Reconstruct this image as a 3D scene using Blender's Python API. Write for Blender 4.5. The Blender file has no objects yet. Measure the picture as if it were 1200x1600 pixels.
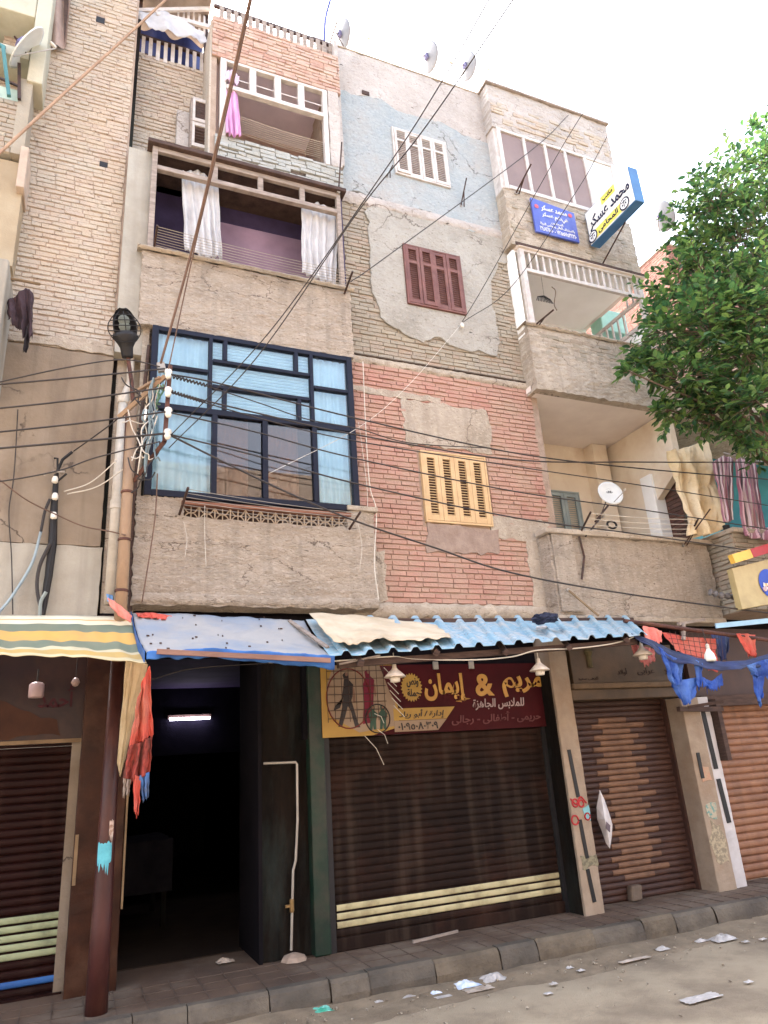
import bpy, bmesh, math, random
from mathutils import Vector, Matrix, noise
random.seed(7)
R = math.radians
scene = bpy.context.scene
COL = scene.collection

# ------------------------------------------------------------------ camera
YAW, PITCH, ROLL, FOC = R(23.97), R(19.62), R(-4.0), 1105.0
cy_, sy_, cp_, sp_ = math.cos(YAW), math.sin(YAW), math.cos(PITCH), math.sin(PITCH)
FW = Vector((sy_*cp_, cy_*cp_, sp_))
r0 = Vector((cy_, -sy_, 0)); u0 = r0.cross(FW)
RT = math.cos(ROLL)*r0 + math.sin(ROLL)*u0
UP = -math.sin(ROLL)*r0 + math.cos(ROLL)*u0
CAM = Vector((0, 0, 1.6))
cd = bpy.data.cameras.new('camera'); cam = bpy.data.objects.new('camera', cd); COL.objects.link(cam)
cam.matrix_world = Matrix(((RT.x, UP.x, -FW.x, CAM.x), (RT.y, UP.y, -FW.y, CAM.y), (RT.z, UP.z, -FW.z, CAM.z), (0, 0, 0, 1)))
cd.sensor_fit = 'VERTICAL'; cd.sensor_height = 24; cd.sensor_width = 18
cd.lens = FOC/1600*24; cd.clip_start = 0.05; cd.clip_end = 500
scene.camera = cam

# ------------------------------------------------------------------ sky, sun, exposure
SUN_EL, SUN_AZ = 52, -20          # azimuth from +Y (behind the building), clockwise
w = bpy.data.worlds.new('World'); scene.world = w; w.use_nodes = True
nt = w.node_tree
sky = nt.nodes.new('ShaderNodeTexSky'); sky.sky_type = 'NISHITA'; sky.sun_disc = False
sky.sun_elevation = R(SUN_EL); sky.sun_rotation = R(SUN_AZ); sky.dust_density = 6; sky.air_density = 1.0; sky.ozone_density = 1
hs = nt.nodes.new('ShaderNodeHueSaturation'); hs.inputs['Saturation'].default_value = .62
nt.links.new(sky.outputs[0], hs.inputs['Color'])
nt.links.new(hs.outputs[0], nt.nodes['Background'].inputs[0])
nt.nodes['Background'].inputs[1].default_value = 0.15
sl = bpy.data.lights.new('sun', 'SUN'); sl.energy = 1.2; sl.angle = R(14); sl.color = (1, .97, .94)
so = bpy.data.objects.new('sun', sl); COL.objects.link(so)
sd = Vector((math.sin(R(SUN_AZ))*math.cos(R(SUN_EL)), math.cos(R(SUN_AZ))*math.cos(R(SUN_EL)), math.sin(R(SUN_EL))))
so.rotation_euler = sd.to_track_quat('Z', 'Y').to_euler(); so.location = (0, 0, 30)
scene.view_settings.view_transform = 'Standard'; scene.view_settings.look = 'None'
scene.view_settings.exposure = 3.15; scene.view_settings.gamma = 1.0
scene.cycles.max_bounces = 8; scene.cycles.diffuse_bounces = 4; scene.cycles.transparent_max_bounces = 16

# ------------------------------------------------------------------ helpers
def ray(px, py): return FW + RT*((px-600)/FOC) - UP*((py-800)/FOC)
def A(px, py, y):
    """world point on the vertical plane at depth y seen at photo pixel (px, py)"""
    d = ray(px, py); return CAM + d*((y-CAM.y)/d.y)
def AX(px, py, x):
    d = ray(px, py); return CAM + d*((x-CAM.x)/d.x)
def G(px, py, z=0.0):
    d = ray(px, py); return CAM + d*((z-CAM.z)/d.z)
def lin(c): c /= 255; return c/12.92 if c <= .04045 else ((c+.055)/1.055)**2.4
def C(r, g, b, k=1.0, d=.12):
    r, g, b = lin(r), lin(g), lin(b); y = .3*r+.59*g+.11*b
    return tuple((c*(1-d)+y*d)*k for c in (r, g, b))

def mat(name, c1, c2=None, rough=.85, scale=5, bump=.25, bscale=60, stretch=(1, 1, 1), stain=None, sscale=1.6, samt=.55,
        metal=0, rnd=None, drip=None, dripamt=.4, fleck=None, crack=None, cscale=2.2, translucent=0, spec=.35, detail=8, uv_ramp=None, contrast=(.35, .65), bdist=.02):
    m = bpy.data.materials.new(name); m.use_nodes = True
    n = m.node_tree.nodes; L = m.node_tree.links; b = n['Principled BSDF']
    b.inputs['Roughness'].default_value = rough; b.inputs['Metallic'].default_value = metal
    b.inputs['Specular IOR Level'].default_value = spec
    tc = n.new('ShaderNodeTexCoord'); mp = n.new('ShaderNodeMapping'); mp.inputs['Scale'].default_value = stretch
    L.new(tc.outputs['Object'], mp.inputs[0])
    def ntex(s, d=detail, rg=.6):
        t = n.new('ShaderNodeTexNoise'); t.inputs['Scale'].default_value = s; t.inputs['Detail'].default_value = d
        t.inputs['Roughness'].default_value = rg; L.new(mp.outputs[0], t.inputs['Vector']); return t
    def ramp(f, stops, const=False):
        r = n.new('ShaderNodeValToRGB'); L.new(f, r.inputs[0]); e = r.color_ramp.elements
        while len(e) < len(stops): e.new(.5)
        for i, (p, c) in enumerate(stops): e[i].position = p; e[i].color = (*c, 1)
        if const: r.color_ramp.interpolation = 'CONSTANT'
        return r.outputs[0]
    def mix(f, a, bb, mode='MIX'):
        x = n.new('ShaderNodeMix'); x.data_type = 'RGBA'; x.blend_type = mode
        if isinstance(f, (int, float)): x.inputs[0].default_value = f
        else: L.new(f, x.inputs[0])
        for i, v in ((6, a), (7, bb)):
            if isinstance(v, tuple): x.inputs[i].default_value = (*v, 1)
            else: L.new(v, x.inputs[i])
        return x.outputs[2]
    c2 = c2 or tuple(v*.8 for v in c1)
    if uv_ramp:
        sp = n.new('ShaderNodeSeparateXYZ'); L.new(tc.outputs['UV'], sp.inputs[0])
        base = ramp(sp.outputs[1], uv_ramp, True)
        base = mix(ramp(ntex(scale).outputs[0], [(contrast[0], (0, 0, 0)), (contrast[1], (.35, .35, .35))]), base, c2)
    elif rnd:
        at = n.new('ShaderNodeAttribute'); at.attribute_name = 'rnd'
        base = ramp(at.outputs['Fac'], [(i/(len(rnd)-1), c) for i, c in enumerate(rnd)])
        base = mix(ramp(ntex(scale).outputs[0], [(contrast[0], (0, 0, 0)), (contrast[1], (.6, .6, .6))]), base, c2)
    else:
        base = ramp(ntex(scale).outputs[0], [(contrast[0], c1), (contrast[1], c2)])
    if stain:
        f = ramp(ntex(sscale, 10, .65).outputs[0], [(.48, (0, 0, 0)), (.66, (samt,)*3)])
        base = mix(f, base, stain)
    if fleck:      # small pits and pale flakes in the render, squashed along the trowel strokes
        m3 = n.new('ShaderNodeMapping'); m3.inputs['Scale'].default_value = (1, 1, 2.4); L.new(tc.outputs['Object'], m3.inputs[0])
        def fl(s, lo, hi, amt, col, base):
            t3 = n.new('ShaderNodeTexNoise'); t3.inputs['Scale'].default_value = s; t3.inputs['Detail'].default_value = 4; t3.inputs['Roughness'].default_value = .55
            L.new(m3.outputs[0], t3.inputs['Vector']); return mix(ramp(t3.outputs[0], [(lo, (0, 0, 0)), (hi, (amt,)*3)]), base, col)
        base = fl(17, .53, .62, .55, fleck[0], base); base = fl(23, .62, .68, .8, fleck[1], base); base = fl(9, .7, .735, .95, tuple(v*.35 for v in fleck[1]), base)
    if crack:
        v1 = n.new('ShaderNodeTexVoronoi'); v1.feature = 'DISTANCE_TO_EDGE'; v1.inputs['Scale'].default_value = cscale
        nn = ntex(3.5, 6); ad = n.new('ShaderNodeMix'); ad.data_type = 'RGBA'; ad.blend_type = 'ADD'; ad.inputs[0].default_value = .5
        L.new(mp.outputs[0], ad.inputs[6]); L.new(nn.outputs[1], ad.inputs[7]); L.new(ad.outputs[2], v1.inputs['Vector'])
        lines = ramp(v1.outputs['Distance'], [(.004, (1, 1, 1)), (.014, (0, 0, 0))]); mk = ramp(ntex(1.1, 4).outputs[0], [(.5, (0, 0, 0)), (.58, (.85,)*3)])
        base = mix(mix(1.0, lines, mk, 'MULTIPLY'), base, crack)
    if drip:
        m2 = n.new('ShaderNodeMapping'); m2.inputs['Scale'].default_value = (9, 9, .7); L.new(tc.outputs['Object'], m2.inputs[0])
        t2 = n.new('ShaderNodeTexNoise'); t2.inputs['Scale'].default_value = 1; t2.inputs['Detail'].default_value = 6; L.new(m2.outputs[0], t2.inputs['Vector'])
        base = mix(ramp(t2.outputs[0], [(.5, (0, 0, 0)), (.68, (dripamt,)*3)]), base, drip)
    L.new(base, b.inputs['Base Color'])
    if bump:
        bp = n.new('ShaderNodeBump'); bp.inputs['Strength'].default_value = bump; bp.inputs['Distance'].default_value = bdist
        a1 = ntex(bscale, 6, .65); L.new(a1.outputs[0], bp.inputs['Height']); L.new(bp.outputs[0], b.inputs['Normal'])
    if translucent:
        t = n.new('ShaderNodeBsdfTranslucent'); L.new(base, t.inputs[0]); ms = n.new('ShaderNodeMixShader')
        ms.inputs[0].default_value = translucent; L.new(b.outputs[0], ms.inputs[1]); L.new(t.outputs[0], ms.inputs[2])
        L.new(ms.outputs[0], n['Material Output'].inputs[0])
    return m

def glass(name, tint, refl=1.5, rough=.02):
    m = bpy.data.materials.new(name); m.use_nodes = True; n = m.node_tree.nodes; L = m.node_tree.links
    n.remove(n['Principled BSDF'])
    t = n.new('ShaderNodeBsdfTransparent'); t.inputs[0].default_value = (*tint, 1)
    g = n.new('ShaderNodeBsdfGlossy'); g.inputs['Roughness'].default_value = rough
    f = n.new('ShaderNodeFresnel'); f.inputs[0].default_value = refl
    ms = n.new('ShaderNodeMixShader'); L.new(f.outputs[0], ms.inputs[0]); L.new(t.outputs[0], ms.inputs[1]); L.new(g.outputs[0], ms.inputs[2])
    L.new(ms.outputs[0], n['Material Output'].inputs[0]); return m

def emit(name, c, s):
    m = bpy.data.materials.new(name); m.use_nodes = True; b = m.node_tree.nodes['Principled BSDF']
    b.inputs['Emission Color'].default_value = (*c, 1); b.inputs['Emission Strength'].default_value = s
    b.inputs['Base Color'].default_value = (*c, 1); return m

ORIG = {}
def origin(o): return ORIG.get(o.name, Vector((0, 0, 0)))
def tag(o, label=None, cat=None, group=None, kind=None):
    if label: o['label'] = label
    if cat: o['category'] = cat
    if group: o['group'] = group
    if kind: o['kind'] = kind
    return o
def thing(name, loc, label, cat, group=None):
    o = bpy.data.objects.new(name, None); COL.objects.link(o); o.location = loc; o.empty_display_size = .1
    ORIG[o.name] = Vector(loc); return tag(o, label, cat, group)

class MB:
    """collects shapes and links them as ONE mesh object"""
    def __init__(s): s.v = []; s.f = []; s.r = []; s.uv = {}; s.cur = 0.5
    def add(s, vs, fs, r=None):
        o = len(s.v); s.v += [Vector(p) for p in vs]
        for f in fs: s.f.append([o+i for i in f]); s.r.append(s.cur if r is None else r)
        return o
    def box(s, x0, x1, y0, y1, z0, z1, r=None, jit=0):
        x0, x1 = min(x0, x1), max(x0, x1); y0, y1 = min(y0, y1), max(y0, y1); z0, z1 = min(z0, z1), max(z0, z1)
        vs = [(x, y, z) for x in (x0, x1) for y in (y0, y1) for z in (z0, z1)]
        if jit: vs = [tuple(c+random.uniform(-jit, jit) for c in p) for p in vs]
        s.add(vs, [(0, 1, 3, 2), (4, 6, 7, 5), (0, 4, 5, 1), (2, 3, 7, 6), (0, 2, 6, 4), (1, 5, 7, 3)], r); return s
    def obox(s, c, ux, uy, uz, r=None):
        """oriented box: centre and three half-axes"""
        c, ux, uy, uz = Vector(c), Vector(ux), Vector(uy), Vector(uz)
        vs = [c+a*ux+b*uy+d*uz for a in (-1, 1) for b in (-1, 1) for d in (-1, 1)]
        s.add(vs, [(0, 1, 3, 2), (4, 6, 7, 5), (0, 4, 5, 1), (2, 3, 7, 6), (0, 2, 6, 4), (1, 5, 7, 3)], r); return s
    def bar(s, a, b, w, d=None, hint=(0, 1, 0)):
        a, b = Vector(a), Vector(b); t = (b-a); L = t.length/2; t.normalize()
        h = Vector(hint); n = (h - t*h.dot(t))
        if n.length < 1e-3: n = Vector((1, 0, 0)) - t*t.x
        n.normalize(); k = t.cross(n); d = d or w
        return s.obox((a+b)/2, t*L, n*(d/2), k*(w/2))
    def tube(s, pts, r, n=6, caps=True):
        pts = [Vector(p) for p in pts]; rs = r if isinstance(r, (list, tuple)) else [r]*len(pts)
        prev = None; rings = []
        for i, p in enumerate(pts):
            t = (pts[min(i+1, len(pts)-1)] - pts[max(i-1, 0)]).normalized()
            if prev is None:
                a = Vector((0, 0, 1)) if abs(t.z) < .9 else Vector((1, 0, 0)); prev = t.cross(a).normalized()
            else:
                prev = (prev - t*prev.dot(t)); prev = prev.normalized() if prev.length > 1e-6 else t.orthogonal().normalized()
            k = t.cross(prev)
            rings.append([p + rs[i]*(math.cos(j*2*math.pi/n)*prev + math.sin(j*2*math.pi/n)*k) for j in range(n)])
        vs = [q for g in rings for q in g]; fs = []
        for i in range(len(pts)-1):
            for j in range(n): fs.append((i*n+j, i*n+(j+1) % n, (i+1)*n+(j+1) % n, (i+1)*n+j))
        if caps: fs.append(tuple(range(n-1, -1, -1))); fs.append(tuple((len(pts)-1)*n+j for j in range(n)))
        s.add(vs, fs); return s
    def lathe(s, base, prof, n=16, axis=(0, 0, 1)):
        """profile of (radius, height) turned about an axis"""
        ax = Vector(axis).normalized(); a = ax.orthogonal().normalized(); b = ax.cross(a); base = Vector(base)
        vs = [base + ax*h + r*(math.cos(j*2*math.pi/n)*a + math.sin(j*2*math.pi/n)*b) for r, h in prof for j in range(n)]
        fs = [(i*n+j, i*n+(j+1) % n, (i+1)*n+(j+1) % n, (i+1)*n+j) for i in range(len(prof)-1) for j in range(n)]
        fs += [tuple(range(n-1, -1, -1)), tuple((len(prof)-1)*n+j for j in range(n))]
        s.add(vs, fs); return s
    def prism(s, pts, y0, y1, r=None):
        """polygon of (x, z) extruded from y0 to y1"""
        n = len(pts); a = sum(pts[i][0]*pts[(i+1) % n][1]-pts[(i+1) % n][0]*pts[i][1] for i in range(n))
        if a < 0: pts = pts[::-1]
        y0, y1 = min(y0, y1), max(y0, y1)
        vs = [(x, y0, z) for x, z in pts] + [(x, y1, z) for x, z in pts]
        fs = [tuple(range(n)), tuple(range(2*n-1, n-1, -1))] + [(i, n+i, n+(i+1) % n, (i+1) % n) for i in range(n)]
        s.add(vs, fs, r); return s
    def grid(s, fn, nu, nv, closed=False):
        o = len(s.v); f0 = len(s.f)
        for j in range(nv+1):
            for i in range(nu+1): s.v.append(Vector(fn(i/nu, j/nv)))
        for j in range(nv):
            for i in range(nu):
                a = o+j*(nu+1)+i; s.f.append([a, a+1, a+nu+2, a+nu+1]); s.r.append(s.cur)
                s.uv[len(s.f)-1] = [(i/nu, j/nv), ((i+1)/nu, j/nv), ((i+1)/nu, (j+1)/nv), (i/nu, (j+1)/nv)]
        return s
    def build(s, name, m, parent=None, smooth=False, solid=0, bevel=0, fix=False):
        me = bpy.data.meshes.new(name)
        org = origin(parent) if parent else Vector((0, 0, 0))
        me.from_pydata([tuple(p-org) for p in s.v], [], s.f)
        at = me.attributes.new('rnd', 'FLOAT', 'FACE'); at.data.foreach_set('value', s.r)
        if s.uv:
            ul = me.uv_layers.new(name='UVMap')
            for p in me.polygons:
                if p.index in s.uv:
                    for li, q in zip(p.loop_indices, s.uv[p.index]): ul.data[li].uv = q
        if fix:
            bm = bmesh.new(); bm.from_mesh(me); bmesh.ops.recalc_face_normals(bm, faces=bm.faces); bm.to_mesh(me); bm.free()
        if smooth: me.shade_smooth()
        me.materials.append(m); o = bpy.data.objects.new(name, me); COL.objects.link(o)
        if parent: o.parent = parent
        ORIG[o.name] = org
        if bevel:
            q = o.modifiers.new('bevel', 'BEVEL'); q.width = bevel; q.segments = 2; q.limit_method = 'ANGLE'
        if solid:
            q = o.modifiers.new('solid', 'SOLIDIFY'); q.thickness = solid; q.offset = 0
        return o

def crom(P, n=10):
    P = [Vector(p) for p in P]; P = [2*P[0]-P[1]] + P + [2*P[-1]-P[-2]]; out = []
    for i in range(1, len(P)-2):
        a, b, c, d = P[i-1:i+3]
        for k in range(n):
            t = k/n; out.append(.5*((2*b)+(c-a)*t+(2*a-5*b+4*c-d)*t*t+(3*b-a-3*c+d)*t**3))
    return out+[P[-2]]
def nz(x, y=0, z=0): return noise.noise(Vector((x, y, z)))
def lerp_poly(P, t):
    """point at parameter t along a polyline by index"""
    k = t*(len(P)-1); i = min(int(k), len(P)-2); return Vector(P[i]).lerp(Vector(P[i+1]), k-i)

def bricks(mb, x0, x1, z0, z1, y, row=.0545, ln=.18, gap=.007, vgap=.003, dep=.012, holes=(), jit=.003, tilt=.002, rfun=None, skip=.0):
    """a course-by-course brick face: every brick a small chamfered block standing proud of the mortar at depth y"""
    nrow = int((z1-z0)/row); row = (z1-z0)/nrow
    for k in range(nrow):
        ga, gb = gap*random.choice((.15, .4, .5, .6)), gap*random.choice((.15, .4, .5, .6)); za, zb = z0+k*row+ga, z0+(k+1)*row-gb; x = x0 - random.uniform(0, ln)
        wob = random.uniform(-.002, .002)
        while x < x1:
            l = ln*random.choice((1, 1, 1, .5, .95)); a, b = max(x, x0), min(x+l-vgap, x1); x += l
            if b-a < .02 or random.random() < skip: continue
            segs = [(a, b)]
            for hx0, hx1, hz0, hz1 in holes:
                if zb > hz0+.01 and za < hz1-.01:
                    ns = []
                    for p, q in segs:
                        if q <= hx0 or p >= hx1: ns.append((p, q)); continue
                        if p < hx0: ns.append((p, hx0))
                        if q > hx1: ns.append((hx1, q))
                    segs = ns
            for p, q in segs:
                if q-p < .015: continue
                J = lambda: random.uniform(-jit, jit); JX = lambda: random.uniform(-.0015, .0015)
                d = dep*random.uniform(.55, 1.15); c = .005
                B = [(p+JX(), y, za+J()+wob), (q+JX(), y, za+J()+wob), (q+JX(), y, zb+J()+wob), (p+JX(), y, zb+J()+wob)]
                F = []
                for (X, Y, Z), sx, sz in zip(B, (1, -1, -1, 1), (1, 1, -1, -1)): F.append((X+sx*c*.5, y-d+random.uniform(-tilt, tilt), Z+sz*c))
                r = random.random()
                if rfun: r = min(1, max(0, rfun((p+q)/2, (za+zb)/2, r)))
                mb.add(B+F, [(4, 5, 6, 7), (0, 1, 5, 4), (1, 2, 6, 5), (2, 3, 7, 6), (3, 0, 4, 7)], r)

def slab_with_holes(mb, x0, x1, z0, z1, y0, y1, holes):
    """a wall slab cut by rectangular openings, as butted boxes"""
    xs = sorted({x0, x1, *[h[0] for h in holes], *[h[1] for h in holes]}); xs = [x for x in xs if x0 <= x <= x1]
    for a, b in zip(xs, xs[1:]):
        m = (a+b)/2; zz = z0
        for h in sorted([h for h in holes if h[0] < m < h[1]], key=lambda h: h[2]):
            if h[2] > zz: mb.box(a, b, y0, y1, zz, h[2])
            zz = max(zz, h[3])
        if zz < z1: mb.box(a, b, y0, y1, zz, z1)

def ragged(pts, step=.05, amp=.02, seed=0):
    """subdivide a closed outline of (x, z) and roughen it"""
    out = []; n = len(pts)
    for i in range(n):
        a, b = Vector(pts[i]), Vector(pts[(i+1) % n]); k = max(1, int((b-a).length/step))
        for j in range(k):
            p = a.lerp(b, j/k); out.append((p.x+amp*nz(p.x*9+seed, p.y*9, 1.3)*2, p.y+amp*nz(p.x*9, p.y*9+seed, 7.7)*2))
    return out
def patch(name, pts, y, thick, m, parent, amp=.025, step=.05, seed=0):
    return MB().prism(ragged(pts, step, amp, seed), y-thick, y+.002).build(name, m, parent, bevel=.004)

# Arabic letter shaping (presentation forms; the built-in font has them)
FORM = {'ا': 0xFE8D, 'أ': 0xFE83, 'إ': 0xFE87, 'ب': 0xFE8F, 'ة': 0xFE93, 'ت': 0xFE95, 'ج': 0xFE9D, 'ح': 0xFEA1, 'د': 0xFEA9, 'ر': 0xFEAD,
        'ز': 0xFEAF, 'س': 0xFEB1, 'ش': 0xFEB5, 'ص': 0xFEB9, 'ط': 0xFEC1, 'ع': 0xFEC9, 'ف': 0xFED1, 'ق': 0xFED5, 'ك': 0xFED9, 'ل': 0xFEDD, 'م': 0xFEE1,
        'ن': 0xFEE5, 'ه': 0xFEE9, 'و': 0xFEED, 'ي': 0xFEF1, 'ى': 0xFEEF, 'ئ': 0xFE89, 'ض': 0xFEBD}
DUAL = set('بتجحسشصطعفقكلمنهيئض')
def shape(s):
    s = s.replace('لا', '\ue000').replace('لأ', '\ue001'); out = []
    for i, ch in enumerate(s):
        pv = s[i-1] if i else ' '; nx = s[i+1] if i+1 < len(s) else ' '
        jp = pv in DUAL
        if ch == '\ue000': out.append(chr(0xFEFC if jp else 0xFEFB)); continue
        if ch == '\ue001': out.append(chr(0xFEF8 if jp else 0xFEF7)); continue
        if ch not in FORM: out.append(ch); continue
        jn = ch in DUAL and (nx in FORM or nx in '\ue000\ue001')
        out.append(chr(FORM[ch] + (1 if jp and not jn else 2 if jn and not jp else 3 if jn and jp else 0)))
    return ''.join(reversed(out))
def lettering(s, parent, org, ud, vd, u0, u1, v0, v1, m, bold=.01, name='lettering', arabic=True, slant=0, ext=.004):
    """text fitted into the box u0..u1, v0..v1 of the plane through org spanned by ud, vd"""
    c = bpy.data.curves.new('t', 'FONT'); c.body = shape(s) if arabic else s; c.offset = bold; c.extrude = .02; c.resolution_u = 4; c.shear = slant
    o = bpy.data.objects.new('t', c); COL.objects.link(o); bpy.context.view_layer.update()
    me = bpy.data.meshes.new_from_object(o.evaluated_get(bpy.context.evaluated_depsgraph_get()))
    bpy.data.objects.remove(o); bpy.data.curves.remove(c)
    xs = [v.co.x for v in me.vertices]; ys = [v.co.y for v in me.vertices]
    if not xs: return
    ud, vd = Vector(ud), Vector(vd); nd = ud.cross(vd); P = origin(parent)
    for v in me.vertices:
        a = (v.co.x-min(xs))/(max(xs)-min(xs)); b = (v.co.y-min(ys))/(max(ys)-min(ys))
        v.co = Vector(org) + ud*(u0+a*(u1-u0)) + vd*(v0+b*(v1-v0)) + nd*(v.co.z/.02*ext/2+ext/2+.001) - P
    me.name = name; me.materials.clear(); me.materials.append(m)
    t = bpy.data.objects.new(name, me); COL.objects.link(t); t.parent = parent; ORIG[t.name] = P; return t

X1, Y1, Z1 = Vector((1, 0, 0)), Vector((0, 1, 0)), Vector((0, 0, 1))
# ------------------------------------------------------------------ materials
K = .82
m_tan = mat('tan_render', C(206, 188, 168, .92), C(190, 170, 149, .92), scale=3, bump=1.0, bscale=34, stretch=(1, 1, 2.2), drip=C(158, 144, 126, K), dripamt=.4, stain=C(168, 152, 134, .88), sscale=1.8, samt=.5, bdist=.05, fleck=(C(222, 206, 188, .9), C(146, 126, 106, .86)), crack=C(96, 76, 60, K), cscale=1.6)
m_tan2 = mat('cement_render', C(202, 186, 166, .8), C(182, 166, 146, .8), scale=4, bump=.6, bscale=22, stain=C(150, 134, 114, K), sscale=1.8, bdist=.04, drip=C(160, 142, 122, .74), fleck=(C(216, 200, 178, .74), C(138, 120, 100, .74)), crack=C(100, 82, 68, K), cscale=1.4)
m_plaster = mat('grey_cream_plaster', C(200, 194, 182, .7), C(186, 178, 164, .7), scale=3, bump=.7, bscale=14, stain=C(168, 160, 144, .62), sscale=2, bdist=.05, crack=C(110, 96, 82, .7), cscale=1.2, fleck=(C(212, 204, 190, .64), C(160, 148, 130, .62)))
m_topplaster = mat('pale_top_plaster', C(214, 204, 196, .76), C(198, 186, 176, .76), scale=3, bump=.7, bscale=14, stain=C(184, 172, 162, .72), sscale=2, bdist=.05, crack=C(130, 112, 98, .7), cscale=1.2, fleck=(C(222, 212, 202, .68), C(172, 156, 142, .66)))
m_blueplaster = mat('faded_blue_plaster', C(182, 194, 198, .64), C(192, 198, 198, .68), scale=2.4, bump=.8, bscale=12, stain=C(196, 190, 182, .7), sscale=1.1, samt=.9, bdist=.05, crack=C(110, 108, 104, .7), cscale=1.3, fleck=(C(200, 208, 210, .7), C(160, 164, 164, .64)))
m_mortar = mat('mortar', C(186, 162, 142, K), C(164, 140, 120, K), scale=9, bump=.5, bscale=60)
m_mortar_dark = mat('dark_mortar', C(104, 88, 74, K), C(80, 66, 56, K), scale=9, bump=.5, bscale=60)
m_red = mat('red_brick', C(205, 140, 115), C(188, 158, 136, K), rnd=[C(186, 124, 108, .74, .18), C(204, 144, 126, .74, .18), C(210, 154, 134, .74, .18), C(198, 136, 118, .74, .18), C(214, 166, 146, .74, .18)], scale=5, bump=.5, bscale=40, stain=C(186, 156, 134, K), sscale=1.4, samt=.75)
m_greybrick = mat('mortar_smeared_brick', C(180, 170, 150), C(162, 148, 126, K), rnd=[C(174, 162, 142, .7), C(186, 174, 154, .7), C(194, 182, 160, .7), C(182, 166, 146, .7), C(194, 168, 146, .7)], scale=3, bump=.6, stain=C(176, 166, 150, .7), sscale=1.6, samt=.9, bscale=30)
m_palebrick = mat('pale_pink_brick', C(220, 180, 160), C(206, 184, 158, K), rnd=[C(198, 176, 160, .72), C(204, 184, 166, .72), C(206, 190, 170, .72), C(196, 184, 166, .72)], scale=2.5, bump=.7, bscale=24, stain=C(200, 194, 178, .76), sscale=.8, samt=.9, fleck=(C(218, 200, 180, .68), C(150, 124, 104, .66)))
m_pinkbrick = mat('weathered_pink_brick', C(214, 160, 140), C(214, 190, 168, K), rnd=[C(192, 142, 124, .68), C(208, 160, 140, .68), C(214, 180, 162, .68), C(202, 152, 134, .68)], scale=6, bump=.4, bscale=30)
m_greenbrick = mat('grey_green_painted_brick', C(190, 190, 184), C(172, 172, 164, .7), rnd=[C(182, 184, 178, .72), C(192, 193, 187, .72), C(188, 187, 180, .72)], scale=7, bump=.5, bscale=40)
m_brown_wall = mat('stained_brown_plaster', C(166, 148, 126, .7), C(146, 126, 104, .7), scale=2, bump=.4, bscale=18, stain=C(178, 164, 146, .7), sscale=1.4, drip=C(118, 102, 86, .7), dripamt=.5, crack=C(84, 70, 58, .7), cscale=.9)
m_lightgrey = mat('light_grey_plaster', C(190, 184, 170, .78), C(174, 166, 150, .78), scale=3, bump=.4, bscale=18, stain=C(160, 152, 136, .78), drip=C(150, 140, 126, .78))
m_inner = mat('loggia_cream_paint', C(236, 222, 200, .96), C(224, 206, 182, .96), scale=2, bump=.1, bscale=20, stain=C(208, 176, 138, .9), samt=.5)
m_innerwhite = mat('loggia_white_paint', C(246, 245, 242), C(236, 234, 230), scale=2, bump=.1, bscale=20)
m_soffit = mat('grey_soffit', C(232, 220, 210), C(218, 204, 194), scale=2, bump=.1, bscale=20)
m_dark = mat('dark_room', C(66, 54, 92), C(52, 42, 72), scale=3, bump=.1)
m_darkbrown = mat('dark_brown_room', C(130, 98, 112), C(104, 78, 92), scale=1.4, bump=.1)
m_purple = mat('mauve_ceiling', C(226, 208, 220), C(206, 190, 204), scale=1.6, bump=.1)
m_navy = mat('navy_aluminium', C(22, 27, 46), C(18, 22, 38), rough=.5, spec=.2, bump=.05)
m_whitewood = mat('worn_white_paint', C(226, 218, 212, K), C(206, 196, 188, K), scale=14, rough=.6, bump=.2, stain=C(172, 152, 140, K), sscale=6, samt=.4)
m_greywood = mat('grey_weathered_wood', C(176, 160, 148, K), C(142, 126, 114, K), scale=6, stretch=(1, 1, 5), bump=.3)
m_darkwood = mat('dark_old_wood', C(96, 72, 62, K), C(70, 52, 46, K), scale=8, stretch=(1, 1, 6), bump=.4)
m_brownshut = mat('brown_painted_wood', C(122, 76, 68), C(104, 64, 58), scale=8, rough=.6, bump=.2, bscale=50, stain=C(140, 100, 88), sscale=5, samt=.5)
m_yellowshut = mat('cream_yellow_painted_wood', C(226, 188, 134, .8), C(212, 172, 118, .8), scale=8, rough=.55, bump=.15, stain=C(206, 170, 120, .9), sscale=5, samt=.5)
m_blueshut = mat('grey_blue_painted_wood', C(168, 184, 184, K), C(150, 166, 168, K), scale=8, rough=.6, bump=.15)
m_slatdark = mat('shadow_wood', C(92, 56, 44), C(70, 42, 34), scale=8)
m_black = mat('black_rubber', C(34, 32, 34), C(28, 26, 28), rough=.6, bump=.05)
m_darkmetal = mat('dark_metal', C(58, 48, 46), C(84, 56, 44), scale=20, rough=.55, metal=.3, bump=.2, bscale=90)
m_rust = mat('rusty_brown_steel', C(96, 58, 46), C(66, 40, 36), scale=9, rough=.6, metal=.2, bump=.25, bscale=80, stain=C(120, 76, 56), sscale=4)
m_tanpole = mat('tan_painted_steel', C(184, 150, 114, .75), C(160, 126, 94, .75), scale=5, stretch=(1, 1, .5), rough=.55, bump=.15, stain=C(120, 88, 64), sscale=4)
m_redpole = mat('oxblood_painted_steel', C(84, 40, 36, .75), C(62, 30, 28, .75), scale=6, stretch=(1, 1, .4), rough=.45, bump=.12, stain=C(104, 60, 48, .8), sscale=5, samt=.6)
m_whitepvc = mat('dirty_white_pvc', C(216, 206, 190, K), C(200, 188, 170, K), scale=5, rough=.4, bump=.05, stain=C(160, 146, 126, K), sscale=4)
m_galv = mat('galvanised_wire', C(176, 168, 158), C(150, 142, 132), rough=.45, metal=.4, bump=0)
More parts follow.
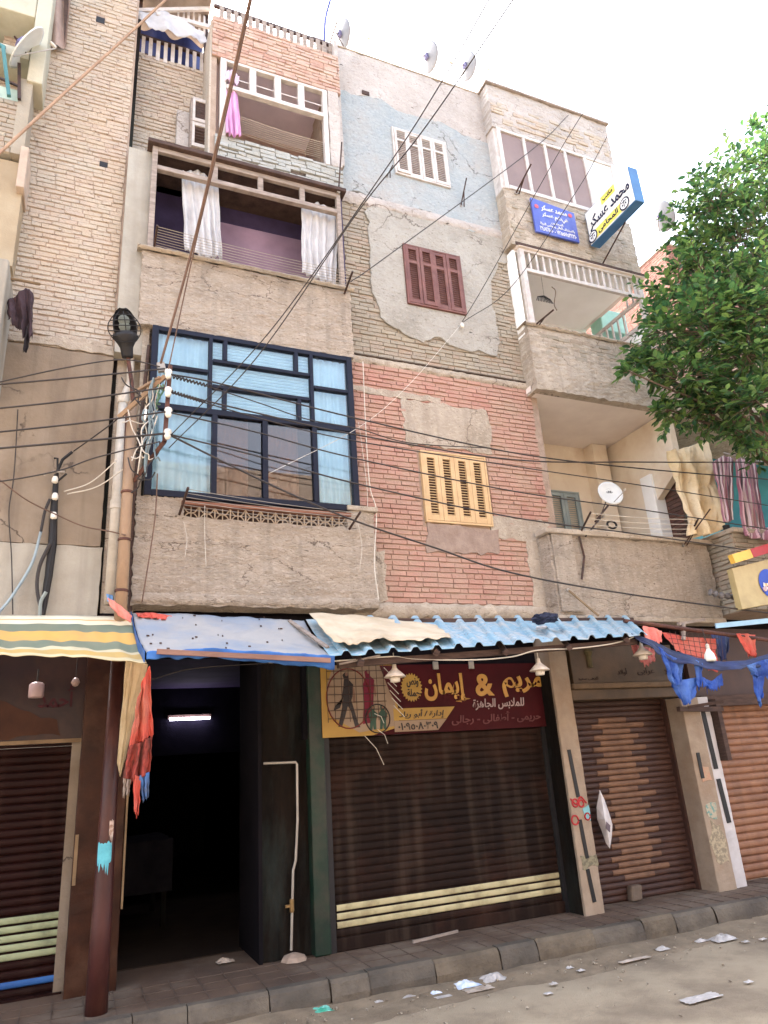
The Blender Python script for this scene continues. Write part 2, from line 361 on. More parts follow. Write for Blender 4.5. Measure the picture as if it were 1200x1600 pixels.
m_wirewhite = mat('pale_cable', C(214, 206, 192), C(196, 186, 172), rough=.6, bump=0)
m_wire = mat('weathered_black_cable', C(46, 42, 42), C(58, 50, 46), rough=.6, bump=0)
m_wirebrown = mat('brown_cable', C(112, 84, 68), C(92, 68, 54), rough=.6, bump=0)
m_porcelain = mat('white_porcelain', C(232, 226, 214), C(206, 196, 180), rough=.25, bump=0, spec=.6)
m_dish = mat('pale_grey_dish', C(150, 152, 158, .7), C(134, 136, 142, .7), scale=6, rough=.5, bump=0)
m_dishwhite = mat('white_dish', C(232, 234, 232, .9), C(220, 222, 220, .9), scale=6, rough=.4, bump=0)
m_curtain = mat('off_white_curtain', C(226, 224, 224, .85), C(206, 204, 206, .85), scale=5, rough=.95, bump=.1, translucent=.2)
m_sheer = mat('pale_blue_sheer', C(222, 238, 248, .98), C(202, 224, 238, .98), scale=5, rough=.95, bump=.05)
m_pink = mat('pink_cloth', C(232, 180, 216), C(210, 144, 196), scale=7, rough=.9, bump=.1, stretch=(3, 3, .3), translucent=.2)
m_glass = glass('window_glass', (.85, .94, .98), 1.55)
m_brownglass = glass('brown_reflection_glass', (.66, .58, .52), 1.75)  # brown tint paints the mirrored house into the lower panes

# ------------------------------------------------------------------ ground, road, kerb, pavement
m_ground = mat('city_dust', C(150, 136, 116, K), C(130, 118, 100, K), scale=.4, bump=.1)
m_road = mat('dusty_asphalt', C(184, 166, 138, .8), C(160, 142, 116, .8), scale=1.3, bump=.7, bscale=90, stain=C(126, 110, 92, .85), sscale=1.3, samt=.6, bdist=.03, rough=.95)
m_kerb = mat('worn_kerb_concrete', C(130, 118, 102, .66), C(106, 96, 84, .66), scale=5, bump=.5, bscale=26, stain=C(70, 62, 56, .8), sscale=2.4, samt=.75, bdist=.03)
m_kerb2 = mat('pale_kerb_concrete', C(140, 124, 102, .62), C(116, 102, 84, .62), scale=5, bump=.5, bscale=26, stain=C(84, 74, 62, .8), sscale=2.4, samt=.7, bdist=.03)
m_kerb3 = mat('dark_kerb_concrete', C(116, 106, 94, .6), C(94, 87, 78, .6), scale=5, bump=.5, bscale=26, stain=C(120, 108, 92, .8), sscale=2.4, samt=.5, bdist=.03)
m_pave = mat('reddish_pavement_tiles', C(140, 110, 88, .5), C(116, 92, 76, .5), scale=2.2, bump=.3, bscale=40, stain=C(150, 134, 116, .66), sscale=1.3, samt=.8, rough=.9)
tag(MB().box(-150, 150, -150, 150, -.4, -.02).build('ground', m_ground), kind='structure')
mb = MB()
def road_z(u, v):
    x, y = -30+u*60, -5.2+v*10.85
    return (x, y, .012*nz(x*.8, y*.8)+.006*nz(x*3, y*3))
mb.grid(road_z, 240, 60); tag(mb.build('road', m_road, smooth=True), kind='structure')
KY0, KY1, SZ = 5.63, 5.76, .17
x = -6.0; i = 0
while x < 14:
    l = random.uniform(.42, .6) if i % 3 else random.uniform(.28, .4)
    o = MB(); dz = random.uniform(-.008, .008); dy = random.uniform(-.012, .012)
    n = 6
    o.grid(lambda u, v: (x+.003+u*(l-.007), KY0+dy+(.03*max(0, v-.55)/.45 if v < .99 else .045)+.008*nz(x*5+u*4, v*3), -.03+v*(SZ+dz+.03)+(-.012 if .9 < v < .99 else 0)), n, 8)
    o.grid(lambda u, v: (x+.003+u*(l-.007), KY0+dy+.045+v*(KY1-KY0-.045-dy)+(.008*nz(x*5+u*4, 3) if v < .01 else 0), SZ+dz), n, 2)
    o.add([(x+.003, KY0+dy+.012, -.03), (x+.003, KY1, -.03), (x+.003, KY1, SZ+dz), (x+.003, KY0+dy+.045, SZ+dz)], [(0, 1, 2, 3)])
    o.add([(x+l-.004, KY0+dy+.012, -.03), (x+l-.004, KY1, -.03), (x+l-.004, KY1, SZ+dz), (x+l-.004, KY0+dy+.045, SZ+dz)], [(3, 2, 1, 0)])
    tag(o.build('kerb', (m_kerb, m_kerb2, m_kerb, m_kerb, m_kerb3)[(i*7+i//3) % 5]), kind='structure')
    x += l; i += 1
mb = MB(); mb.box(-30, 30, KY0+.07, KY1, -.2, SZ-.03)
tag(mb.build('kerb', m_mortar_dark), kind='structure')
mb = MB()
mb.grid(lambda u, v: (-8+u*24, KY1+v*1.25, SZ-.004+.004*nz(u*40, v*6)), 160, 10)
tag(mb.build('pavement', m_pave, smooth=True), kind='structure')
mb = MB()
for ky in (KY1+.2, KY1+.4, KY1+.6): mb.box(-4, 10, ky, ky+.006, SZ-.02, SZ+.0005)
for k in range(70): mb.box(-4+k*.2, -4+k*.2+.006, KY1+.01, KY1+.7, SZ-.02, SZ+.0005)
tag(mb.build('pavement', mat('tile_joint_dirt', C(108, 90, 78, .6), C(122, 102, 88, .6))), kind='structure')

# dust and grit swept against the kerb
mb = MB(); mb.grid(lambda u, v: (-6+u*20, 5.18+v*.47, .016+.028*v*(.6+nz(u*34, v*2.5))+.006*nz(u*160, v*12)-.02*(1-v)), 400, 10)
tag(mb.build('road_dust', mat('gutter_dust', C(170, 150, 122, .68), C(144, 126, 102, .68), scale=6, bump=.8, bscale=50, stain=C(120, 102, 82, .8), sscale=2.4), smooth=True), kind='structure')
gr_ = random.Random(3); mb = MB()
for k in range(420):
    x = gr_.uniform(-1, 8); y = 5.6-abs(gr_.gauss(0, .35)) if k % 3 else gr_.uniform(3, 5.6); s_ = gr_.uniform(.003, .011)
    a_ = gr_.uniform(0, 3); mb.obox((x, y, .024 if y > 5.3 else .012), (s_*math.cos(a_), s_*math.sin(a_), 0), (-s_*.7*math.sin(a_), s_*.7*math.cos(a_), s_*.2), (0, 0, s_*.5))
tag(mb.build('grit', mat('pale_grit', C(190, 176, 154, .8), C(120, 106, 90, .8), scale=30, contrast=(.45, .55))), kind='stuff')
# ------------------------------------------------------------------ the apartment building
YF, YB = 6.28, 6.06
bld = thing('apartment_building', (2.6, 6.4, .17), 'four storey apartment block with a red brick strip between two stacks of balconies, shops below', 'building')
P = bld
# --- strip between the bays
WY = (3.26, 4.08, 3.97, 4.8); WB = (3.27, 4.06, 6.69, 7.56); WW = (3.26, 4.05, 8.65, 9.43)
mb = MB(); slab_with_holes(mb, 2.3, 4.95, 2.9, 10.6, YF+.012, YF+.3, [WY, WB, WW])
for a, b, c, d in (WY, WB, WW): mb.box(a, b, YF+.2, YF+.29, c, d)
mb.build('wall', m_mortar, P)
mb = MB(); mb.box(2.3, 4.95, YF+.0095, YF+.0118, 3.1, 5.8); 
mb = MB(); bricks(mb, 2.4, 4.86, 3.1, 5.8, YF+.014, holes=[(WY[0]-.03, WY[1]+.03, WY[2]-.02, WY[3]+.02)], dep=.02, rfun=lambda x, z, r: r*.8+.2*(nz(x*1.2, z*1.2)+.5))
mb.build('brickwork', m_red, P)
mb = MB(); bricks(mb, 2.4, 4.86, 5.9, 8.25, YF+.014, holes=[(WB[0]-.06, WB[1]+.06, WB[2]-.1, WB[3]+.1)], dep=.02, jit=.005, tilt=.004)
mb.build('brickwork', m_greybrick, P)
# concrete bands with rough, broken lower edges
def rough_band(name, x0, x1, z0, z1, y, th, m, amp=.012):
    b = MB(); n = int((x1-x0)/.03)
    b.grid(lambda u, v: (x0+u*(x1-x0), y-th*math.sin(math.pi*min(1, max(0, v)))**.5-.006*nz(u*50, v*9), z0+v*(z1-z0)+(amp*nz(u*30, 5)*2 if v < .01 or v > .99 else 0)), n, 6)
    return b.build(name, m, P, smooth=True)
rough_band('parapet_lip', .37, 2.57, 2.985, 3.08, YB-.004, .022, m_tan, .01)
rough_band('concrete_band', 2.4, 4.88, 2.95, 3.1, YF, .03, m_tan2)
rough_band('concrete_band', 2.42, 4.86, 5.79, 5.89, YF, .022, m_tan2, .018)
MB().box(2.45, 4.84, YF-.025, YF+.01, 5.885, 5.9).build('shadow_groove', m_mortar_dark, P)
# plaster patches (raised, ragged outlines)
def rect(a, b, c, d): return [(a, c), (b, c), (b, d), (a, d)]
patch('plaster_patch', rect(3.1, 4.2, 4.86, 5.42), YF+.008, .018, m_tan2, P)
patch('plaster_patch', rect(2.5, 3.6, 5.42, 5.5), YF+.006, .016, m_tan2, P, amp=.018, seed=3)
patch('plaster_patch', rect(3.26, 4.14, 3.66, 3.96), YF+.01, .022, mat('mauve_cement', C(172, 148, 132, K), C(150, 126, 112, K), scale=8, bump=.5, bscale=30), P, seed=9)
patch('plaster_patch', rect(4.05, 4.86, 3.85, 4.1), YF+.005, .014, m_tan2, P, seed=5)
patch('plaster_patch', rect(4.5, 4.88, 3.05, 3.9), YF+.006, .016, m_tan2, P, seed=6)
patch('plaster_patch', rect(2.42, 2.76, 3.1, 3.64), YF+.005, .014, m_tan2, P, seed=8)
blotch = [(2.82, 7.9), (2.84, 7.3), (2.83, 6.75), (2.93, 6.42), (3.15, 6.3), (3.42, 6.18), (3.6, 6.3), (3.9, 6.22), (4.12, 6.2), (4.42, 6.22), (4.5, 6.4), (4.47, 6.9), (4.52, 7.3), (4.66, 7.62), (4.86, 7.7), (4.86, 8.1), (2.9, 8.1)]
def with_hole(name, outer, hole, y, th, m, amp=.02, seed=0, mid=None):
    """a ragged patch round a window: two half outlines butted above and below the window's middle"""
    a, b, c, d = hole; out = ragged(outer, .06, amp, seed); b2 = MB()
    bm = bmesh.new(); vs = [bm.verts.new((p[0], 0, p[1])) for p in out]; hv = [bm.verts.new((p[0], 0, p[1])) for p in rect(a, b, c, d)]
    ed = [bm.edges.new((vs[i], vs[(i+1) % len(vs)])) for i in range(len(vs))] + [bm.edges.new((hv[i], hv[(i+1) % 4])) for i in range(4)]
    bmesh.ops.triangle_fill(bm, edges=ed, use_beauty=True)
    bad = [f for f in bm.faces if a < f.calc_center_median().x < b and c < f.calc_center_median().z < d]
    bmesh.ops.delete(bm, geom=bad, context='FACES_ONLY')
    bmesh.ops.recalc_face_normals(bm, faces=bm.faces)
    bm.faces.ensure_lookup_table()
    if bm.faces and sum(f.normal.y for f in bm.faces) > 0: bmesh.ops.reverse_faces(bm, faces=bm.faces)
    r = bmesh.ops.extrude_face_region(bm, geom=list(bm.faces))
    for v in [g for g in r['geom'] if isinstance(g, bmesh.types.BMVert)]: v.co.y -= th
    bmesh.ops.recalc_face_normals(bm, faces=bm.faces)
    for v in bm.verts: v.co += Vector((0, y, 0)) - origin(P)
    me = bpy.data.meshes.new(name); bm.to_mesh(me); bm.free(); me.materials.append(m)
    o = bpy.data.objects.new(name, me); COL.objects.link(o); o.parent = P; ORIG[o.name] = origin(P)
    q = o.modifiers.new('bevel', 'BEVEL'); q.width = .004; q.limit_method = 'ANGLE'
    return o
with_hole('plaster_patch', blotch, WB, YF, .026, m_plaster, .025, 2)
with_hole('painted_plaster', [(2.36, 8.16), (2.8, 8.2), (3.2, 8.1), (3.7, 8.16), (4.2, 8.06), (4.88, 8.05), (4.88, 9.66), (4.4, 9.72), (4.0, 9.8), (3.5, 9.78), (3.1, 9.86), (2.36, 9.8)], WW, YF, .032, m_blueplaster, .03, 4)
rough_band('concrete_band', 2.42, 4.86, 8.02, 8.2, YF-.012, .03, m_topplaster, .03)
patch('plaster_patch', [(2.5, 9.76), (3.0, 9.86), (3.5, 9.74), (4.1, 9.78), (4.5, 9.68), (4.88, 9.68), (4.88, 10.6), (2.5, 10.6)], YF-.002, .028, m_topplaster, P, amp=.015, seed=12)
MB().box(2.5, 4.9, YF-.04, YF+.3, 10.6, 10.63).build('coping', m_tan2, P, bevel=.01)
for px, py in ((322+4+245, 148), ): 
    c = A(571, 146, YF-.03); MB().box(c.x-.05, c.x+.05, YF-.045, YF, c.z-.03, c.z+.03).build('wall_vent', m_darkwood, P)

# --- windows
def louver(name, x0, x1, z0, z1, y, leaves, m, slat_m, parent=P, split=None, fw=.022, st=.034, tilt=.45, dark=m_slatdark, bow=()):
    f = MB(); d = .05
    f.box(x0, x0+fw, y-d, y+.03, z0, z1); f.box(x1-fw, x1, y-d, y+.03, z0, z1); f.box(x0+fw, x1-fw, y-d+.003, y+.03, z1-fw, z1); f.box(x0+fw, x1-fw, y-d+.003, y+.03, z0, z0+fw)
    wn = f.build(name, m, parent, bevel=.003)
    MB().box(x0+fw, x1-fw, y+.02, y+.03, z0+fw, z1-fw).build('backing', dark, wn)
    wl = (x1-x0-2*fw)/leaves
    for i in range(leaves):
        a, b = x0+fw+i*wl+.0015, x0+fw+(i+1)*wl-.0015; c0, c1 = z0+fw+.004, z1-fw-.004; l = MB(); yo = y-.045-(bow[i] if bow else 0)
        rails = [(c0, c0+st*1.3), (c1-st*1.1, c1)] + ([(c0+(c1-c0)*split-st*.5, c0+(c1-c0)*split+st*.5)] if split else [])
        l.box(a, a+st, yo, yo+.03, c0, c1); l.box(b-st, b, yo, yo+.03, c0, c1)
        for p, q in rails: l.box(a+st, b-st, yo+.002, yo+.028, p, q)
        z = c0+st*1.3+.012
        while z < c1-st*1.1-.008:
            if not any(p-.008 < z < q+.008 for p, q in rails):
                l.obox(((a+b)/2, yo+.016, z), ((b-a)/2-st, 0, 0), (0, .011*math.cos(tilt), .011*math.sin(tilt)), (0, -.0035*math.sin(tilt), .0035*math.cos(tilt)))
            z += .031
        l.build('shutter', m, wn, bevel=.002)
    return wn
louver('window', *WY, YF+.02, 4, m_yellowshut, m_yellowshut, st=.05, tilt=.65)
louver('window', *WB, YF-.005, 4, m_brownshut, m_brownshut, split=.72, st=.04, dark=mat('rose_lit_slat_backing', C(160, 124, 122), C(140, 104, 104)), bow=(.004, .012, .0, .006))  # lighter backing stands in for light caught on the slat tops
louver('window', *WW, YF-.01, 4, m_whitewood, m_whitewood, split=.74, st=.032, dark=m_brownshut, bow=(.02, .0, .004, .008))

# --- left bay: balcony 1 with the blue glazed window
def bay_box(name, x0, x1, z0, z1, y0, y1, m, holes=(), bevel=.012): 
    b = MB(); slab_with_holes(b, x0, x1, z0, z1, y0, y1, list(holes)); return b.build(name, m, P, bevel=bevel)
def rough_face(name, x0, x1, z0, z1, y, m, amp=.012, chip=.02, y1=None, lside=True, rside=False, holes=None):
    """parapet: lumpy front, slightly broken arrises, returns at the sides, top and soffit"""
    b = MB(); nu, nv = int((x1-x0)/.016), int((z1-z0)/.013); y1 = y1 or YF+.1
    fr = lambda u, v: (x0+u*(x1-x0)+(chip*nz(v*14, 2.2) if u in (0, 1) else 0), y+amp*nz(u*(x1-x0)*6, v*(z1-z0)*9, x0)+amp*.55*nz(u*(x1-x0)*9, v*(z1-z0)*30, x0)-amp*.5*max(0, nz(u*(x1-x0)*16, v*(z1-z0)*46, x0+3)), z0+v*(z1-z0)+(chip*nz(u*22, 4.1+x0) if v in (0, 1) else 0))
    b.grid(fr, nu, nv)
    if lside: b.grid(lambda u, v: Vector(fr(0, v)).lerp(Vector((x0, y1, z0+v*(z1-z0))), 1-u) , 2, nv)
    if rside: b.grid(lambda u, v: Vector(fr(1, v)).lerp(Vector((x1, y1, z0+v*(z1-z0))), u) , 2, nv)
    b.grid(lambda u, v: Vector(fr(u, 1)).lerp(Vector((x0+u*(x1-x0), y1, z1)), v), nu, 2)
    b.grid(lambda u, v: Vector(fr(u, 0)).lerp(Vector((x0+u*(x1-x0), y1, z0)), 1-v), nu, 2)
    return b.build(name, m, P)
# parapet 1 in pieces round the pierced grille
GX0, GX1, GZ0, GZ1 = .76, 2.3, 3.77, 3.885
rough_face('parapet', .36, 2.58, 2.98, GZ0, YB, m_tan)
rough_face('parapet', .36, GX0, GZ0, 3.95, YB+.004, m_tan, y1=YF)
rough_face('parapet', GX1, 2.58, GZ0, 3.95, YB+.004, m_tan, y1=YF, rside=True)
MB().box(GX0-.02, GX1+.04, YB-.02, YB+.12, GZ1, GZ1+.035).build('grille_rail', mat('terracotta_wood', C(150, 98, 74, K), C(130, 84, 62, K)), P, bevel=.004)
MB().box(GX0, GX1, YB+.09, YB+.12, GZ0, GZ1).build('grille_backing', m_darkwood, P)
MB().box(2.3, 2.62, YB-.03, YB+.12, 3.95, 4.0).build('coping', m_tan2, P, bevel=.008)
g = MB(); n = 11; cw = (GX1-GX0)/n; zc = (GZ0+GZ1)/2; hz = (GZ1-GZ0)/2
for i in range(n):
    xa = GX0+i*cw; xc = xa+cw/2
    g.box(xa-.005, xa+.005, YB+.03, YB+.06, GZ0, GZ1)
    for s in (1, -1):
        for t in (1, -1):
            g.tube([(xc+t*(.012+.9*(cw/2-.012)*k**1.0), YB+.045, zc+s*(hz*(1-(1-k)**2*1)*.0+hz*math.sin(k*math.pi/2)*(.0)+hz*k**2)) for k in (0, .25, .5, .75, 1)], .006, 5)
    g.box(xc-.004, xc+.004, YB+.035, YB+.055, GZ0, GZ1)
    g.box(xc-cw*.2, xc+cw*.2, YB+.035, YB+.055, zc-.004, zc+.004)
g.box(GX0, GX1, YB+.03, YB+.06, GZ0-.002, GZ0+.008)
g.build('pierced_grille', mat('cream_cast_concrete', C(206, 182, 154, K), C(180, 156, 128, K), bump=.2), P)

# blue window: frame bars, panes, blinds and curtains inside
WX0, WX1, WZ0, WZ1 = .42, 2.44, 3.95, 5.69
f = MB(); fy0, fy1 = YB-.01, YB+.06
def hbar(x0, x1, z, t=.036, y0=fy0, y1=fy1): f.box(x0, x1, y0+.003, y1-.003, z-t/2, z+t/2)
def vbar(x, z0, z1, t=.036): f.box(x-t/2, x+t/2, fy0, fy1, z0, z1)
vbar(WX0+.03, WZ0, WZ1, .06); vbar(WX1-.03, WZ0, WZ1, .06)
hbar(WX0+.06, WX1-.06, WZ1-.025, .05); hbar(WX0+.06, WX1-.06, WZ0+.03, .06); ZT = 4.84; hbar(WX0+.06, WX1-.06, ZT, .06)
MX0, MX1 = .97, 1.99
for xx in (MX0, MX1): vbar(xx, ZT+.03, WZ1-.05)
hbar(WX0+.06, MX0-.022, 5.27); hbar(MX1+.022, WX1-.06, 5.27)
hbar(MX0+.022, MX1-.022, 5.4); hbar(MX0+.022, MX1-.022, 5.12)
for xx, a, b in ((MX0+.14, 5.42, WZ1-.05), (MX1-.16, 5.42, WZ1-.05), (MX0+.14, ZT+.03, 5.098), (MX1-.14, ZT+.03, 5.098)): vbar(xx, a, b, .04)
for xx, t in ((1.02, .05), (1.5, .05), (2.0, .05)): vbar(xx, WZ0+.06, ZT-.03, t)
win = f.build('window', m_navy, P, bevel=.004); tag(win, 'navy framed glazed bay window with pale blue curtains inside')
MB().box(WX0+.06, WX1-.06, YB+.02, YB+.026, ZT+.03, WZ1-.05).build('pane', m_glass, win)
MB().box(WX0+.06, 1.0, YB+.02, YB+.026, WZ0+.06, ZT-.03).build('pane', m_glass, win)
MB().box(2.02, WX1-.06, YB+.02, YB+.026, WZ0+.06, ZT-.03).build('pane', m_glass, win)
MB().box(1.045, 1.465, YB+.028, YB+.034, WZ0+.06, ZT-.03).build('pane', m_brownglass, win)
MB().box(1.535, 1.975, YB+.028, YB+.034, WZ0+.06, ZT-.03).build('pane', m_brownglass, win)
def wavy(name, x0, x1, z0, z1, y, m, parent, freq=40, amp=.02, nv=14, flare=0, seed=0, solid=0):
    b = MB(); nu = max(30, int((x1-x0)*freq*1.6))
    b.grid(lambda u, v: (x0+u*(x1-x0)+flare*(1-v)*(u-.5), y+amp*(math.sin(u*(x1-x0)*freq+2*nz(u*3, v*1.2, seed))+.5*nz(u*9, v*2, seed+3))*(1-.35*v), z0+v*(z1-z0)+.01*nz(u*14, v, seed)), nu, nv)
    return b.build(name, m, parent, smooth=True, solid=solid)
wavy('curtain', WX0+.06, MX0, ZT, WZ1-.03, YB+.09, m_sheer, win, 75, .014)
wavy('curtain', MX1, WX1-.06, ZT, WZ1-.03, YB+.09, m_sheer, win, 75, .014, seed=3)
wavy('curtain', WX0+.06, 1.02, WZ0+.03, ZT, YB+.09, m_sheer, win, 75, .014, seed=5)
wavy('curtain', 2.0, WX1-.06, WZ0+.03, ZT, YB+.09, m_sheer, win, 75, .014, seed=7)
b = MB(); z = ZT+.02
while z < WZ1-.03:
    b.grid(lambda u, v, z=z: (MX0+u*(MX1-MX0), YB+.08-.014*math.sin(v*math.pi), z+v*.034), 6, 4); z += .036
b.build('blind', m_sheer, win, smooth=True)
m_beige_c = mat('beige_brown_drape', C(206, 184, 164), C(186, 162, 142))
wavy('curtain', 1.05, 1.36, WZ0+.03, ZT, YB+.12, m_beige_c, win, 60, .012, seed=9) #('beige_brown_drape', C(206, 184, 164), C(186, 162, 142)), win, 60, .012, seed=9)
wavy('curtain', 1.56, 1.86, WZ0+.03, ZT, YB+.13, m_beige_c, win, 60, .012, seed=12)
# warm room behind the sliding doors
b = MB(); b.box(WX0, WX1, YB+.16, YB+.2, ZT-.02, WZ1); b.box(.42, .46, YB+.12, 7.2, WZ0, ZT); b.box(2.4, 2.44, YB+.12, 7.2, WZ0, ZT); b.box(.42, 2.44, 7.2, 7.25, WZ0, ZT); b.box(.42, 2.44, YB+.12, 7.2, WZ0-.02, WZ0+.02); b.box(.42, 2.44, YB+.2, 7.2, ZT+.0, ZT+.03)
b.build('room', mat('warm_room', C(150, 130, 112, K), C(120, 102, 86, K), scale=1.2), P)
b = MB(); b.box(1.25, 1.42, 7.1, 7.18, 4.0, 4.78); b.box(1.8, 1.88, 7.0, 7.15, 4.0, 4.8); b.box(1.2, 1.9, 6.6, 7.0, 4.0, 4.3); b.build('furniture', m_darkbrown, P)

# parapet 3, bay 3
rough_face('parapet', .29, 2.47, 5.69, 6.54, YB, m_tan)
mb = MB(); mb.grid(lambda u, v: (.24+u*2.27, YB-.03*math.sin(v*math.pi)-.02+.012*nz(u*30, v*4), 6.535+v*.05+.012*nz(u*26, 3)), 90, 5)
mb.grid(lambda u, v: (.24+u*2.27, YB-.02+v*.2, 6.585+.012*nz(u*26, 3)*(1-v)), 90, 2); mb.build('coping', m_tan2, P, smooth=True)
MB().box(.1, .36, YB+.1, YF+.3, 5.4, 7.9).build('side_wall', m_lightgrey, P)
b = MB(); ZL = 7.62
b.box(.33, .385, YB, YB+.06, 6.58, 7.9); b.box(2.37, 2.42, YB, YB+.06, 6.58, 7.9)
b.box(.385, 2.37, YB-.01, YB+.05, ZL-.028, ZL+.028); b.box(.385, 2.37, YB+.002, YB+.05, 7.84, 7.9)
for xx in (.98, 1.48, 1.96): b.box(xx-.03, xx+.03, YB+.004, YB+.046, ZL+.028, 7.84)
b.build('balcony_frame', m_greywood, P, bevel=.005)
b = MB()
for k in range(9): b.box(.335-.004*(k % 2), .352, YB+.065+k*.028, YB+.09+k*.028, 5.9 if k < 3 else 6.3, 7.88, jit=.004)
b.build('side_boards', m_darkwood, P)
MB().box(.28, 2.48, YB-.05, YB+1.3, 7.9, 7.95).build('roof_boards', m_darkwood, P, bevel=.006)
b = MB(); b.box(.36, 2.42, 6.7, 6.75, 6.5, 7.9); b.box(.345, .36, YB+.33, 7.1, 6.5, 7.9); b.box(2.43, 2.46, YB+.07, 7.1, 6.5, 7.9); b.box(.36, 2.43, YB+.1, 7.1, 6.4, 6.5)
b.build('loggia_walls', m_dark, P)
MB().box(.9, 2.35, 6.62, 6.698, 6.5, 7.6).build('inner_door', mat('mauve_inner_panel', C(150, 122, 142), C(120, 96, 116), scale=1.4, bump=.05), P)

# parapet 4 (bare painted brick) and the top window
MB().box(.98, 2.46, YB+.012, YF+.1, 7.95, 8.29).build('parapet_core', m_mortar_dark, P)
mb = MB(); bricks(mb, .97, 2.47, 7.95, 8.3, YB+.014, dep=.03, jit=.007, tilt=.006, skip=.02); mb.build('parapet_brickwork', m_greenbrick, P)
b = MB(); z0, z1, ZT4 = 8.3, 9.49, 9.06
b.box(1.02, 1.09, YB, YB+.07, z0, z1); b.box(2.26, 2.32, YB, YB+.07, z0, z1); b.box(1.09, 2.26, YB+.003, YB+.066, z1-.04, z1); b.box(1.09, 2.26, YB-.006, YB+.06, ZT4-.03, ZT4+.03)
for xx in (1.4, 1.7, 1.99): b.box(xx-.04, xx+.04, YB+.005, YB+.06, ZT4+.03, z1-.04)
b.build('balcony_frame', m_whitewood, P, bevel=.005)
b = MB()
for a, c in ((1.09, 1.36), (1.44, 1.66), (1.74, 1.95), (2.03, 2.26)): b.box(a, c, YB+.05, YB+.056, ZT4+.2, ZT4+.215)
b.build('glazing_bar', m_whitewood, P)
b = MB(); b.box(1.02, 2.32, 7.0, 7.05, 8.2, 9.55); b.box(.98, 1.02, YB+.1, 7, 8.2, 9.55); b.box(2.33, 2.37, YB+.1, 7, 8.2, 9.55)
b.build('loggia_walls', mat('loggia_pinkish_paint', C(190, 160, 146, K), C(168, 138, 126, K), scale=1.5), P)
MB().box(1.02, 2.33, YB+.068, 7, 9.47, 9.497).build('loggia_ceiling', m_purple, P)
b = MB(); b.box(1.3, 1.9, 6.94, 6.998, 8.25, 9.3); b.build('inner_door', m_greywood, P)
mb = MB(); mb.box(.92, 2.5, YB+.014, YB+.2, 9.5, 10.16); mb.box(2.33, 2.47, YB+.02, YF+.1, 8.29, 9.5); mb.box(.92, .98, YB+.03, 7.0, 7.95, 10.1); mb.build('wall', m_mortar, P)
mb = MB(); bricks(mb, .92, 2.5, 9.5, 10.16, YB+.016, dep=.02, jit=.006, tilt=.005); mb.build('brickwork', m_pinkbrick, P)
patch('plaster_patch', [(2.33, 8.3), (2.47, 8.3), (2.47, 9.5), (2.33, 9.5)], YB+.012, .018, m_topplaster, P, amp=.008)
MB().box(2.47, 2.52, YB+.05, YF+.1, 8.4, 10.5).build('wall', m_topplaster, P)
MB().box(.9, .92, YB+.03, 7.0, 8.0, 10.1).build('side_wall', m_palebrick, P)
# recessed wall beside the top bay
MB().box(.1, .95, 6.612, 6.9, 7.9, 9.85).build('wall', m_mortar, P)
mb = MB(); bricks(mb, .1, .92, 7.9, 9.85, 6.614, dep=.018, jit=.005, tilt=.004); mb.build('brickwork', m_palebrick, P)
MB().box(.6, .8, 6.5, 6.6, 8.0, 9.0).build('plaster_panel', m_topplaster, P, bevel=.01)

# --- right bays
XR0, XR1 = 4.74, 6.93
# top storey
rough_face('wall', XR0, 6.86, 9.82, 10.6, YB, m_topplaster, y1=7.2)
MB().box(XR0-.03, 6.9, YB-.04, 7.2, 10.6, 10.64).build('coping', m_greywood, P, bevel=.008)
mb = MB(); bricks(mb, XR0+.02, 6.8, 9.9, 10.3, YB+.0, dep=.012, skip=.55, jit=.006); mb.build('exposed_brick', m_palebrick, P)
MB().box(4.76, 4.8, YB+.03, YF+.1, 8.72, 9.82).build('side_wall', m_whitewood, P)
b = MB(); b.box(4.8, 4.86, YB-.005, YB+.05, 8.74, 9.82); b.box(6.78, 6.84, YB-.005, YB+.05, 8.74, 9.82); b.box(4.86, 6.78, YB-.002, YB+.05, 9.77, 9.82); b.box(4.86, 6.78, YB-.015, YB+.05, 8.74, 8.8)
xs = [4.86, 5.24, 5.6, 5.95, 6.3]
for xx in xs[1:]: b.box(xx-.025, xx+.025, YB, YB+.045, 8.8, 9.77)
fr = b.build('window', m_whitewood, P, bevel=.005); tag(fr, 'white framed balcony enclosure with mauve panels')
m_mauve = mat('mauve_panel', C(164, 138, 130, .7), C(148, 122, 116, .7), scale=2, rough=.5, bump=.05)
for i in range(4):
    a, c = xs[i]+(.0 if i == 0 else .025), xs[i+1]-.025; k = .05
    MB().prism([(a, 8.8), (c, 8.8), (c, 9.77-k), (c-k, 9.765), (a+k, 9.765), (a, 9.77-k)], YB+.02, YB+.03).build('panel', m_mauve, fr)
    MB().box(a, c, YB+.032, YB+.04, 9.7, 9.77).build('panel_corner', m_whitewood, fr)
MB().box(6.325, 6.78, YB+.015, YB+.03, 8.8, 9.77).build('panel', mat('white_panel', C(236, 234, 232, .9), C(226, 224, 222, .9), rough=.4, bump=0), fr)
rough_face('parapet', XR0+.02, 6.9, 7.82, 8.74, YB, m_tan2)
mb = MB(); bricks(mb, 4.79, 6.75, 7.86, 8.7, YB+.002, dep=.008, skip=.7, jit=.006); mb.build('exposed_brick', m_greybrick, P)
MB().box(4.84, 6.95, YB-.03, 7.4, 7.78, 7.82).build('soffit', m_soffit, P)
MB().box(4.8, 6.93, YB-.035, YB-.02, 7.79, 7.83).build('drip_edge', m_darkwood, P)
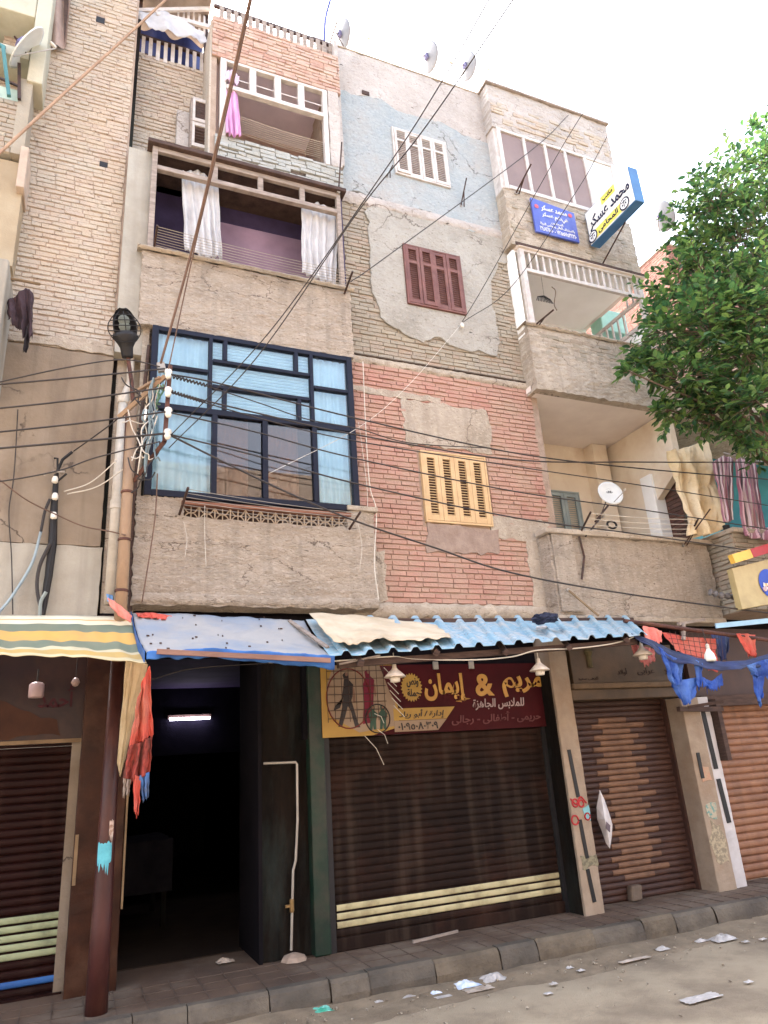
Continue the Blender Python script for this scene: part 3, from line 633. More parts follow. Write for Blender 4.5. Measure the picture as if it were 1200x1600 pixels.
# third floor loggia with white railing hung under its ceiling
b = MB()
b.box(4.86, 4.93, YB, YB+.06, 6.6, 7.78); b.box(6.8, 6.87, YB, YB+.06, 6.6, 7.78); b.box(4.93, 6.8, YB+.004, YB+.05, 7.43, 7.48); b.box(4.93, 6.8, YB+.004, YB+.05, 7.74, 7.78)
for k in range(17):
    xx = 5.02+k*.108; b.box(xx-.014, xx+.014, YB+.014, YB+.04, 7.48, 7.74)
b.box(6.815, 6.85, YB+.06, 7.3, 7.43, 7.48)
for k in range(9): b.box(6.82, 6.845, YB+.16+k*.12, YB+.185+k*.12, 7.1 if k > 1 else 7.48, 7.74 if k < 2 else 7.43)
b.box(6.815, 6.85, YB+.06, 7.3, 7.05, 7.1)
b.box(4.87, 4.9, YB+.06, 7.2, 7.43, 7.48)
for k in range(6): b.box(4.875, 4.9, YB+.16+k*.15, YB+.185+k*.15, 7.48, 7.78)
b.build('railing', m_whitewood, P, bevel=.003)
b = MB(); b.box(4.8, 6.93, 7.35, 7.4, 6.5, 7.78); b.box(4.8, 4.84, YB+.07, 7.35, 6.5, 7.78); b.build('loggia_walls', m_innerwhite, P)
MB().box(6.84, 6.9, YB+.1, 7.35, 6.5, 7.04).build('side_wall', m_innerwhite, P)
MB().box(4.84, 6.85, YB+.07, 7.35, 7.755, 7.777).build('loggia_ceiling', m_innerwhite, P)
mb = MB(); bricks(mb, 4.84, 6.8, 6.5, 7.0, 7.35, dep=.012, jit=.004); mb.build('exposed_brick', m_palebrick, P)
rough_face('parapet', 4.8, 6.88, 5.7, 6.58, YB, m_tan2, y1=YB+.12)
MB().box(4.8, 6.88, YB+.12, 7.4, 5.71, 5.8).build('soffit', m_soffit, P)
rough_face('parapet_side', 4.8, 4.86, 5.7, 6.58, YB+.1, m_tan2, y1=YF+.1)
mb = MB(); mb.grid(lambda u, v: (4.76+u*2.16, YB-.03*math.sin(v*math.pi)-.012+.012*nz(u*30, v*4, 5), 6.575+v*.05+.012*nz(u*26, 9)), 90, 5); mb.grid(lambda u, v: (4.76+u*2.16, YB-.012+v*.2, 6.625+.012*nz(u*26, 9)*(1-v)), 90, 2); mb.build('coping', m_tan2, P, smooth=True)
mb = MB(); bricks(mb, 4.95, 6.7, 6.2, 6.5, YB+.004, dep=.01, skip=.5, jit=.006); mb.build('exposed_brick', m_greybrick, P)
# first floor loggia
b = MB(); b.box(4.8, 6.96, 7.4, 7.45, 3.8, 5.72); b.box(4.8, 4.84, YF+.3, 7.4, 3.8, 5.72); b.box(6.5, 6.75, 7.2, 7.4, 3.8, 5.7); b.build('loggia_walls', m_inner, P)
b = MB(); b.prism([(0, 0), (0, 0), (0, 0)], 0, 0) if False else None
b.add([(6.84, YB+.06, 4.9), (6.84, YB+.06, 5.7), (6.84, 7.4, 5.7), (6.84, 7.4, 3.8), (6.84, 6.75, 3.8), (6.84, 6.6, 4.6),
       (6.94, YB+.06, 4.9), (6.94, YB+.06, 5.7), (6.94, 7.4, 5.7), (6.94, 7.4, 3.8), (6.94, 6.75, 3.8), (6.94, 6.6, 4.6)],
      [(0, 1, 2, 3, 4, 5), (11, 10, 9, 8, 7, 6), (0, 6, 7, 1), (5, 11, 6, 0), (4, 10, 11, 5), (3, 9, 10, 4), (1, 7, 8, 2)])
b.build('side_wall', m_inner, P, fix=True)
MB().box(6.8, 6.98, 6.55, 6.75, 3.8, 5.0).build('column', m_innerwhite, P, bevel=.01)
louver('window', *[A(858, 800, 7.39).x-.02, A(906, 800, 7.39).x, 3.85, A(880, 769, 7.39).z], 7.39, 2, m_blueshut, m_blueshut, st=.05)
rough_face('parapet', 4.63, 6.97, 2.96, 3.86, YB, m_tan)
MB().box(4.66, 4.94, YB-.03, YB, 2.99, 3.86).build('pilaster', m_tan, P, bevel=.015)
MB().box(4.58, 7.02, YB-.05, YB+.16, 3.86, 3.92).build('coping', m_tan2, P, bevel=.012)
MB().box(4.8, 6.97, YB+.16, 7.4, 3.6, 3.8).build('floor_slab', m_soffit, P)
MB().box(4.6, 6.99, YB-.02, YB+.2, 2.9, 2.958).build('concrete_band', m_tan2, P, bevel=.01)
b = MB(); b.tube([A(905, 838, YB-.03), A(913, 870, YB-.02), A(909, 905, YB-.03)], .012); b.build('rust_streak_pipe', m_darkmetal, P)
# roof slab closing the block in from above
MB().box(.12, 9.5, YF+.04, YF+.1, 2.74, 3.1).build('beam', mat('shade_black_beam', C(30, 26, 28, .7), C(24, 20, 22, .7), spec=.03, rough=1), P)  # near-black colour holds the awnings' shade on this beam
MB().box(.1, .95, 7.0, 16, 9.7, 9.78).build('low_roof', m_tan2, P)
MB().box(.95, 6.9, 6.6, 16, 10.0, 10.08).build('roof', m_tan2, P)
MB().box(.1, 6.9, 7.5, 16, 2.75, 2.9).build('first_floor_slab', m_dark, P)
MB().box(.0, .1, 6.62, 16, .1, 10.1).build('party_wall', m_brown_wall, P)
MB().box(6.9, 6.98, 7.46, 16, .1, 10.1).build('party_wall', m_pinkbrick, P)
# ------------------------------------------------------------------ ground floor: shops and passage
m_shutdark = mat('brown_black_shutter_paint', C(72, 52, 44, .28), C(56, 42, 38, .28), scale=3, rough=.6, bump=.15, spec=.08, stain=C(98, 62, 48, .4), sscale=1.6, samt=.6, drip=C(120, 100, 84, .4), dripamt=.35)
m_cream_stripe = mat('cream_shutter_paint', C(212, 200, 150, .8), C(188, 176, 128, .8), scale=5, rough=.6, bump=.15, stain=C(140, 124, 92, .8), sscale=5)
m_green_stripe = mat('pale_green_shutter_paint', C(176, 186, 142, .8), C(152, 164, 124, .8), scale=5, rough=.6, bump=.15, stain=C(110, 112, 84, .8), sscale=5)
m_blue_stripe = mat('blue_shutter_paint', C(40, 110, 190, .9), C(36, 90, 160, .9), scale=5, rough=.6, bump=.1)
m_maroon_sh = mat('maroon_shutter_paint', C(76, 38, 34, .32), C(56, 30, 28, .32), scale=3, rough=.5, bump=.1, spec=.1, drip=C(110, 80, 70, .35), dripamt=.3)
m_brown_sh = mat('brown_shutter_paint', C(104, 68, 54, .5), C(84, 54, 46, .5), scale=4, rough=.55, bump=.15, stain=C(70, 46, 40, .8))
m_ochre_sh = mat('ochre_shutter_paint', C(166, 120, 86, .55), C(144, 102, 76, .53), scale=6, rough=.6, bump=.15, stain=C(104, 70, 54, .55), sscale=4, samt=.6)
m_orange_sh = mat('orange_brown_shutter_paint', C(190, 132, 94, .62), C(168, 114, 80, .62), scale=4, rough=.55, bump=.12, stain=C(140, 92, 70, .6), sscale=3, drip=C(130, 96, 78, .6), dripamt=.5)
m_green_post = mat('dark_green_paint', C(28, 74, 52, .45), C(22, 52, 40, .45), scale=4, rough=.5, bump=.15, stain=C(60, 54, 44), sscale=3, samt=.7)
m_darktimber = mat('dark_dirty_timber', C(70, 56, 46, .24), C(46, 40, 36, .24), scale=5, stretch=(1, 1, .35), bump=.5, bscale=30, spec=.08, stain=C(70, 84, 80, .5), sscale=2, samt=.5)  # dirty timber tone, darkened to near black
m_pillar = mat('stained_pillar_plaster', C(200, 176, 150, .6), C(178, 154, 130, .6), scale=4, bump=.3, bscale=24, stain=C(150, 122, 96, .85), sscale=2.6, samt=.7)
m_marble = mat('brown_marble_cladding', C(122, 68, 44, .25), C(88, 50, 36, .25), scale=5, rough=.4, bump=.1, spec=.15, stain=C(140, 96, 70, .4), sscale=3, samt=.5)
m_marble_l = mat('tan_stone_edge', C(176, 144, 104, .6), C(146, 116, 80, .6), scale=5, bump=.2)
m_passage = mat('passage_shade_black', C(36, 32, 36, .7), C(28, 26, 29, .7), spec=.03, scale=2, bump=.2)  # deep shade of passage and shop recesses put into this near-black colour
SZ = .17
def roller(name, x0, x1, z0, z1, y, m, pitch=.052, bulge=.014, parent=P):
    random.seed(int(abs(x0)*100))
    b = MB(); n = max(1, round((z1-z0)/pitch)); p = (z1-z0)/n; prof = []
    for k in range(n):
        for q, d in ((0, 0), (.08, .3), (.25, .85), (.5, 1), (.75, .85), (.9, .3), (.96, -.35)): prof.append((z0+(k+q)*p, y-bulge*d))
    nx = 14
    vs = [(x0+(x1-x0)*i/nx, yy+.009*nz(x0+i*.9, z*1.4)+.004*nz(x0+i*2.3, z*5), z) for z, yy in prof for i in range(nx+1)]
    fs = [(j*(nx+1)+i, j*(nx+1)+i+1, (j+1)*(nx+1)+i+1, (j+1)*(nx+1)+i) for j in range(len(prof)-1) for i in range(nx)]
    b.add(vs, fs); o = b.build(name, m, parent, smooth=False)
    return o, p, n
def slat_paint(parent, rows, y, m, p, z0, name='painted_band', bulge=.0165, cover=((.1, .4), (.25, .85), (.5, 1), (.75, .85), (.84, .5))):
    """paint on chosen slats, following the slat's curve: rows of (slat index, x0, x1)"""
    b = MB()
    for k, xa, xb in rows:
        prof = [(z0+(k+q)*p, y-bulge*d-.003) for q, d in cover]
        nx = 6
        vs = [(xa+(xb-xa)*i/nx, yy+.006*nz(((xa+(xb-xa)*i/nx))*.7, z*.8)*0-.004, z) for z, yy in prof for i in range(nx+1)]
        b.add(vs, [(j*(nx+1)+i, j*(nx+1)+i+1, (j+1)*(nx+1)+i+1, (j+1)*(nx+1)+i) for j in range(len(prof)-1) for i in range(nx)])
    return b.build(name, m, parent)

# middle shop
YS = 6.4
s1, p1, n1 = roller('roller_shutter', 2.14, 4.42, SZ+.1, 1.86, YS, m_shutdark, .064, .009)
tag(s1, 'dark brown shutter with three cream bands')
slat_paint(s1, [(k, 2.15, 4.41) for k in (1, 2, 3)], YS, m_cream_stripe, p1, SZ+.1, bulge=.0115)
MB().box(2.12, 4.43, YS-.025, YS+.01, SZ, SZ+.1).build('bottom_rail', m_shutdark, s1, bevel=.006)
MB().box(2.08, 2.13, YS-.04, YS+.05, SZ, 1.9).build('shutter_guide', m_black, P); MB().box(4.43, 4.47, YS-.04, YS+.05, SZ, 1.9).build('shutter_guide', m_black, P)
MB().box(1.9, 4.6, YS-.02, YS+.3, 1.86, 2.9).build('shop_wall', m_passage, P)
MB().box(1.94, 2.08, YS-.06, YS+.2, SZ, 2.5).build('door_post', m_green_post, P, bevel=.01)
b = MB(); b.grid(lambda u, v: (1.52+u*.42, YS+.05+.02*nz(u*6, v*8)+.012*nz(u*30, v*10), SZ+v*2.4), 16, 40); b.build('timber_wall', m_darktimber, P)
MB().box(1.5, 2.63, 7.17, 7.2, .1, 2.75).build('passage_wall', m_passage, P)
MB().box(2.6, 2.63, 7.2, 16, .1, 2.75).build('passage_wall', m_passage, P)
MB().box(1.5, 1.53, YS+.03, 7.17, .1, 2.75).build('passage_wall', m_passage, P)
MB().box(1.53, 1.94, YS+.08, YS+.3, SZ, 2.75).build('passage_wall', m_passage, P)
# pillars
def pillar(x0, x1, y0, y1, z1, m, name='pillar'):
    b = MB(); nz_ = 40
    def ring(z, k): return [(x0+.006*nz(k*.4, 1), y0+.006*nz(k*.5, 2), z), (x1+.006*nz(k*.4, 3), y0+.006*nz(k*.5, 4), z), (x1, y1, z), (x0, y1, z)]
    vs = [p for k in range(nz_+1) for p in ring(SZ-.02+(z1-SZ)*k/nz_, k)]
    b.add(vs, [(k*4+i, k*4+(i+1) % 4, k*4+4+(i+1) % 4, k*4+4+i) for k in range(nz_) for i in range(4)])
    return b.build(name, m, P, bevel=.008)
pl1 = pillar(4.47, 4.69, 6.13, 6.5, 2.9, m_pillar)
b = MB(); b.box(4.462, 4.469, 6.16, 6.45, SZ, 2.4); b.build('dark_side', m_darktimber, pl1)  # dark sheet over the pillar's left face
m_tape = mat('black_tape', C(30, 28, 30), C(24, 22, 24), rough=.5, bump=.1)
def tapes(parent, items, m=m_tape, y=6.13, w=.03, name='black_tape'):
    for (xa, za), (xb, zb) in items:
        MB().bar((xa, y-.006, za), (xb, y-.006, zb), w, .006).build(name, m, parent)
tapes(pl1, [((4.545, 1.62), (4.575, 1.18)), ((4.555, .98), (4.575, .62+.02)), ((4.56, .55), (4.585, .0+.27))], w=.04)
m_redpaint = mat('red_spray_paint', C(190, 40, 46), C(160, 34, 40), bump=0); m_cyanpaint = mat('cyan_paint', C(90, 170, 180), C(120, 170, 176), bump=0)
def scrawl(parent, pts, m, r=.008): MB().tube(crom(pts, 6), r, 5).build('graffiti', m, parent)
for cx, cz, rr in ((4.5, .98, .04), (4.65, 1.0, .03), (4.53, 1.13, .035), (4.6, 1.12, .03)):
    scrawl(pl1, [(cx+rr*math.cos(t), 6.124, cz+rr*math.sin(t)) for t in (0, 1, 2, 3, 4, 5, 6)], m_redpaint)
scrawl(pl1, [(4.48, 6.124, 1.17), (4.54, 6.124, 1.12), (4.6, 6.124, 1.18), (4.66, 6.124, 1.12)], m_redpaint)
patch('cyan_smear', [(4.62, .98), (4.685, .97), (4.685, 1.1), (4.6, 1.08)], 6.128, .004, m_cyanpaint, pl1, amp=.012, step=.03)
patch('mould_stain', [(4.5, .56), (4.69, .56), (4.69, .66), (4.5, .66)], 6.128, .003, mat('mould', C(150, 140, 110, .8), C(120, 112, 90, .8), scale=30, contrast=(.45, .55)), pl1, amp=.02, step=.03)

# brown shop: sloping fascia, moulding, shutter with ochre blocks
s2, p2, n2 = roller('roller_shutter', 4.78, 6.1, SZ, 2.1, 6.42, m_brown_sh, .058)
tag(s2, 'brown shutter with staggered ochre blocks')
rows = []
for k in range(3, n2-3):
    f = (k-3)/(n2-6)
    ca, cb = 5.08+.02*math.sin(k), 5.72+.03*math.sin(k*2.1)
    st = .12 if k % 2 else 0
    rows.append((k, ca+st-(.03 if k % 5 == 0 else 0), cb-st*1.1+(.05 if k % 4 == 0 else 0)))
slat_paint(s2, rows, 6.42, m_ochre_sh, p2, SZ, cover=((-.02, -.2), (.08, .3), (.25, .85), (.5, 1), (.75, .85), (.9, .3)))
MB().box(4.69, 4.78, 6.36, 6.5, SZ, 2.15).build('shutter_guide', m_brown_sh, P); MB().box(6.1, 6.13, 6.36, 6.5, SZ, 2.15).build('shutter_guide', m_brown_sh, P)
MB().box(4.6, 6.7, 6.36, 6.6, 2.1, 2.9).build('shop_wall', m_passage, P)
m_brownfascia = mat('dusty_brown_fascia', C(124, 96, 66, .5), C(100, 78, 54, .5), scale=3, rough=.6, bump=.15, stain=C(84, 66, 50, .5))
sg = thing('shop_sign', (5.45, 6.2, 2.4), 'dusty brown fascia board with faint dark Arabic lettering above the ochre block shutter', 'sign')
MB().prism([(4.74, 2.26), (6.14, 2.26), (6.14, 2.66), (4.74, 2.66)], 6.14, 6.36).build('board', m_brownfascia, sg, bevel=.006)
MB().box(4.7, 6.16, 6.1, 6.36, 2.2, 2.258).build('moulding', mat('tan_moulding', C(150, 120, 88, .55), C(124, 98, 70, .55)), sg, bevel=.015)
MB().box(4.69, 6.17, 6.13, 6.36, 2.09, 2.198).build('lower_board', m_brownfascia, sg, bevel=.01)
m_inkdark = mat('faded_dark_paint', C(62, 42, 32, .8), C(52, 36, 30, .8), bump=0)
lettering('أولاد', sg, (0, 6.14, 0), X1, Z1, 5.33, 5.46, 2.33, 2.41, m_inkdark)
lettering('عرابى', sg, (0, 6.14, 0), X1, Z1, 5.6, 5.84, 2.33, 2.41, m_inkdark)
lettering('لا', sg, (0, 6.14, 0), X1, Z1, 5.98, 6.04, 2.33, 2.4, m_inkdark)
lettering('للذهب سعيد'.replace('ذ', 'د'), sg, (0, 6.14, 0), X1, Z1, 4.8, 5.06, 2.285, 2.325, m_inkdark)
v = MB(); v.lathe((4.98, 6.132, 2.42), [(.03, 0), (.03, .12), (.05, .16), (.035, .19), (.03, .2)], 10); v.build('painted_emblem', mat('olive_gold_paint', C(112, 98, 58, .8), C(92, 80, 50, .8)), sg)

# second pillar, white board, third shop
pl2 = pillar(6.13, 6.38, 6.13, 6.5, 2.1, m_pillar)
patch('torn_poster', [(6.2, 1.2), (6.33, 1.2), (6.33, 1.36), (6.2, 1.36)], 6.128, .003, mat('peeling_paper', C(206, 140, 110, .8), C(190, 160, 130, .8), scale=20), pl2, amp=.014, step=.03)
MB().box(6.19, 6.235, 6.12, 6.126, 1.24, 1.5).build('black_tape', m_tape, pl2)
patch('cyan_smear', [(6.18, .86), (6.32, .84), (6.33, 1.0), (6.2, 1.0)], 6.128, .003, mat('teal_scrawl', C(110, 160, 150, .8), C(190, 176, 150, .8), scale=22, contrast=(.45, .5)), pl2, amp=.02, step=.03)
patch('mould_stain', [(6.16, .45), (6.34, .42), (6.34, .8), (6.18, .82)], 6.128, .003, mat('grey_smudge', C(190, 172, 140, .8), C(150, 136, 112, .8), scale=26, contrast=(.45, .55)), pl2, amp=.03, step=.03)
brd = pillar(6.4, 6.56, 6.16, 6.5, 2.1, mat('white_gloss_board', C(210, 204, 204, .85), C(190, 184, 184, .85), rough=.4, bump=.05))
tapes(brd, [((6.44, 2.0), (6.46, 1.32)), ((6.46, 1.22), (6.485, .78))], y=6.16, w=.06)
MB().box(6.58, 6.64, 6.08, 6.3, 1.4, 2.05).build('open_door_leaf', m_darkwood, P)
s3, p3, n3 = roller('roller_shutter', 6.6, 9.2, SZ, 2.0, 6.4, m_orange_sh, .075, .018)
tag(s3, 'orange brown shutter with broad slats')
MB().box(6.5, 9.6, 6.3, 6.6, 2.0, 2.9).build('shop_wall', m_brown_sh, P)
MB().box(6.55, 9.5, 6.24, 6.3, 1.98, 2.1).build('lintel', m_darkwood, P)
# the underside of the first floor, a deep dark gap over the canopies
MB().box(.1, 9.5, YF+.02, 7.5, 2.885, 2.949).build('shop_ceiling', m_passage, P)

# passage
b = MB(); b.box(.3, .34, 6.5, 16, .1, 2.75); b.build('passage_wall', m_passage, P)
MB().box(.3, 2.62, 15.9, 16, .1, 2.75).build('passage_end_wall', m_passage, P)
MB().box(.34, 2.6, 7.05, 15.9, .12, SZ-.003).build('passage_floor', mat('passage_floor', C(64, 54, 46, .8), C(50, 42, 38, .8), spec=.03, scale=2, bump=.2), P)
MB().box(.3, 1.6, 6.5, 7.5, 2.75, 2.88).build('passage_ceiling', m_passage, P)
t = thing('tube_light', (1.42, 10, 2.34), 'lit white fluorescent tube deep in the dark passage', 'light')
MB().box(1.14, 1.70, 10.02, 10.06, 2.35, 2.4).build('fitting', m_darkwood, t)
MB().tube([(1.16, 10, 2.345), (1.68, 10, 2.345)], .016, 8).build('tube', emit('tube_glow', (.9, .82, 1), 4), t)
MB().box(.34, 2.6, 10.08, 10.2, 1.9, 2.75).build('tube_glow_backing', mat('violet_glow_tint', C(70, 66, 92, .16), C(56, 54, 78, .16), spec=.03), P)  # added backing behind the tube; its violet colour paints the tube's glow
t = thing('stall_table', (.75, 9.2, .17), 'dim cloth covered table against the left wall of the passage', 'table')
b = MB(); b.grid(lambda u, v: (.36+u*.72, 8.6+.03*nz(u*8, v*5), .5+v*.5+.0*u), 20, 8); b.grid(lambda u, v: (.36+u*.72, 8.6+v*1.2, 1.0+.02*nz(u*5, v*5)), 14, 14); b.build('cloth', mat('grey_cloth', C(60, 58, 66, .4), C(48, 46, 54, .4), spec=.03), t, smooth=True)
for x in (.4, .98):
    for y in (8.65, 9.7): MB().box(x, x+.05, y, y+.05, SZ, .99).build('leg', m_darktimber, t)
t = thing('water_pipe', (1.77, 6.42, .17), 'thin grey pipe with a valve bending up the dark dirty wall beside the green post', 'pipe')
pp = [A(455, 1485, 6.42), A(457, 1400, 6.42), A(458, 1360, 6.42), A(462, 1345, 6.42), A(465, 1280, 6.42), A(464, 1194, 6.42), A(462, 1191, 6.42), A(412, 1193, 6.42)]
MB().tube(pp, .011, 7).build('pipe', m_galv, t)
c = A(456, 1415, 6.42); MB().lathe(c, [(.016, -.05), (.02, -.04), (.02, .04), (.016, .05)], 8).obox(c+Vector((-.03, 0, 0)), (.025, 0, 0), (0, .008, 0), (0, 0, .01)).build('valve', mat('brass', C(150, 118, 70), metal=.6, rough=.4), t)
b = MB(); b.lathe((1.77, 6.38, SZ), [(.11, 0), (.09, .03), (.03, .05)], 8); b.build('mortar_lump', m_mortar, t)

# ------------------------------------------------------------------ left neighbour with the maroon shutter
lb = thing('neighbour_building', (-.4, 6.4, .17), 'pale brick building with stained plaster below, left of the utility pole', 'building')
P2 = lb
MB().box(-1.2, .1, YF+.012, YF+.32, 2.9, 10.9).build('wall', m_mortar, P2)
holes = [(-.31, -.22, 8.9+.62, 9.6), (-.17, -.08, 7.98, 8.06)]
c1 = A(157, 30, YF); c2 = A(162, 256, YF); holes = [(c1.x-.045, c1.x+.045, c1.z-.045, c1.z+.045), (c2.x-.04, c2.x+.04, c2.z-.035, c2.z+.035)]
mb = MB(); bricks(mb, -1.2, .08, 5.42, 10.9, YF+.014, holes=holes, dep=.016, jit=.006, tilt=.004, rfun=lambda x, z, r: r*.6+.4*(nz(x*1.5, z*.8)+.5)); mb.build('brickwork', m_palebrick, P2)
for a, b_, c, d in holes: MB().box(a, b_, YF+.008, YF+.011, c, d).build('putlog_hole', m_black, P2)
patch('plaster_patch', [(-1.2, 5.42), (.1, 5.42), (.1, 5.5), (-.2, 5.56), (-.5, 5.5), (-1.2, 5.44)], YF-.004, .018, m_tan2, P2, amp=.012)
patch('plaster_band', rect(-1.2, .1, 3.52, 5.4), YF, .018, m_brown_wall, P2, amp=.004)
patch('plaster_band', rect(-1.2, .12, 2.85, 3.515), YF-.002, .02, m_lightgrey, P2, amp=.006, seed=4)
MB().box(.1, .135, YF+.02, YF+.3, 2.9, 10.0).build('joint', m_darktimber, P2)
# ground floor
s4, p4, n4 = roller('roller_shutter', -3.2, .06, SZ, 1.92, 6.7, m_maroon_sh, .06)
tag(s4, 'maroon shutter with pale green and blue bands')
slat_paint(s4, [(k, -3.2, .05) for k in (4, 5, 6, 7, 8)], 6.7, m_green_stripe, p4, SZ)
slat_paint(s4, [(1, -3.2, .05)], 6.7, m_blue_stripe, p4, SZ)
b = pillar(.07, .3, 6.42, 6.8, 2.9, m_marble); b.parent = P2
for v_ in b.data.vertices: v_.co += origin(P)-origin(P2)
b = pillar(.33, .43, 6.42, 6.8, 2.9, m_marble); b.parent = P2
for v_ in b.data.vertices: v_.co += origin(P)-origin(P2)
MB().box(.432, .446, 6.4, 6.5, .7, 2.4).build('stone_edge', m_marble_l, P2)
MB().box(.075, .1, 6.405, 6.425, .9, 1.25).build('chipped_edge', m_marble_l, P2)
MB().box(-3.2, .06, 6.6, 6.75, .1, SZ+.01).build('threshold', m_maroon_sh, P2)
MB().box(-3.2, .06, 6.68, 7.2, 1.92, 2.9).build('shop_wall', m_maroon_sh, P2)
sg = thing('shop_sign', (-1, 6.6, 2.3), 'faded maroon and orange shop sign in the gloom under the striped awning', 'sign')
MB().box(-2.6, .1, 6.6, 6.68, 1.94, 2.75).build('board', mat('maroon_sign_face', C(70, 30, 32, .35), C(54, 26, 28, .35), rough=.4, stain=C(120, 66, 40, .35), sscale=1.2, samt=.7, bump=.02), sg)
MB().box(-2.6, .1, 6.585, 6.6, 1.94, 1.97).build('trim', m_marble_l, sg)
m_redl = mat('red_lettering', C(110, 34, 46, .35), C(100, 30, 40, .35), bump=0)
lettering('أحمد', sg, (0, 6.6, 0), X1, Z1, -.28, .0, 2.22, 2.4, m_redl, .02)
MB().prism(ragged([(-.9, 2.0), (-.1, 2.0), (-.15, 2.12), (-.4, 2.2), (-.6, 2.34), (-.85, 2.3)], .05, .02), 6.592, 6.598).build('orange_swash', mat('orange_sign_print', C(120, 70, 40, .35), C(96, 52, 32, .35), scale=4, bump=0), sg)

# ------------------------------------------------------------------ corner house at the far left
cb = thing('corner_house', (-1.2, 5.9, .17), 'cream house at the left edge with green balcony posts and a concrete ledge', 'building')
P3 = cb
m_cream = mat('cream_green_plaster', C(206, 200, 176, K), C(184, 184, 164, K), scale=2, bump=.2, stain=C(176, 160, 130, K), sscale=1.5)
m_ochre = mat('ochre_plaster', C(200, 180, 146, .7), C(178, 156, 122, .7), scale=2, bump=.2)
YC = 5.95
MB().box(-4, -.98, YC+.5, YC+.8, 3, 12).build('wall', m_cream, P3)
x = A(78, 40, YC).x
MB().box(x-.14, x, YC, YC+.5, 8.2, 12).build('pilaster', m_cream, P3, bevel=.01)
MB().box(-4, x-.145, YC+.02, YC+.5, 8.5, 8.62).build('ledge', m_cream, P3, bevel=.01)
MB().box(-4, x-.145, YC+.02, YC+.5, 9.1, 9.5).build('parapet', m_cream, P3, bevel=.01)
a = A(40, 130, YC); z_r = A(40, 155, YC).z
MB().box(-4, a.x-.05, YC+.05, YC+.5, A(20, 235, YC).z, z_r).build('parapet', m_lightgrey, P3, bevel=.01)
mb = MB(); bricks(mb, -2.2, a.x+.03, A(20, 235, YC).z, z_r-.02, YC+.05, dep=.015, jit=.006); mb.build('brickwork', m_greybrick, P3)
MB().box(a.x-.05, a.x+.06, YC+.03, YC+.5, A(20, 235, YC).z, A(40, 120, YC).z).build('pilaster', m_greybrick, P3)
MB().box(-4, A(40, 240, YC).x, YC+.1, YC+.5, A(20, 405, YC).z, A(20, 240, YC).z).build('parapet', m_ochre, P3)
MB().box(A(24, 290, YC).x, A(38, 290, YC).x, YC, YC+.5, A(24, 290, YC).z, A(38, 228, YC).z).build('pilaster', mat('pink_concrete', C(206, 182, 160, K)), P3, bevel=.01)
MB().box(-4, A(14, 410, YC-.2).x, YC-.2, YC+.5, A(5, 590, YC-.2).z, A(14, 405, YC-.2).z).build('balcony', m_lightgrey, P3, bevel=.015)
MB().box(-4, -1.02, YC+.3, YC+.5, 2.95, A(5, 590, YC-.2).z-.02).build('wall', m_brown_wall, P3)
m_teal = mat('teal_paint', C(70, 140, 140, .8), C(60, 120, 124, .8), rough=.5)
b = MB(); b.bar(A(5, 75, YC), A(14, 150, YC), .035); b.bar(A(8, 75, YC), A(-20, 60, YC), .03); b.build('balcony_post', m_teal, P3)
b = MB(); b.bar(A(-10, 118, YC), A(30, 135, YC), .02); b.bar(A(30, 100, YC), A(30, 155, YC), .03); b.build('balcony_rail', m_darkmetal, P3)
MB().box(-2, A(28, 130, YC).x, YC+.2, YC+.22, z_r, z_r+.3).build('balcony_screen', mat('pale_green_sheet', C(200, 226, 210, .9)), P3)
# sacking and a hanging edge beside the pilaster
t = thing('sacking_screen', A(88, 40, 6.2), 'dirty pink sacking hung in the gap beside the cream pilaster at upper left', 'cloth')
b = MB(); p0, p1_, p2_, p3_ = A(76, -10, 6.2), A(112, -10, 6.2), A(103, 72, 6.2), A(70, 75, 6.2)
b.grid(lambda u, v: p3_.lerp(p2_, u).lerp(p0.lerp(p1_, u), v)+Vector((0, .03*math.sin(u*9+v*2), 0)), 16, 16); b.build('sacking', mat('pink_sacking', C(186, 160, 146, K), C(160, 134, 122, K), scale=4, bump=.4), t, smooth=True)
b = MB(); b.grid(lambda u, v: A(100+12*(1-v)*0+u*10*(v), 72-85*v, 6.19), 3, 10); b.build('fringe', m_darkwood, t)

# ------------------------------------------------------------------ opposite side of the street: the row the window panes mirror
ob = thing('opposite_building', (2, -6, 0), 'plain grey brown building across the street mirrored in the blue window', 'building')
hl = [(x, x+1.1, z, z+1.3) for x in (-5.5, -2.5, .5, 3.5, 6.5) for z in (3.4, 6.2)]
m_opp = mat('opposite_grey_brown_render', C(184, 168, 152, K), C(160, 144, 130, K), scale=1.2, bump=.2, stain=C(140, 124, 110, K))
b = MB(); slab_with_holes(b, -9, 12, 0, 9.6, -6.4, -5.9, hl); b.build('wall', m_opp, ob)
for a, b_, c, d in hl:
    f = MB(); f.box(a, a+.06, -5.98, -5.92, c, d); f.box(b_-.06, b_, -5.98, -5.92, c, d); f.box(a+.06, b_-.06, -5.98, -5.92, c, c+.06); f.box(a+.06, b_-.06, -5.98, -5.92, d-.06, d); f.box((a+b_)/2-.03, (a+b_)/2+.03, -5.98, -5.92, c+.06, d-.06)
    w_ = f.build('window', m_brownshut, ob); MB().box(a, b_, -6.3, -6.28, c, d).build('pane', m_dark, w_)
MB().box(-9, 12, -10, -6.4, 9.5, 9.6).build('roof', m_tan2, ob)
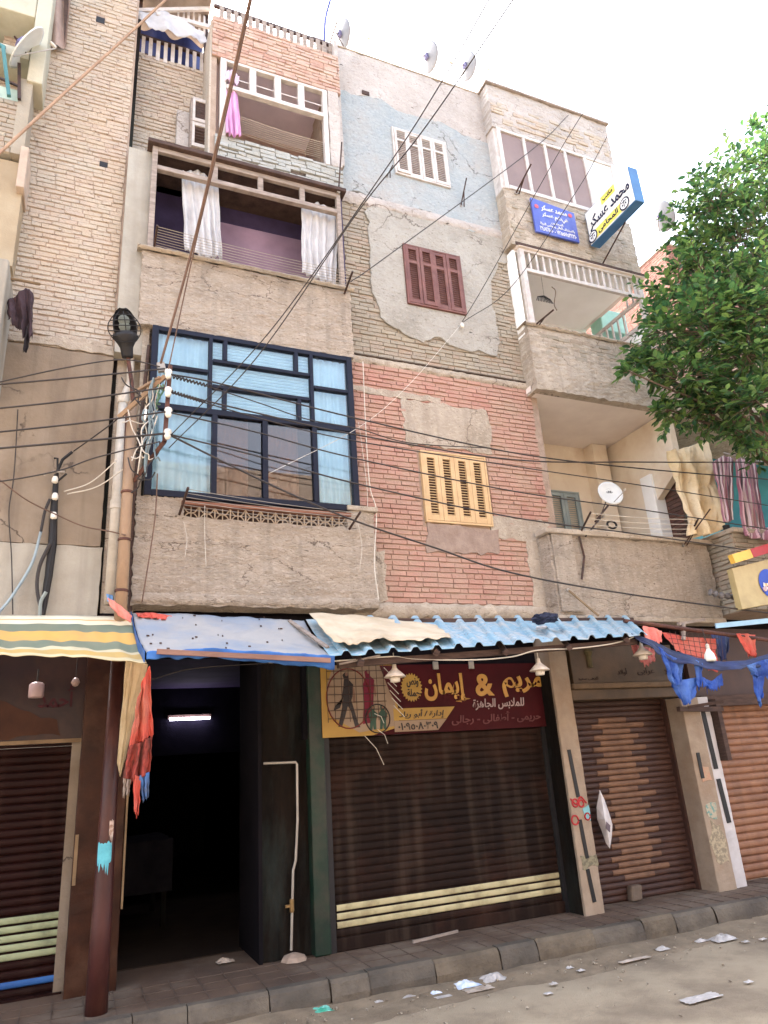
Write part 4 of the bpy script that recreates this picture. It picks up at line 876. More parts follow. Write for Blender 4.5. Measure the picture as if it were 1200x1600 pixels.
# ------------------------------------------------------------------ utility pole with lamp and bracket
PB = G(150, 1583, .17); PX, PY = PB.x, PB.y
pole = thing('utility_pole', (PX, PY, .17), 'round steel utility pole, oxblood below the awnings and tan above, at the kerb', 'pole')
zt = A(209, 630, PY).z
MB().tube([(PX, PY, SZ-.03), (PX, PY, .7), (PX, PY, 1.4), (PX+.004, PY, 2.55)], [.074, .068, .058, .05], 16).build('lower_shaft', m_redpole, pole, smooth=True)
MB().tube([(PX+.004, PY, 2.55), (PX, PY, 3.6), (PX, PY, zt)], [.048, .046, .042], 16).build('upper_shaft', m_tanpole, pole, smooth=True)
for z in (3.05, 3.48, 3.9): MB().lathe((PX, PY, z), [(.05, -.012), (.054, -.008), (.054, .008), (.05, .012)], 14).build('collar', m_rust, pole)
def cy_patch(name, z0, z1, ang, m, seed):
    b = MB(); b.grid(lambda u, v: (PX+.0635*math.cos(ang[0]+(ang[1]-ang[0])*u), PY+.0635*math.sin(ang[0]+(ang[1]-ang[0])*u), z0+(z1-z0)*v+(-.1*abs(nz(u*7, seed))*2 if v < .01 else .02*nz(u*6, seed+2)*(v > .99))), 20, 6)
    return b.build(name, m, pole)
cy_patch('cyan_paint_patch', A(165, 1345, PY).z, A(165, 1316, PY).z, (R(-150), R(-55)), mat('cyan_paint_daub', C(90, 190, 205), C(70, 160, 180), scale=14, bump=.1), 3)
cy_patch('paper_scrap', A(167, 1300, PY).z, A(167, 1282, PY).z, (R(-80), R(-50)), mat('paper_remains', C(220, 200, 186), C(150, 110, 90), scale=40), 9)
# bracket and insulators, standing out over the street
yb = PY-.35
b = MB(); b.bar(A(186, 652, PY-.05), A(258, 588, yb), .035); b.bar(A(212, 612, PY-.02), A(250, 590, yb), .025); b.build('bracket_arm', m_tanpole, pole)
b = MB(); b.bar(A(266, 572, yb), A(257, 690, yb), .035, .03); b.bar(A(257, 690, yb), A(209, 752, PY), .03); b.build('insulator_bar', m_rust, pole)
MB().obox(A(252, 574, yb), (.03, 0, .01), (0, .02, 0), (-.01, 0, .04)).build('bracket_cap', m_galv, pole)
INS = [A(263, 584, yb-.05), A(263, 612, yb-.05), A(263, 644, yb-.05), A(262, 678, yb-.05)]
for p in INS:
    MB().lathe(p, [(.012, -.05), (.018, -.045), (.03, -.02), (.022, -.005), (.034, .015), (.028, .035), (.012, .045)], 12).build('insulator', m_porcelain, pole, smooth=True)
# lamp head in a wire cage
lh = thing('street_lamp', A(200, 556, PY), 'black caged street lamp head tilted above the tan utility pole', 'street lamp')
yl = PY-.08
a, b_ = A(209, 640, PY), A(199, 552, yl); MB().tube([a, a.lerp(b_, .5)+Vector((.008, 0, 0)), b_], .018, 8).build('stem', m_rust, lh)
base = A(199, 556, yl); top = A(192, 487, yl-.12); ax = (top-base); H = ax.length; ax.normalize()
MB().lathe(base, [(.045, -.02), (.05, .0), (.055, H*.18), (.075, H*.28), (.11, H*.42), (.1, H*.5)], 14, ax).build('housing', m_black, lh, smooth=True)
sd_ = ax.cross(Vector((0, -1, 0))).normalized(); fr_ = sd_.cross(ax).normalized()
if fr_.y > 0: fr_ = -fr_
b = MB(); cen = base+ax*H*.66
b.grid(lambda u, v: cen + sd_*(.1*math.cos(u*math.pi)*math.sin(math.pi*(.08+.84*v))) - fr_*(.07*math.sin(u*math.pi)*math.sin(math.pi*(.08+.84*v))-.02) + ax*(.17*-math.cos(math.pi*(.08+.84*v))), 14, 14); b.build('reflector', m_black, lh, smooth=True)
for k, h in enumerate((.5, .65, .8)):
    c = base+ax*H*h+fr_*.0; MB().lathe(c, [(.01, -.006), (.045, 0), (.05, .012), (.03, .022), (.008, .026)], 12, fr_).build('lamp_lens', mat('murky_lens', C(110, 118, 108), C(90, 96, 90), rough=.3), lh)
b = MB()
for k in range(7):
    t = k/6; hh = H*(.36+.64*t); wd = .125*math.sin(math.pi*(.22+.7*t))+.015
    b.tube([base+ax*(hh-.04*math.sin(s*math.pi)*(1-t))+sd_*wd*math.cos(s*math.pi)+fr_*(.09*math.sin(s*math.pi)) for s in [i/10 for i in range(11)]], .0045, 5)
for s in (.0, .25, .5, .75, 1):
    b.tube([base+ax*H*(.36+.64*t)+sd_*(.125*math.sin(math.pi*(.22+.7*t))+.015)*math.cos(s*math.pi)+fr_*(.09*math.sin(s*math.pi)*math.sin(math.pi*(.2+.75*t))) for t in [i/10 for i in range(11)]], .0045, 5)
b.build('cage', m_black, lh)
# pipes beside the pole
t = thing('drain_pipe', A(172, 940, 6.14), 'dirty white plastic drain pipe running up behind the utility pole', 'pipe')
p0, p1_ = A(170, 945, 6.14), A(193, 618, 6.14); MB().tube([p0, p1_], .04, 14).build('pipe', m_whitepvc, t, smooth=True)
for f_ in (.45, .98): q = p0.lerp(p1_, f_); MB().lathe(q, [(.046, -.04), (.048, -.03), (.048, .03), (.046, .04)], 14).build('joint', m_whitepvc, t)
MB().tube([p0.lerp(p1_, .985), A(203, 598, 6.2), A(205, 560, 6.24)], .033, 12).build('upper_bend', m_whitepvc, t)
tag(MB().tube([A(203, 955, 6.1), A(207, 850, 6.1), A(212, 750, 6.1), A(222, 640, 6.1), A(233, 540, 6.1)], .017, 8).build('conduit_pipe', m_darkwood), 'thin dark conduit running up the wall just right of the utility pole', 'pipe')
tag(MB().tube([A(186, 955, 6.0), A(190, 850, 6.0), A(199, 640, 6.0)], .016, 8).build('conduit_pipe', m_rust), 'thin rusty conduit between the white drain pipe and the utility pole', 'pipe')
tag(MB().tube([A(184, 520, 6.2), A(207, 400, 6.2), A(218, 300, 6.2)], .008, 6).build('wall_cable', m_wire), 'thin black cable hanging down the grey pier above the street lamp', 'cable')
# wall closing the gap behind the pole
MB().box(.1, .4, YF+.03, YF+.3, 2.9, 5.45).build('pier', m_tan2, bld)
MB().box(.34, .4, YB+.08, YF+.03, 3.0, 5.7).build('bay_side', m_tan2, bld)

# ------------------------------------------------------------------ overhead cables
def cable(pts, r, m, label, group=None, name='overhead_cable', n=10):
    o = MB().tube(crom(pts, n), r, 6).build(name, m, smooth=True); return tag(o, label, 'cable', group)
GC = 'cables on the pole bracket'
yr = yb-.05
cable([A(-40, 606, 5.7), A(100, 575, yr), A(192, 562, yr), A(250, 573, yr)], .0056, m_wire, 'uppermost black cable reaching the pole bracket from the left', GC)
cable([A(-40, 604, 5.7), A(120, 590, yr), A(258, 576, yr)], .0072, m_wire, 'second black cable from the top between left edge and pole bracket', GC)
cable([A(-40, 642, 5.7), A(110, 626, yr), A(262, 605, yr)], .0072, m_wire, 'black cable to the middle of the pole bracket from the left', GC)
cable([A(-40, 679, 5.7), A(120, 662, yr), A(262, 643, yr)], .0072, m_wire, 'black cable from the left ending at the third white insulator', GC)
cable([A(-40, 704, 5.7), A(120, 690, yr), A(262, 677, yr)], .0085, m_wire, 'thick black cable from the left ending at the lowest white insulator', GC)
cable([A(-40, 758, 5.7), A(40, 746, yr), A(100, 733, yr), A(150, 715, yr), A(250, 690, yr)], .0056, m_wire, 'black cable passing the wall riser and climbing to the pole bracket', GC)
cable([INS[0], A(350, 601, yr), A(550, 652, yr), A(800, 707, yr), A(1000, 732, yr), A(1240, 752, yr)], .0072, m_wire, 'topmost black cable crossing the blue window towards the tree', GC)
cable([INS[1], A(400, 645, yr), A(550, 678, yr), A(800, 718, yr), A(1000, 722, yr), A(1230, 722, yr)], .0072, m_wire, 'slack black cable crossing below the window transom', GC)
cable([INS[1], A(400, 652, yr), A(550, 688, yr), A(800, 728, yr), A(1000, 758, yr), A(1240, 796, yr)], .0056, m_wire, 'thin black cable just under the slack one, passing the yellow shutters top', GC)
cable([INS[2], A(400, 675, yr), A(550, 715, yr), A(800, 767, yr), A(1000, 796, yr), A(1240, 833, yr)], .0064, m_wire, 'black cable from the third insulator across the upper yellow shutters', GC)
cable([INS[3], A(400, 712, yr), A(550, 754, yr), A(800, 808, yr), A(1000, 835, yr), A(1240, 870, yr)], .0072, m_wire, 'black cable from the lowest insulator across the lower yellow shutters', GC)
cable([INS[3], A(350, 722, yr), A(450, 770, yr), A(558, 815, yr), A(680, 856, yr), A(800, 895, yr), A(980, 928, yr), A(1240, 963, yr)], .0085, m_wire, 'thick black cable sagging from the bracket down past the balcony corner', GC)
cable([INS[0], A(400, 628, yr), A(480, 655, yr), A(560, 670, yr), A(640, 692, yr), A(760, 700, yr)], .005, m_wire, 'thin looping cable across the red brick under the topmost one', GC)
# spiral-bound tail on the two upper right cables
for q0, q1, lab in ((A(268, 588, yr), A(330, 604, yr), 'tightly wound black cable tail beside the first insulator'), (A(268, 612, yr), A(320, 628, yr), 'tightly wound black cable tail beside the second insulator')):
    d = q1-q0; L = d.normalized(); k1 = L.orthogonal().normalized(); k2 = L.cross(k1)
    tag(MB().tube([q0+d*(i/80)+.014*(math.cos(i*.9)*k1+math.sin(i*.9)*k2) for i in range(81)], .006, 5).build('cable_splice', m_wire, smooth=True), lab, 'cable', GC)
up = lambda px, py, y: A(px, py, y)
cable([A(250, 572, yb), A(300, 390, 5.0), A(347, 190, 4.2), A(395, -20, 3.4)], .011, m_wirebrown, 'thick brown cable rising from the pole bracket over the third floor balcony')
cable([A(256, 610, yb), A(303, 392, 5.05), A(350, 192, 4.25), A(398, -20, 3.4)], .006, m_wirebrown, 'thinner brown cable twinned with the thick one over the third floor balcony')
cable([A(-30, 266, 5.6), A(100, 146, 5.9), A(205, 50, 6.2), A(290, -30, 6.4)], .014, mat('brown_rope', C(176, 140, 108), C(150, 116, 88)), 'brown cord slanting across the pale brick at the upper left')
cable([A(265, 682, yr), A(420, 520, 4.6), A(600, 268, 3.4), A(690, 128, 2.8), A(775, -20, 2.2)], .0045, m_wire, 'left of two thin cables rising from the pole past the white shutters')
cable([A(264, 700, yr), A(400, 560, 4.6), A(560, 330, 3.6), A(660, 205, 2.9), A(815, -20, 2.1)], .0045, m_wire, 'right of two thin cables rising from the pole past the white shutters')
cable([A(722, 503, 6.2), A(760, 440, 5.8), A(875, 235, 4.6), A(950, 115, 3.9), A(1030, -20, 3.2)], .0045, m_wire, 'thin cable rising from the white wall insulator past the blue plate')
cable([A(724, 503, 6.2), A(800, 447, 5.9), A(900, 300, 5), A(945, 220, 4.6), A(1070, -20, 3.6)], .0045, m_wire, 'thin cable from the white insulator past the white railing into the sky')
cable([A(548, 440, 6.0), A(600, 404, 6.0), A(830, 235, 6.0), A(888, 180, 6.0)], .006, m_wire, 'thin cable from the curtained balcony bracket to the mauve panels')
cable([A(722, 505, 6.2), A(640, 600, 6.05), A(560, 668, 5.9), A(420, 740, 5.7)], .0028, m_wirewhite, 'pale string from the little white insulator down across the red brick')
i_ = MB().lathe(A(722, 508, 6.21), [(.01, -.04), (.022, -.03), (.028, 0), (.018, .02), (.01, .03)], 10).build('insulator', m_porcelain); tag(i_, 'small white porcelain insulator on the wall under the brown shutters', 'insulator')
cable([A(567, 565, 6.1), A(572, 680, 6.1), A(578, 760, 6.1), A(588, 800, 6.08), A(585, 880, 6.0), A(592, 940, 6.0)], .005, m_wirewhite, 'pale cable hanging down the right corner of the blue window and balcony')
cable([A(560, 660, 6.1), A(566, 700, 6.1), A(574, 790, 6.1), A(550, 805, 6.0)], .0028, m_wirewhite, 'second thin pale wire looping beside the blue window corner')
for i, (px, y0_, y1_, lab) in enumerate(((320, 790, 885, 'pale string trailing down the balcony under the left end of the grille'), (287, 815, 870, 'short pale string left of the grille on the balcony front'), (560, 820, 890, 'pale string trailing down the balcony under the right end of the grille'))):
    cable([A(px, y0_, 6.0), A(px+6*math.sin(i), (y0_+y1_)/2, 6.02), A(px+2, y1_, 6.0)], .0028, m_wirewhite, lab, 'strings on the balcony front', 'string')
cable([A(246, 740, 5.8), A(243, 800, 5.85), A(235, 860, 5.9), A(222, 940, 5.95)], .006, m_wirebrown, 'thin brown wire hanging from the cable tangle to the balcony corner')
# tangle of service wires hanging at the pole
tg = thing('cable_tangle', A(235, 640, 5.75), 'tangle of grey, white and green service wires looped under the pole bracket', 'cable')
def loopy(name, m, specs, r):
    for a_, b__, sag, k in specs:
        P_ = [A(a_[0], a_[1], 5.6)]
        for j in range(1, 6):
            t = j/6; P_.append(A(a_[0]+(b__[0]-a_[0])*t+14*nz(k*3.1, t*5), a_[1]+(b__[1]-a_[1])*t+sag*math.sin(t*math.pi)+10*nz(k*7.7, t*5), 5.62+.08*nz(k, t*3)))
        P_.append(A(b__[0], b__[1], 5.66)); MB().tube(crom(P_, 6), r, 5).build(name, m, tg)
loopy('grey_wire', mat('blue_grey_cable', C(126, 146, 152), C(100, 116, 124), bump=0), [((240, 590), (228, 745), 0, i) for i in range(4)] + [((232, 640), (250, 720), 20, 9), ((225, 640), (222, 700), 5, 12)], .007)
loopy('white_wire', m_wirewhite, [((250, 600), (206, 720), 10, 20), ((246, 650), (205, 714), 30, 21), ((200, 640), (240, 716), 25, 22), ((190, 660), (246, 640), 6, 23), ((236, 600), (215, 740), 0, 24)], .005)
loopy('dark_wire', m_wire, [((205, 590), (222, 640), 4, 30), ((200, 715), (242, 738), 22, 31), ((190, 590), (232, 640), -3, 32), ((250, 690), (205, 770), 10, 33)], .006)
loopy('green_wire', mat('green_cable', C(110, 150, 118), C(84, 120, 94), bump=0), [((252, 590), (246, 640), 4, 40), ((246, 596), (250, 632), 0, 41), ((255, 600), (243, 625), 3, 42)], .008)
b = MB(); c = A(222, 668, 5.7); b.tube([c+Vector((.035*math.cos(t*.8), .035*math.sin(t*.8), -.0045*t)) for t in range(60)], .006, 5); b.build('coil', m_wire, tg)
for i, ((a0, b0), (a1, b1), lab) in enumerate((((100, 768), (182, 720), 'pale wire from the wall riser up to the white pipe, upper one'), ((105, 772), (200, 728), 'pale wire from the wall riser up to the white pipe, lower one'))):
    cable([A(a0, b0, 6.2), A((a0+a1)/2, (b0+b1)/2+10, 6.1), A(a1, b1, 6.0)], .005, m_wirewhite, lab, 'pale wires at the wall riser')
cable([A(115, 705, 6.15), A(150, 680, 6.0), A(186, 652, 5.9), A(212, 620, 5.8)], .006, m_wire, 'dark wire from the top of the wall riser up to the lamp stem')
cable([A(-10, 742, 5.9), A(40, 780, 6.0), A(90, 805, 6.1), A(130, 822, 6.1), A(170, 830, 6.0), A(196, 836, PY-.07)], .0056, m_wirebrown, 'brown wire sagging across the stained wall to the pole')
cable([A(28, 640, 6.22), A(22, 740, 6.22), A(14, 800, 6.22), A(18, 870, 6.22), A(20, 960, 6.22)], .005, m_wire, 'thin dark wire down the stained wall near the left edge')
cable([A(64, 830, 6.2), A(50, 880, 6.2), A(20, 930, 6.2), A(0, 955, 6.2), A(-30, 990, 6.2)], .012, mat('pale_blue_cable', C(150, 168, 176), C(130, 146, 156), bump=0), 'thick pale blue cable curving down the light grey wall to the striped awning')
# riser of black service cables on the stained wall
rs = thing('cable_riser', A(84, 840, 6.2), 'bundle of black service cables with white insulators on the stained wall', 'cable')
MB().tube([A(88, 742, 6.2), A(84, 800, 6.2), A(82, 850, 6.2), A(76, 900, 6.2), A(66, 960, 6.2)], [.02, .03, .034, .03, .024], 8).build('bundle', m_black, rs)
MB().tube(crom([A(78, 850, 6.17), A(62, 885, 6.17), A(58, 920, 6.17), A(66, 960, 6.17)], 6), .016, 6).build('loop', m_wire, rs)
MB().tube(crom([A(78, 780, 6.17), A(70, 800, 6.17), A(64, 830, 6.17)], 6), .013, 6).build('loop', m_wire, rs)
b = MB(); b.tube([A(88, 740, 6.18), A(98, 718, 6.14), A(113, 706, 6.12)], .014, 6); b.tube([A(90, 742, 6.18), A(90, 716, 6.16), A(84, 716, 6.16)], .01, 6); b.tube([A(90, 752, 6.18), A(104, 740, 6.14)], .009, 6); b.build('branch', m_black, rs)
b = MB(); b.tube([A(68, 742, 6.15), A(84, 737, 6.14), A(101, 737, 6.15)], .008, 6); b.build('clamp', m_galv, rs)
for px, py in ((86, 750), (86, 776), (84, 806)): MB().lathe(A(px, py, 6.17), [(.014, -.03), (.026, -.02), (.026, .01), (.018, .03)], 10).build('insulator', m_porcelain, rs)
MB().tube(crom([A(72, 925, 6.16), A(64, 940, 6.16), A(62, 962, 6.16)], 5), .015, 6).build('grey_tail', mat('grey_cable', C(140, 150, 146), bump=0), rs)

# ------------------------------------------------------------------ satellite dishes
def dish(face, d, r, label, m=m_dish, post=None, depth=.18, arm=None, group=None):
    """shallow bowl at centre face looking along d, with feed arm, bracket and post"""
    t = thing('satellite_dish', face, label, 'satellite dish', group); d = Vector(d).normalized(); face = Vector(face)
    a = d.orthogonal().normalized() if abs(d.z) > .95 else Vector((-d.y, d.x, 0)).normalized(); b_ = d.cross(a)
    b = MB(); nr, na = 8, 32
    vs = [face + (a*math.cos(j*2*math.pi/na)+b_*math.sin(j*2*math.pi/na)*1.08)*r*i/nr + d*(depth*r*((i/nr)**2-1)) for i in range(nr+1) for j in range(na)]
    b.add(vs, [(i*na+j, i*na+(j+1) % na, (i+1)*na+(j+1) % na, (i+1)*na+j) for i in range(nr) for j in range(na)]); b.build('bowl', m, t, smooth=True, solid=.012)
    arm = arm or (face + d*r*1.25 - Vector((0, 0, r*.55)))
    st = face - b_*r*.9*(1 if b_.z > 0 else -1)
    MB().tube([st, arm], r*.03, 6).build('feed_arm', m_galv, t)
    MB().tube([arm-d*r*.05, arm+Vector((0, 0, r*.08)), arm-d*r*.22+Vector((0, 0, r*.1))], r*.075, 8).build('feed_horn', m_whitepvc, t)
    bk = face - d*(depth*r+.02); MB().obox(bk, a*r*.16, b_*r*.2, d*r*.1).build('bracket', mat('blue_grey_bracket', C(110, 108, 150), C(96, 94, 130), bump=0), t)
    if post: MB().tube([bk, bk-d*r*.3, Vector(post)], r*.04, 6).build('post', m_darkmetal, t)
    return t
q = A(536, 55, 6.6); dish(q, (.97, .12, .2), .2, 'tilted satellite dish on the roof edge right of the picket fence', post=A(540, 78, 6.6), arm=A(578, 62, 6.5))
q = A(671, 90, 6.6); dish(q, (.97, .12, .2), .21, 'satellite dish on the roof parapet above the white shutters, left one of the pair', post=A(660, 130, 6.4), arm=A(706, 99, 6.5))
q = A(731, 104, 6.7); dish(q, (.97, .12, .2), .2, 'satellite dish on the roof parapet beside the right-hand bay, right one of the pair', post=A(728, 140, 6.5), arm=A(764, 110, 6.6))
q = A(42, 75, 5.85); dish(q, (.82, .25, -.45), .24, 'white satellite dish seen edge on at the upper left corner', m=m_dishwhite, post=A(64, 118, 6.2), arm=A(86, 76, 5.9))
q = A(954, 770, 6.25); dish(q, (-.25, -.95, .25), .155, 'white satellite dish on the first floor balcony with a dark badge', m=m_dishwhite, post=A(936, 812, 6.15), arm=A(977, 766, 6.05))
dl = [o for o in COL.objects if o.name.startswith('satellite_dish')][-1]
fd = Vector((-.25, -.95, .25)).normalized(); ud = Vector((.95, -.25, 0)).normalized(); vd = fd.cross(ud) if fd.cross(ud).z > 0 else ud.cross(fd)
if ud.cross(vd).dot(fd) < 0: ud, vd = ud, -vd
vd = vd if vd.z > 0 else -vd
lettering('TUNEX', dl, q-fd*.024+vd*.01, ud, vd, -.055, .055, .0, .034, m_black, .02, arabic=False)
MB().tube([q-fd*.02+ud*(-.06+.12*i/8)+vd*(.05+.022*math.sin(i/8*math.pi)) for i in range(9)], .004, 5).build('badge_arc', m_black, dl)
b = MB(); b.tube([A(936, 812, 6.12), A(915, 838, 6.02)], .01); b.tube([A(950, 790, 6.15), A(930, 815, 6.1)], .012); b.build('mast', m_darkmetal, dl)
t = thing('wire_coil', A(958, 822, 6.2), 'coil of black wire beside the white dish on the first floor balcony', 'cable'); b = MB()
for k in range(4): b.tube([A(956, 820, 6.2)+Vector(((.075-.006*k)*math.cos(i*.3), .02*nz(i, k), (.05-.004*k)*math.sin(i*.3))) for i in range(22)], .006, 5)
b.build('coil', m_black, t)
t = thing('wire_coil', A(938, 808, 6.15), 'scribbled knot of wire around the foot of the white dish', 'cable'); b = MB()
b.tube([A(937, 808, 6.12)+Vector((.05*nz(i*.5, 1)*2, .03*nz(i*.5, 2), .04*nz(i*.5, 3)*2)) for i in range(50)], .004, 4); b.build('coil', m_wire, t)
q = A(1036, 338, 9); dish(q, (.85, -.1, .4), .32, 'grey satellite dish on the red brick house behind the tree', post=A(1030, 372, 9), arm=A(1056, 360, 9))

# ------------------------------------------------------------------ clothes lines
def clothes_line(label, pl, pr, n, spread, y, fall=0, r=.0035, m=m_galv, bar=True):
    """two angled brackets with lines strung between; pl, pr = photo pixels (x, y_top, y_bottom, dx)"""
    t = thing('clothes_line', A(pl[0], pl[2], y), label, 'clothes line', 'clothes lines on the balconies')
    ends = []
    for px, ya, yb_, dx in (pl, pr):
        lo, hi = A(px, yb_, y+.02), A(px+dx, ya, y-.3)
        if bar: MB().tube([lo, hi], .012, 6).build('bracket', m_darkmetal, t)
        ends.append((lo, hi))
    for k in range(n):
        f_ = .25+.7*k/(n-1); a_, b__ = ends[0][0].lerp(ends[0][1], f_), ends[1][0].lerp(ends[1][1], f_)
        MB().tube([a_.lerp(b__, i/6)-Vector((0, 0, .02*math.sin(i/6*math.pi))) for i in range(7)], r, 4).build('line', m, t)
clothes_line('clothes line strung along the curtained third floor balcony between dark brackets', (240, 352, 392, 6), (537, 424, 462, 14), 8, 0, YB)
clothes_line('clothes line along the foot of the blue window on rusty brackets', (280, 762, 805, 14), (545, 800, 828, 18), 6, 0, YB, r=.003)
clothes_line('clothes line rows inside the top floor window with the pink cloth', (372, 180, 216, 4), (505, 222, 256, 3), 9, 0, YB+.35, bar=False, m=m_wirewhite)
clothes_line('short clothes line across the first floor loggia by the white dish', (905, 800, 836, 18), (1075, 810, 842, 16), 4, 0, YB, m=m_wirewhite)
def rod(label, a_, b__, ya, yb_, r=.012, m=m_darkmetal, fork=True):
    t = thing('line_bracket', A(*a_, ya), label, 'bracket', 'loose line brackets on the walls'); p, q_ = A(*a_, ya), A(*b__, yb_)
    bb = MB(); bb.tube([p, q_], r, 6)
    if fork: bb.tube([p.lerp(q_, .55), p+Vector((.05, 0, 0))], r*.8, 6)
    bb.build('rod', m, t); MB().lathe(p, [(.02, -.01), (.022, 0), (.02, .01)], 8, (0, 1, 0)).build('wall_plate', m_galv, t)
rod('dark line bracket on the wall under the mauve panels', (806, 302), (830, 256), YB-.01, YB-.35)
rod('small dark hook on the blue plaster right of the white shutters', (720, 322), (729, 278), YF-.03, YF-.25, .009)
rod('dark rod on the third floor left parapet corner beside the brick', (529, 300), (534, 222), YB-.02, YB-.2, .009, fork=False)
rod('rusty line bracket on the white railed balcony parapet', (836, 508), (865, 484), YB-.01, YB-.3, .011)
rod('thin dark bracket on the right end of the first floor parapet', (1068, 852), (1110, 795), YB-.02, YB-.4, .008)
rod('rusty bracket beside the bottom left corner of the white shutters', (604, 276), (614, 258), YF-.03, YF-.2, .008)
rod('pale wooden strut leaning from the balcony corner to the canopy', (888, 922), (935, 962), 6.0, 5.7, .012, m_marble_l, fork=False)
t = thing('wire_bundle', A(845, 470, 6.3), 'tuft of black wires hanging in the white railed loggia', 'cable'); b = MB(); c = A(850, 462, 6.3)
for k in range(11): b.tube([c+Vector((0, 0, .0)), c+Vector((.02*(k-5), .01, -.03+.03*nz(k, 1))), c+Vector((.026*(k-5)+.02*nz(k, 3), .0, -.1+.05*nz(k, 2)))], .006, 5)
b.build('strands', m_black, t); MB().tube([c, A(838, 380, YB+.1)], .003, 4).build('string', m_wire, t)
t = thing('wire_bundle', A(868, 470, 6.3), 'single drooping cord with a plug beside the black wire tuft', 'cable')
MB().tube(crom([A(862, 448, 6.3), A(868, 455, 6.3), A(866, 475, 6.3), A(870, 485, 6.3)], 5), .006, 5).build('cord', m_wirebrown, t)
t = thing('storage_tank', A(955, 505, 7.0), 'small pale green plastic tank in the white railed loggia', 'tank'); a_, b__ = A(935, 520, 7.1), A(962, 494, 7.1)
MB().box(a_.x, b__.x+.1, 7.0, 7.25, a_.z, b__.z).build('body', mat('pale_green_plastic', C(160, 214, 196), C(140, 196, 180), rough=.4), t, bevel=.02)
# ------------------------------------------------------------------ curtains and things on the balconies
def hang(name, label, cat, top, bot, ya, yb_, m, folds=7, amp=.03, nu=60, nv=24, group=None, rag=0, seed=0):
    """cloth between an upper and a lower pixel polyline (both left to right)"""
    b = MB(); pt = [A(*p, ya) for p in top]; pb = [A(*p, yb_) for p in bot]
    def fn(u, v):
        q = lerp_poly(pb, u).lerp(lerp_poly(pt, u), v)
        k = math.sin(u*folds*2*math.pi+1.5*nz(u*4, v*1.5, seed))+.6*nz(u*8, v*3, seed+5)
        q = q + Vector((.4*amp*nz(u*6, v*4, seed+1), -.3*amp*nz(u*17, v*9, seed+8)-amp*k*(.35+.65*(1-v)), 0))
        if rag and v < .12: q.z += rag*1.3*nz(u*15, seed+2)*(1-v/.12)
        return q
    b.grid(fn, int(nu*1.6), int(nv*1.4)); o = b.build(name, m, smooth=True, solid=.003); return tag(o, label, cat, group)
hang('curtain', 'left off white curtain gathered in the open third floor balcony', 'curtain', [(283, 268), (312, 266), (341, 290)], [(289, 392), (322, 402), (347, 404)], YB+.12, YB+.12, m_curtain, 5, .03, seed=1)
hang('curtain', 'right off white curtain beside the brick edge of the third floor balcony', 'curtain', [(471, 322), (497, 316), (529, 334)], [(472, 426), (500, 438), (524, 446)], YB+.12, YB+.12, m_curtain, 5, .03, seed=2)
hang('hanging_cloth', 'pink striped cloth hanging in the top floor window', 'cloth', [(351, 133), (360, 128), (370, 136)], [(353, 208), (364, 213), (377, 212)], YB+.04, YB-.05, m_pink, 3, .025, 40, 20, seed=4)
hang('hanging_cloth', 'white and pink bunched cloth over the transom at the top window', 'cloth', [(353, 112), (364, 108), (374, 120)], [(352, 127), (362, 126), (372, 132)], YB-.02, YB-.02, mat('pale_pink_cloth', C(238, 216, 236), C(220, 190, 220), translucent=.2), 2, .03, 24, 8, seed=6)
hang('hanging_cloth', 'blue cloth on the boarded left side of the third floor balcony', 'cloth', [(208, 330), (216, 300), (222, 296)], [(207, 355), (213, 345), (222, 318)], YB+.2, YB+.2, mat('slate_blue_cloth', C(84, 112, 146), C(64, 88, 120)), 2, .015, 20, 10)
cab = thing('wooden_cabinet', A(312, 235, 6.35), 'worn two door wooden cabinet fixed beside the top floor balcony', 'cabinet')
a_, b__ = A(299, 232, 6.35), A(331, 158, 6.35); x0, x1 = a_.x, b__.x-.02; z0, z1 = A(315, 233, 6.35).z, A(315, 155, 6.35).z
MB().box(x0-.02, x1+.02, 6.36, 6.6, z0, z1).build('body', m_greywood, cab, bevel=.008)
zm = (z0+z1)/2
for c, d in ((z0+.01, zm-.008), (zm+.008, z1-.01)):
    b = MB(); b.box(x0, x0+.03, 6.335, 6.36, c, d); b.box(x1-.03, x1, 6.335, 6.36, c, d); b.box(x0+.03, x1-.03, 6.337, 6.36, c, c+.05); b.box(x0+.03, x1-.03, 6.337, 6.36, d-.05, d)
    o = b.build('door', m_whitewood, cab, bevel=.003); b = MB()
    if c > zm: b.box(x0+.03, x1-.03, 6.352, 6.359, c+.05, d-.05); b.box((x0+x1)/2-.012, (x0+x1)/2+.012, 6.346, 6.351, (c+d)/2-.03, (c+d)/2)
    else:
        for k in range(5): b.obox(((x0+x1)/2, 6.348, c+.07+k*.045), ((x1-x0)/2-.03, 0, 0), (0, .008, -.006), (0, .002, .004))
        b.box(x0+.03, x1-.03, 6.356, 6.359, c+.05, d-.05)
    b.build('panel', m_darkwood, o)
# picket fences and shade on the roof
def pickets(label, x0, x1, y, z0, z1, n, m, wid, rail_m, gap=()):
    t = thing('picket_fence', ((x0+x1)/2, y, z0), label, 'fence')
    for k in range(n):
        x = x0+(x1-x0)*(k+.5)/n; h = z1-.03*random.random()
        MB().box(x-wid/2, x+wid/2, y, y+.015, z0, h, jit=.004).build('picket', m, t)
    for z in (z1-.02,): MB().box(x0-.05, x1+.05, y+.015, y+.05, z, z+.045).build('rail', rail_m, t)
    MB().box(x0-.05, x1+.05, y+.015, y+.04, z0+.05, z0+.08).build('rail', rail_m, t)
    return t
pickets('white picket fence on the roof above the pink cloth window', 1.0, 2.5, YB+.12, 10.16, 10.52, 17, m_greywood, .055, m_darkmetal)
pickets('broken white picket fence on the low roof beside the top bay', .14, .92, 6.6, 9.8, 10.16, 9, m_whitewood, .04, m_darkmetal)
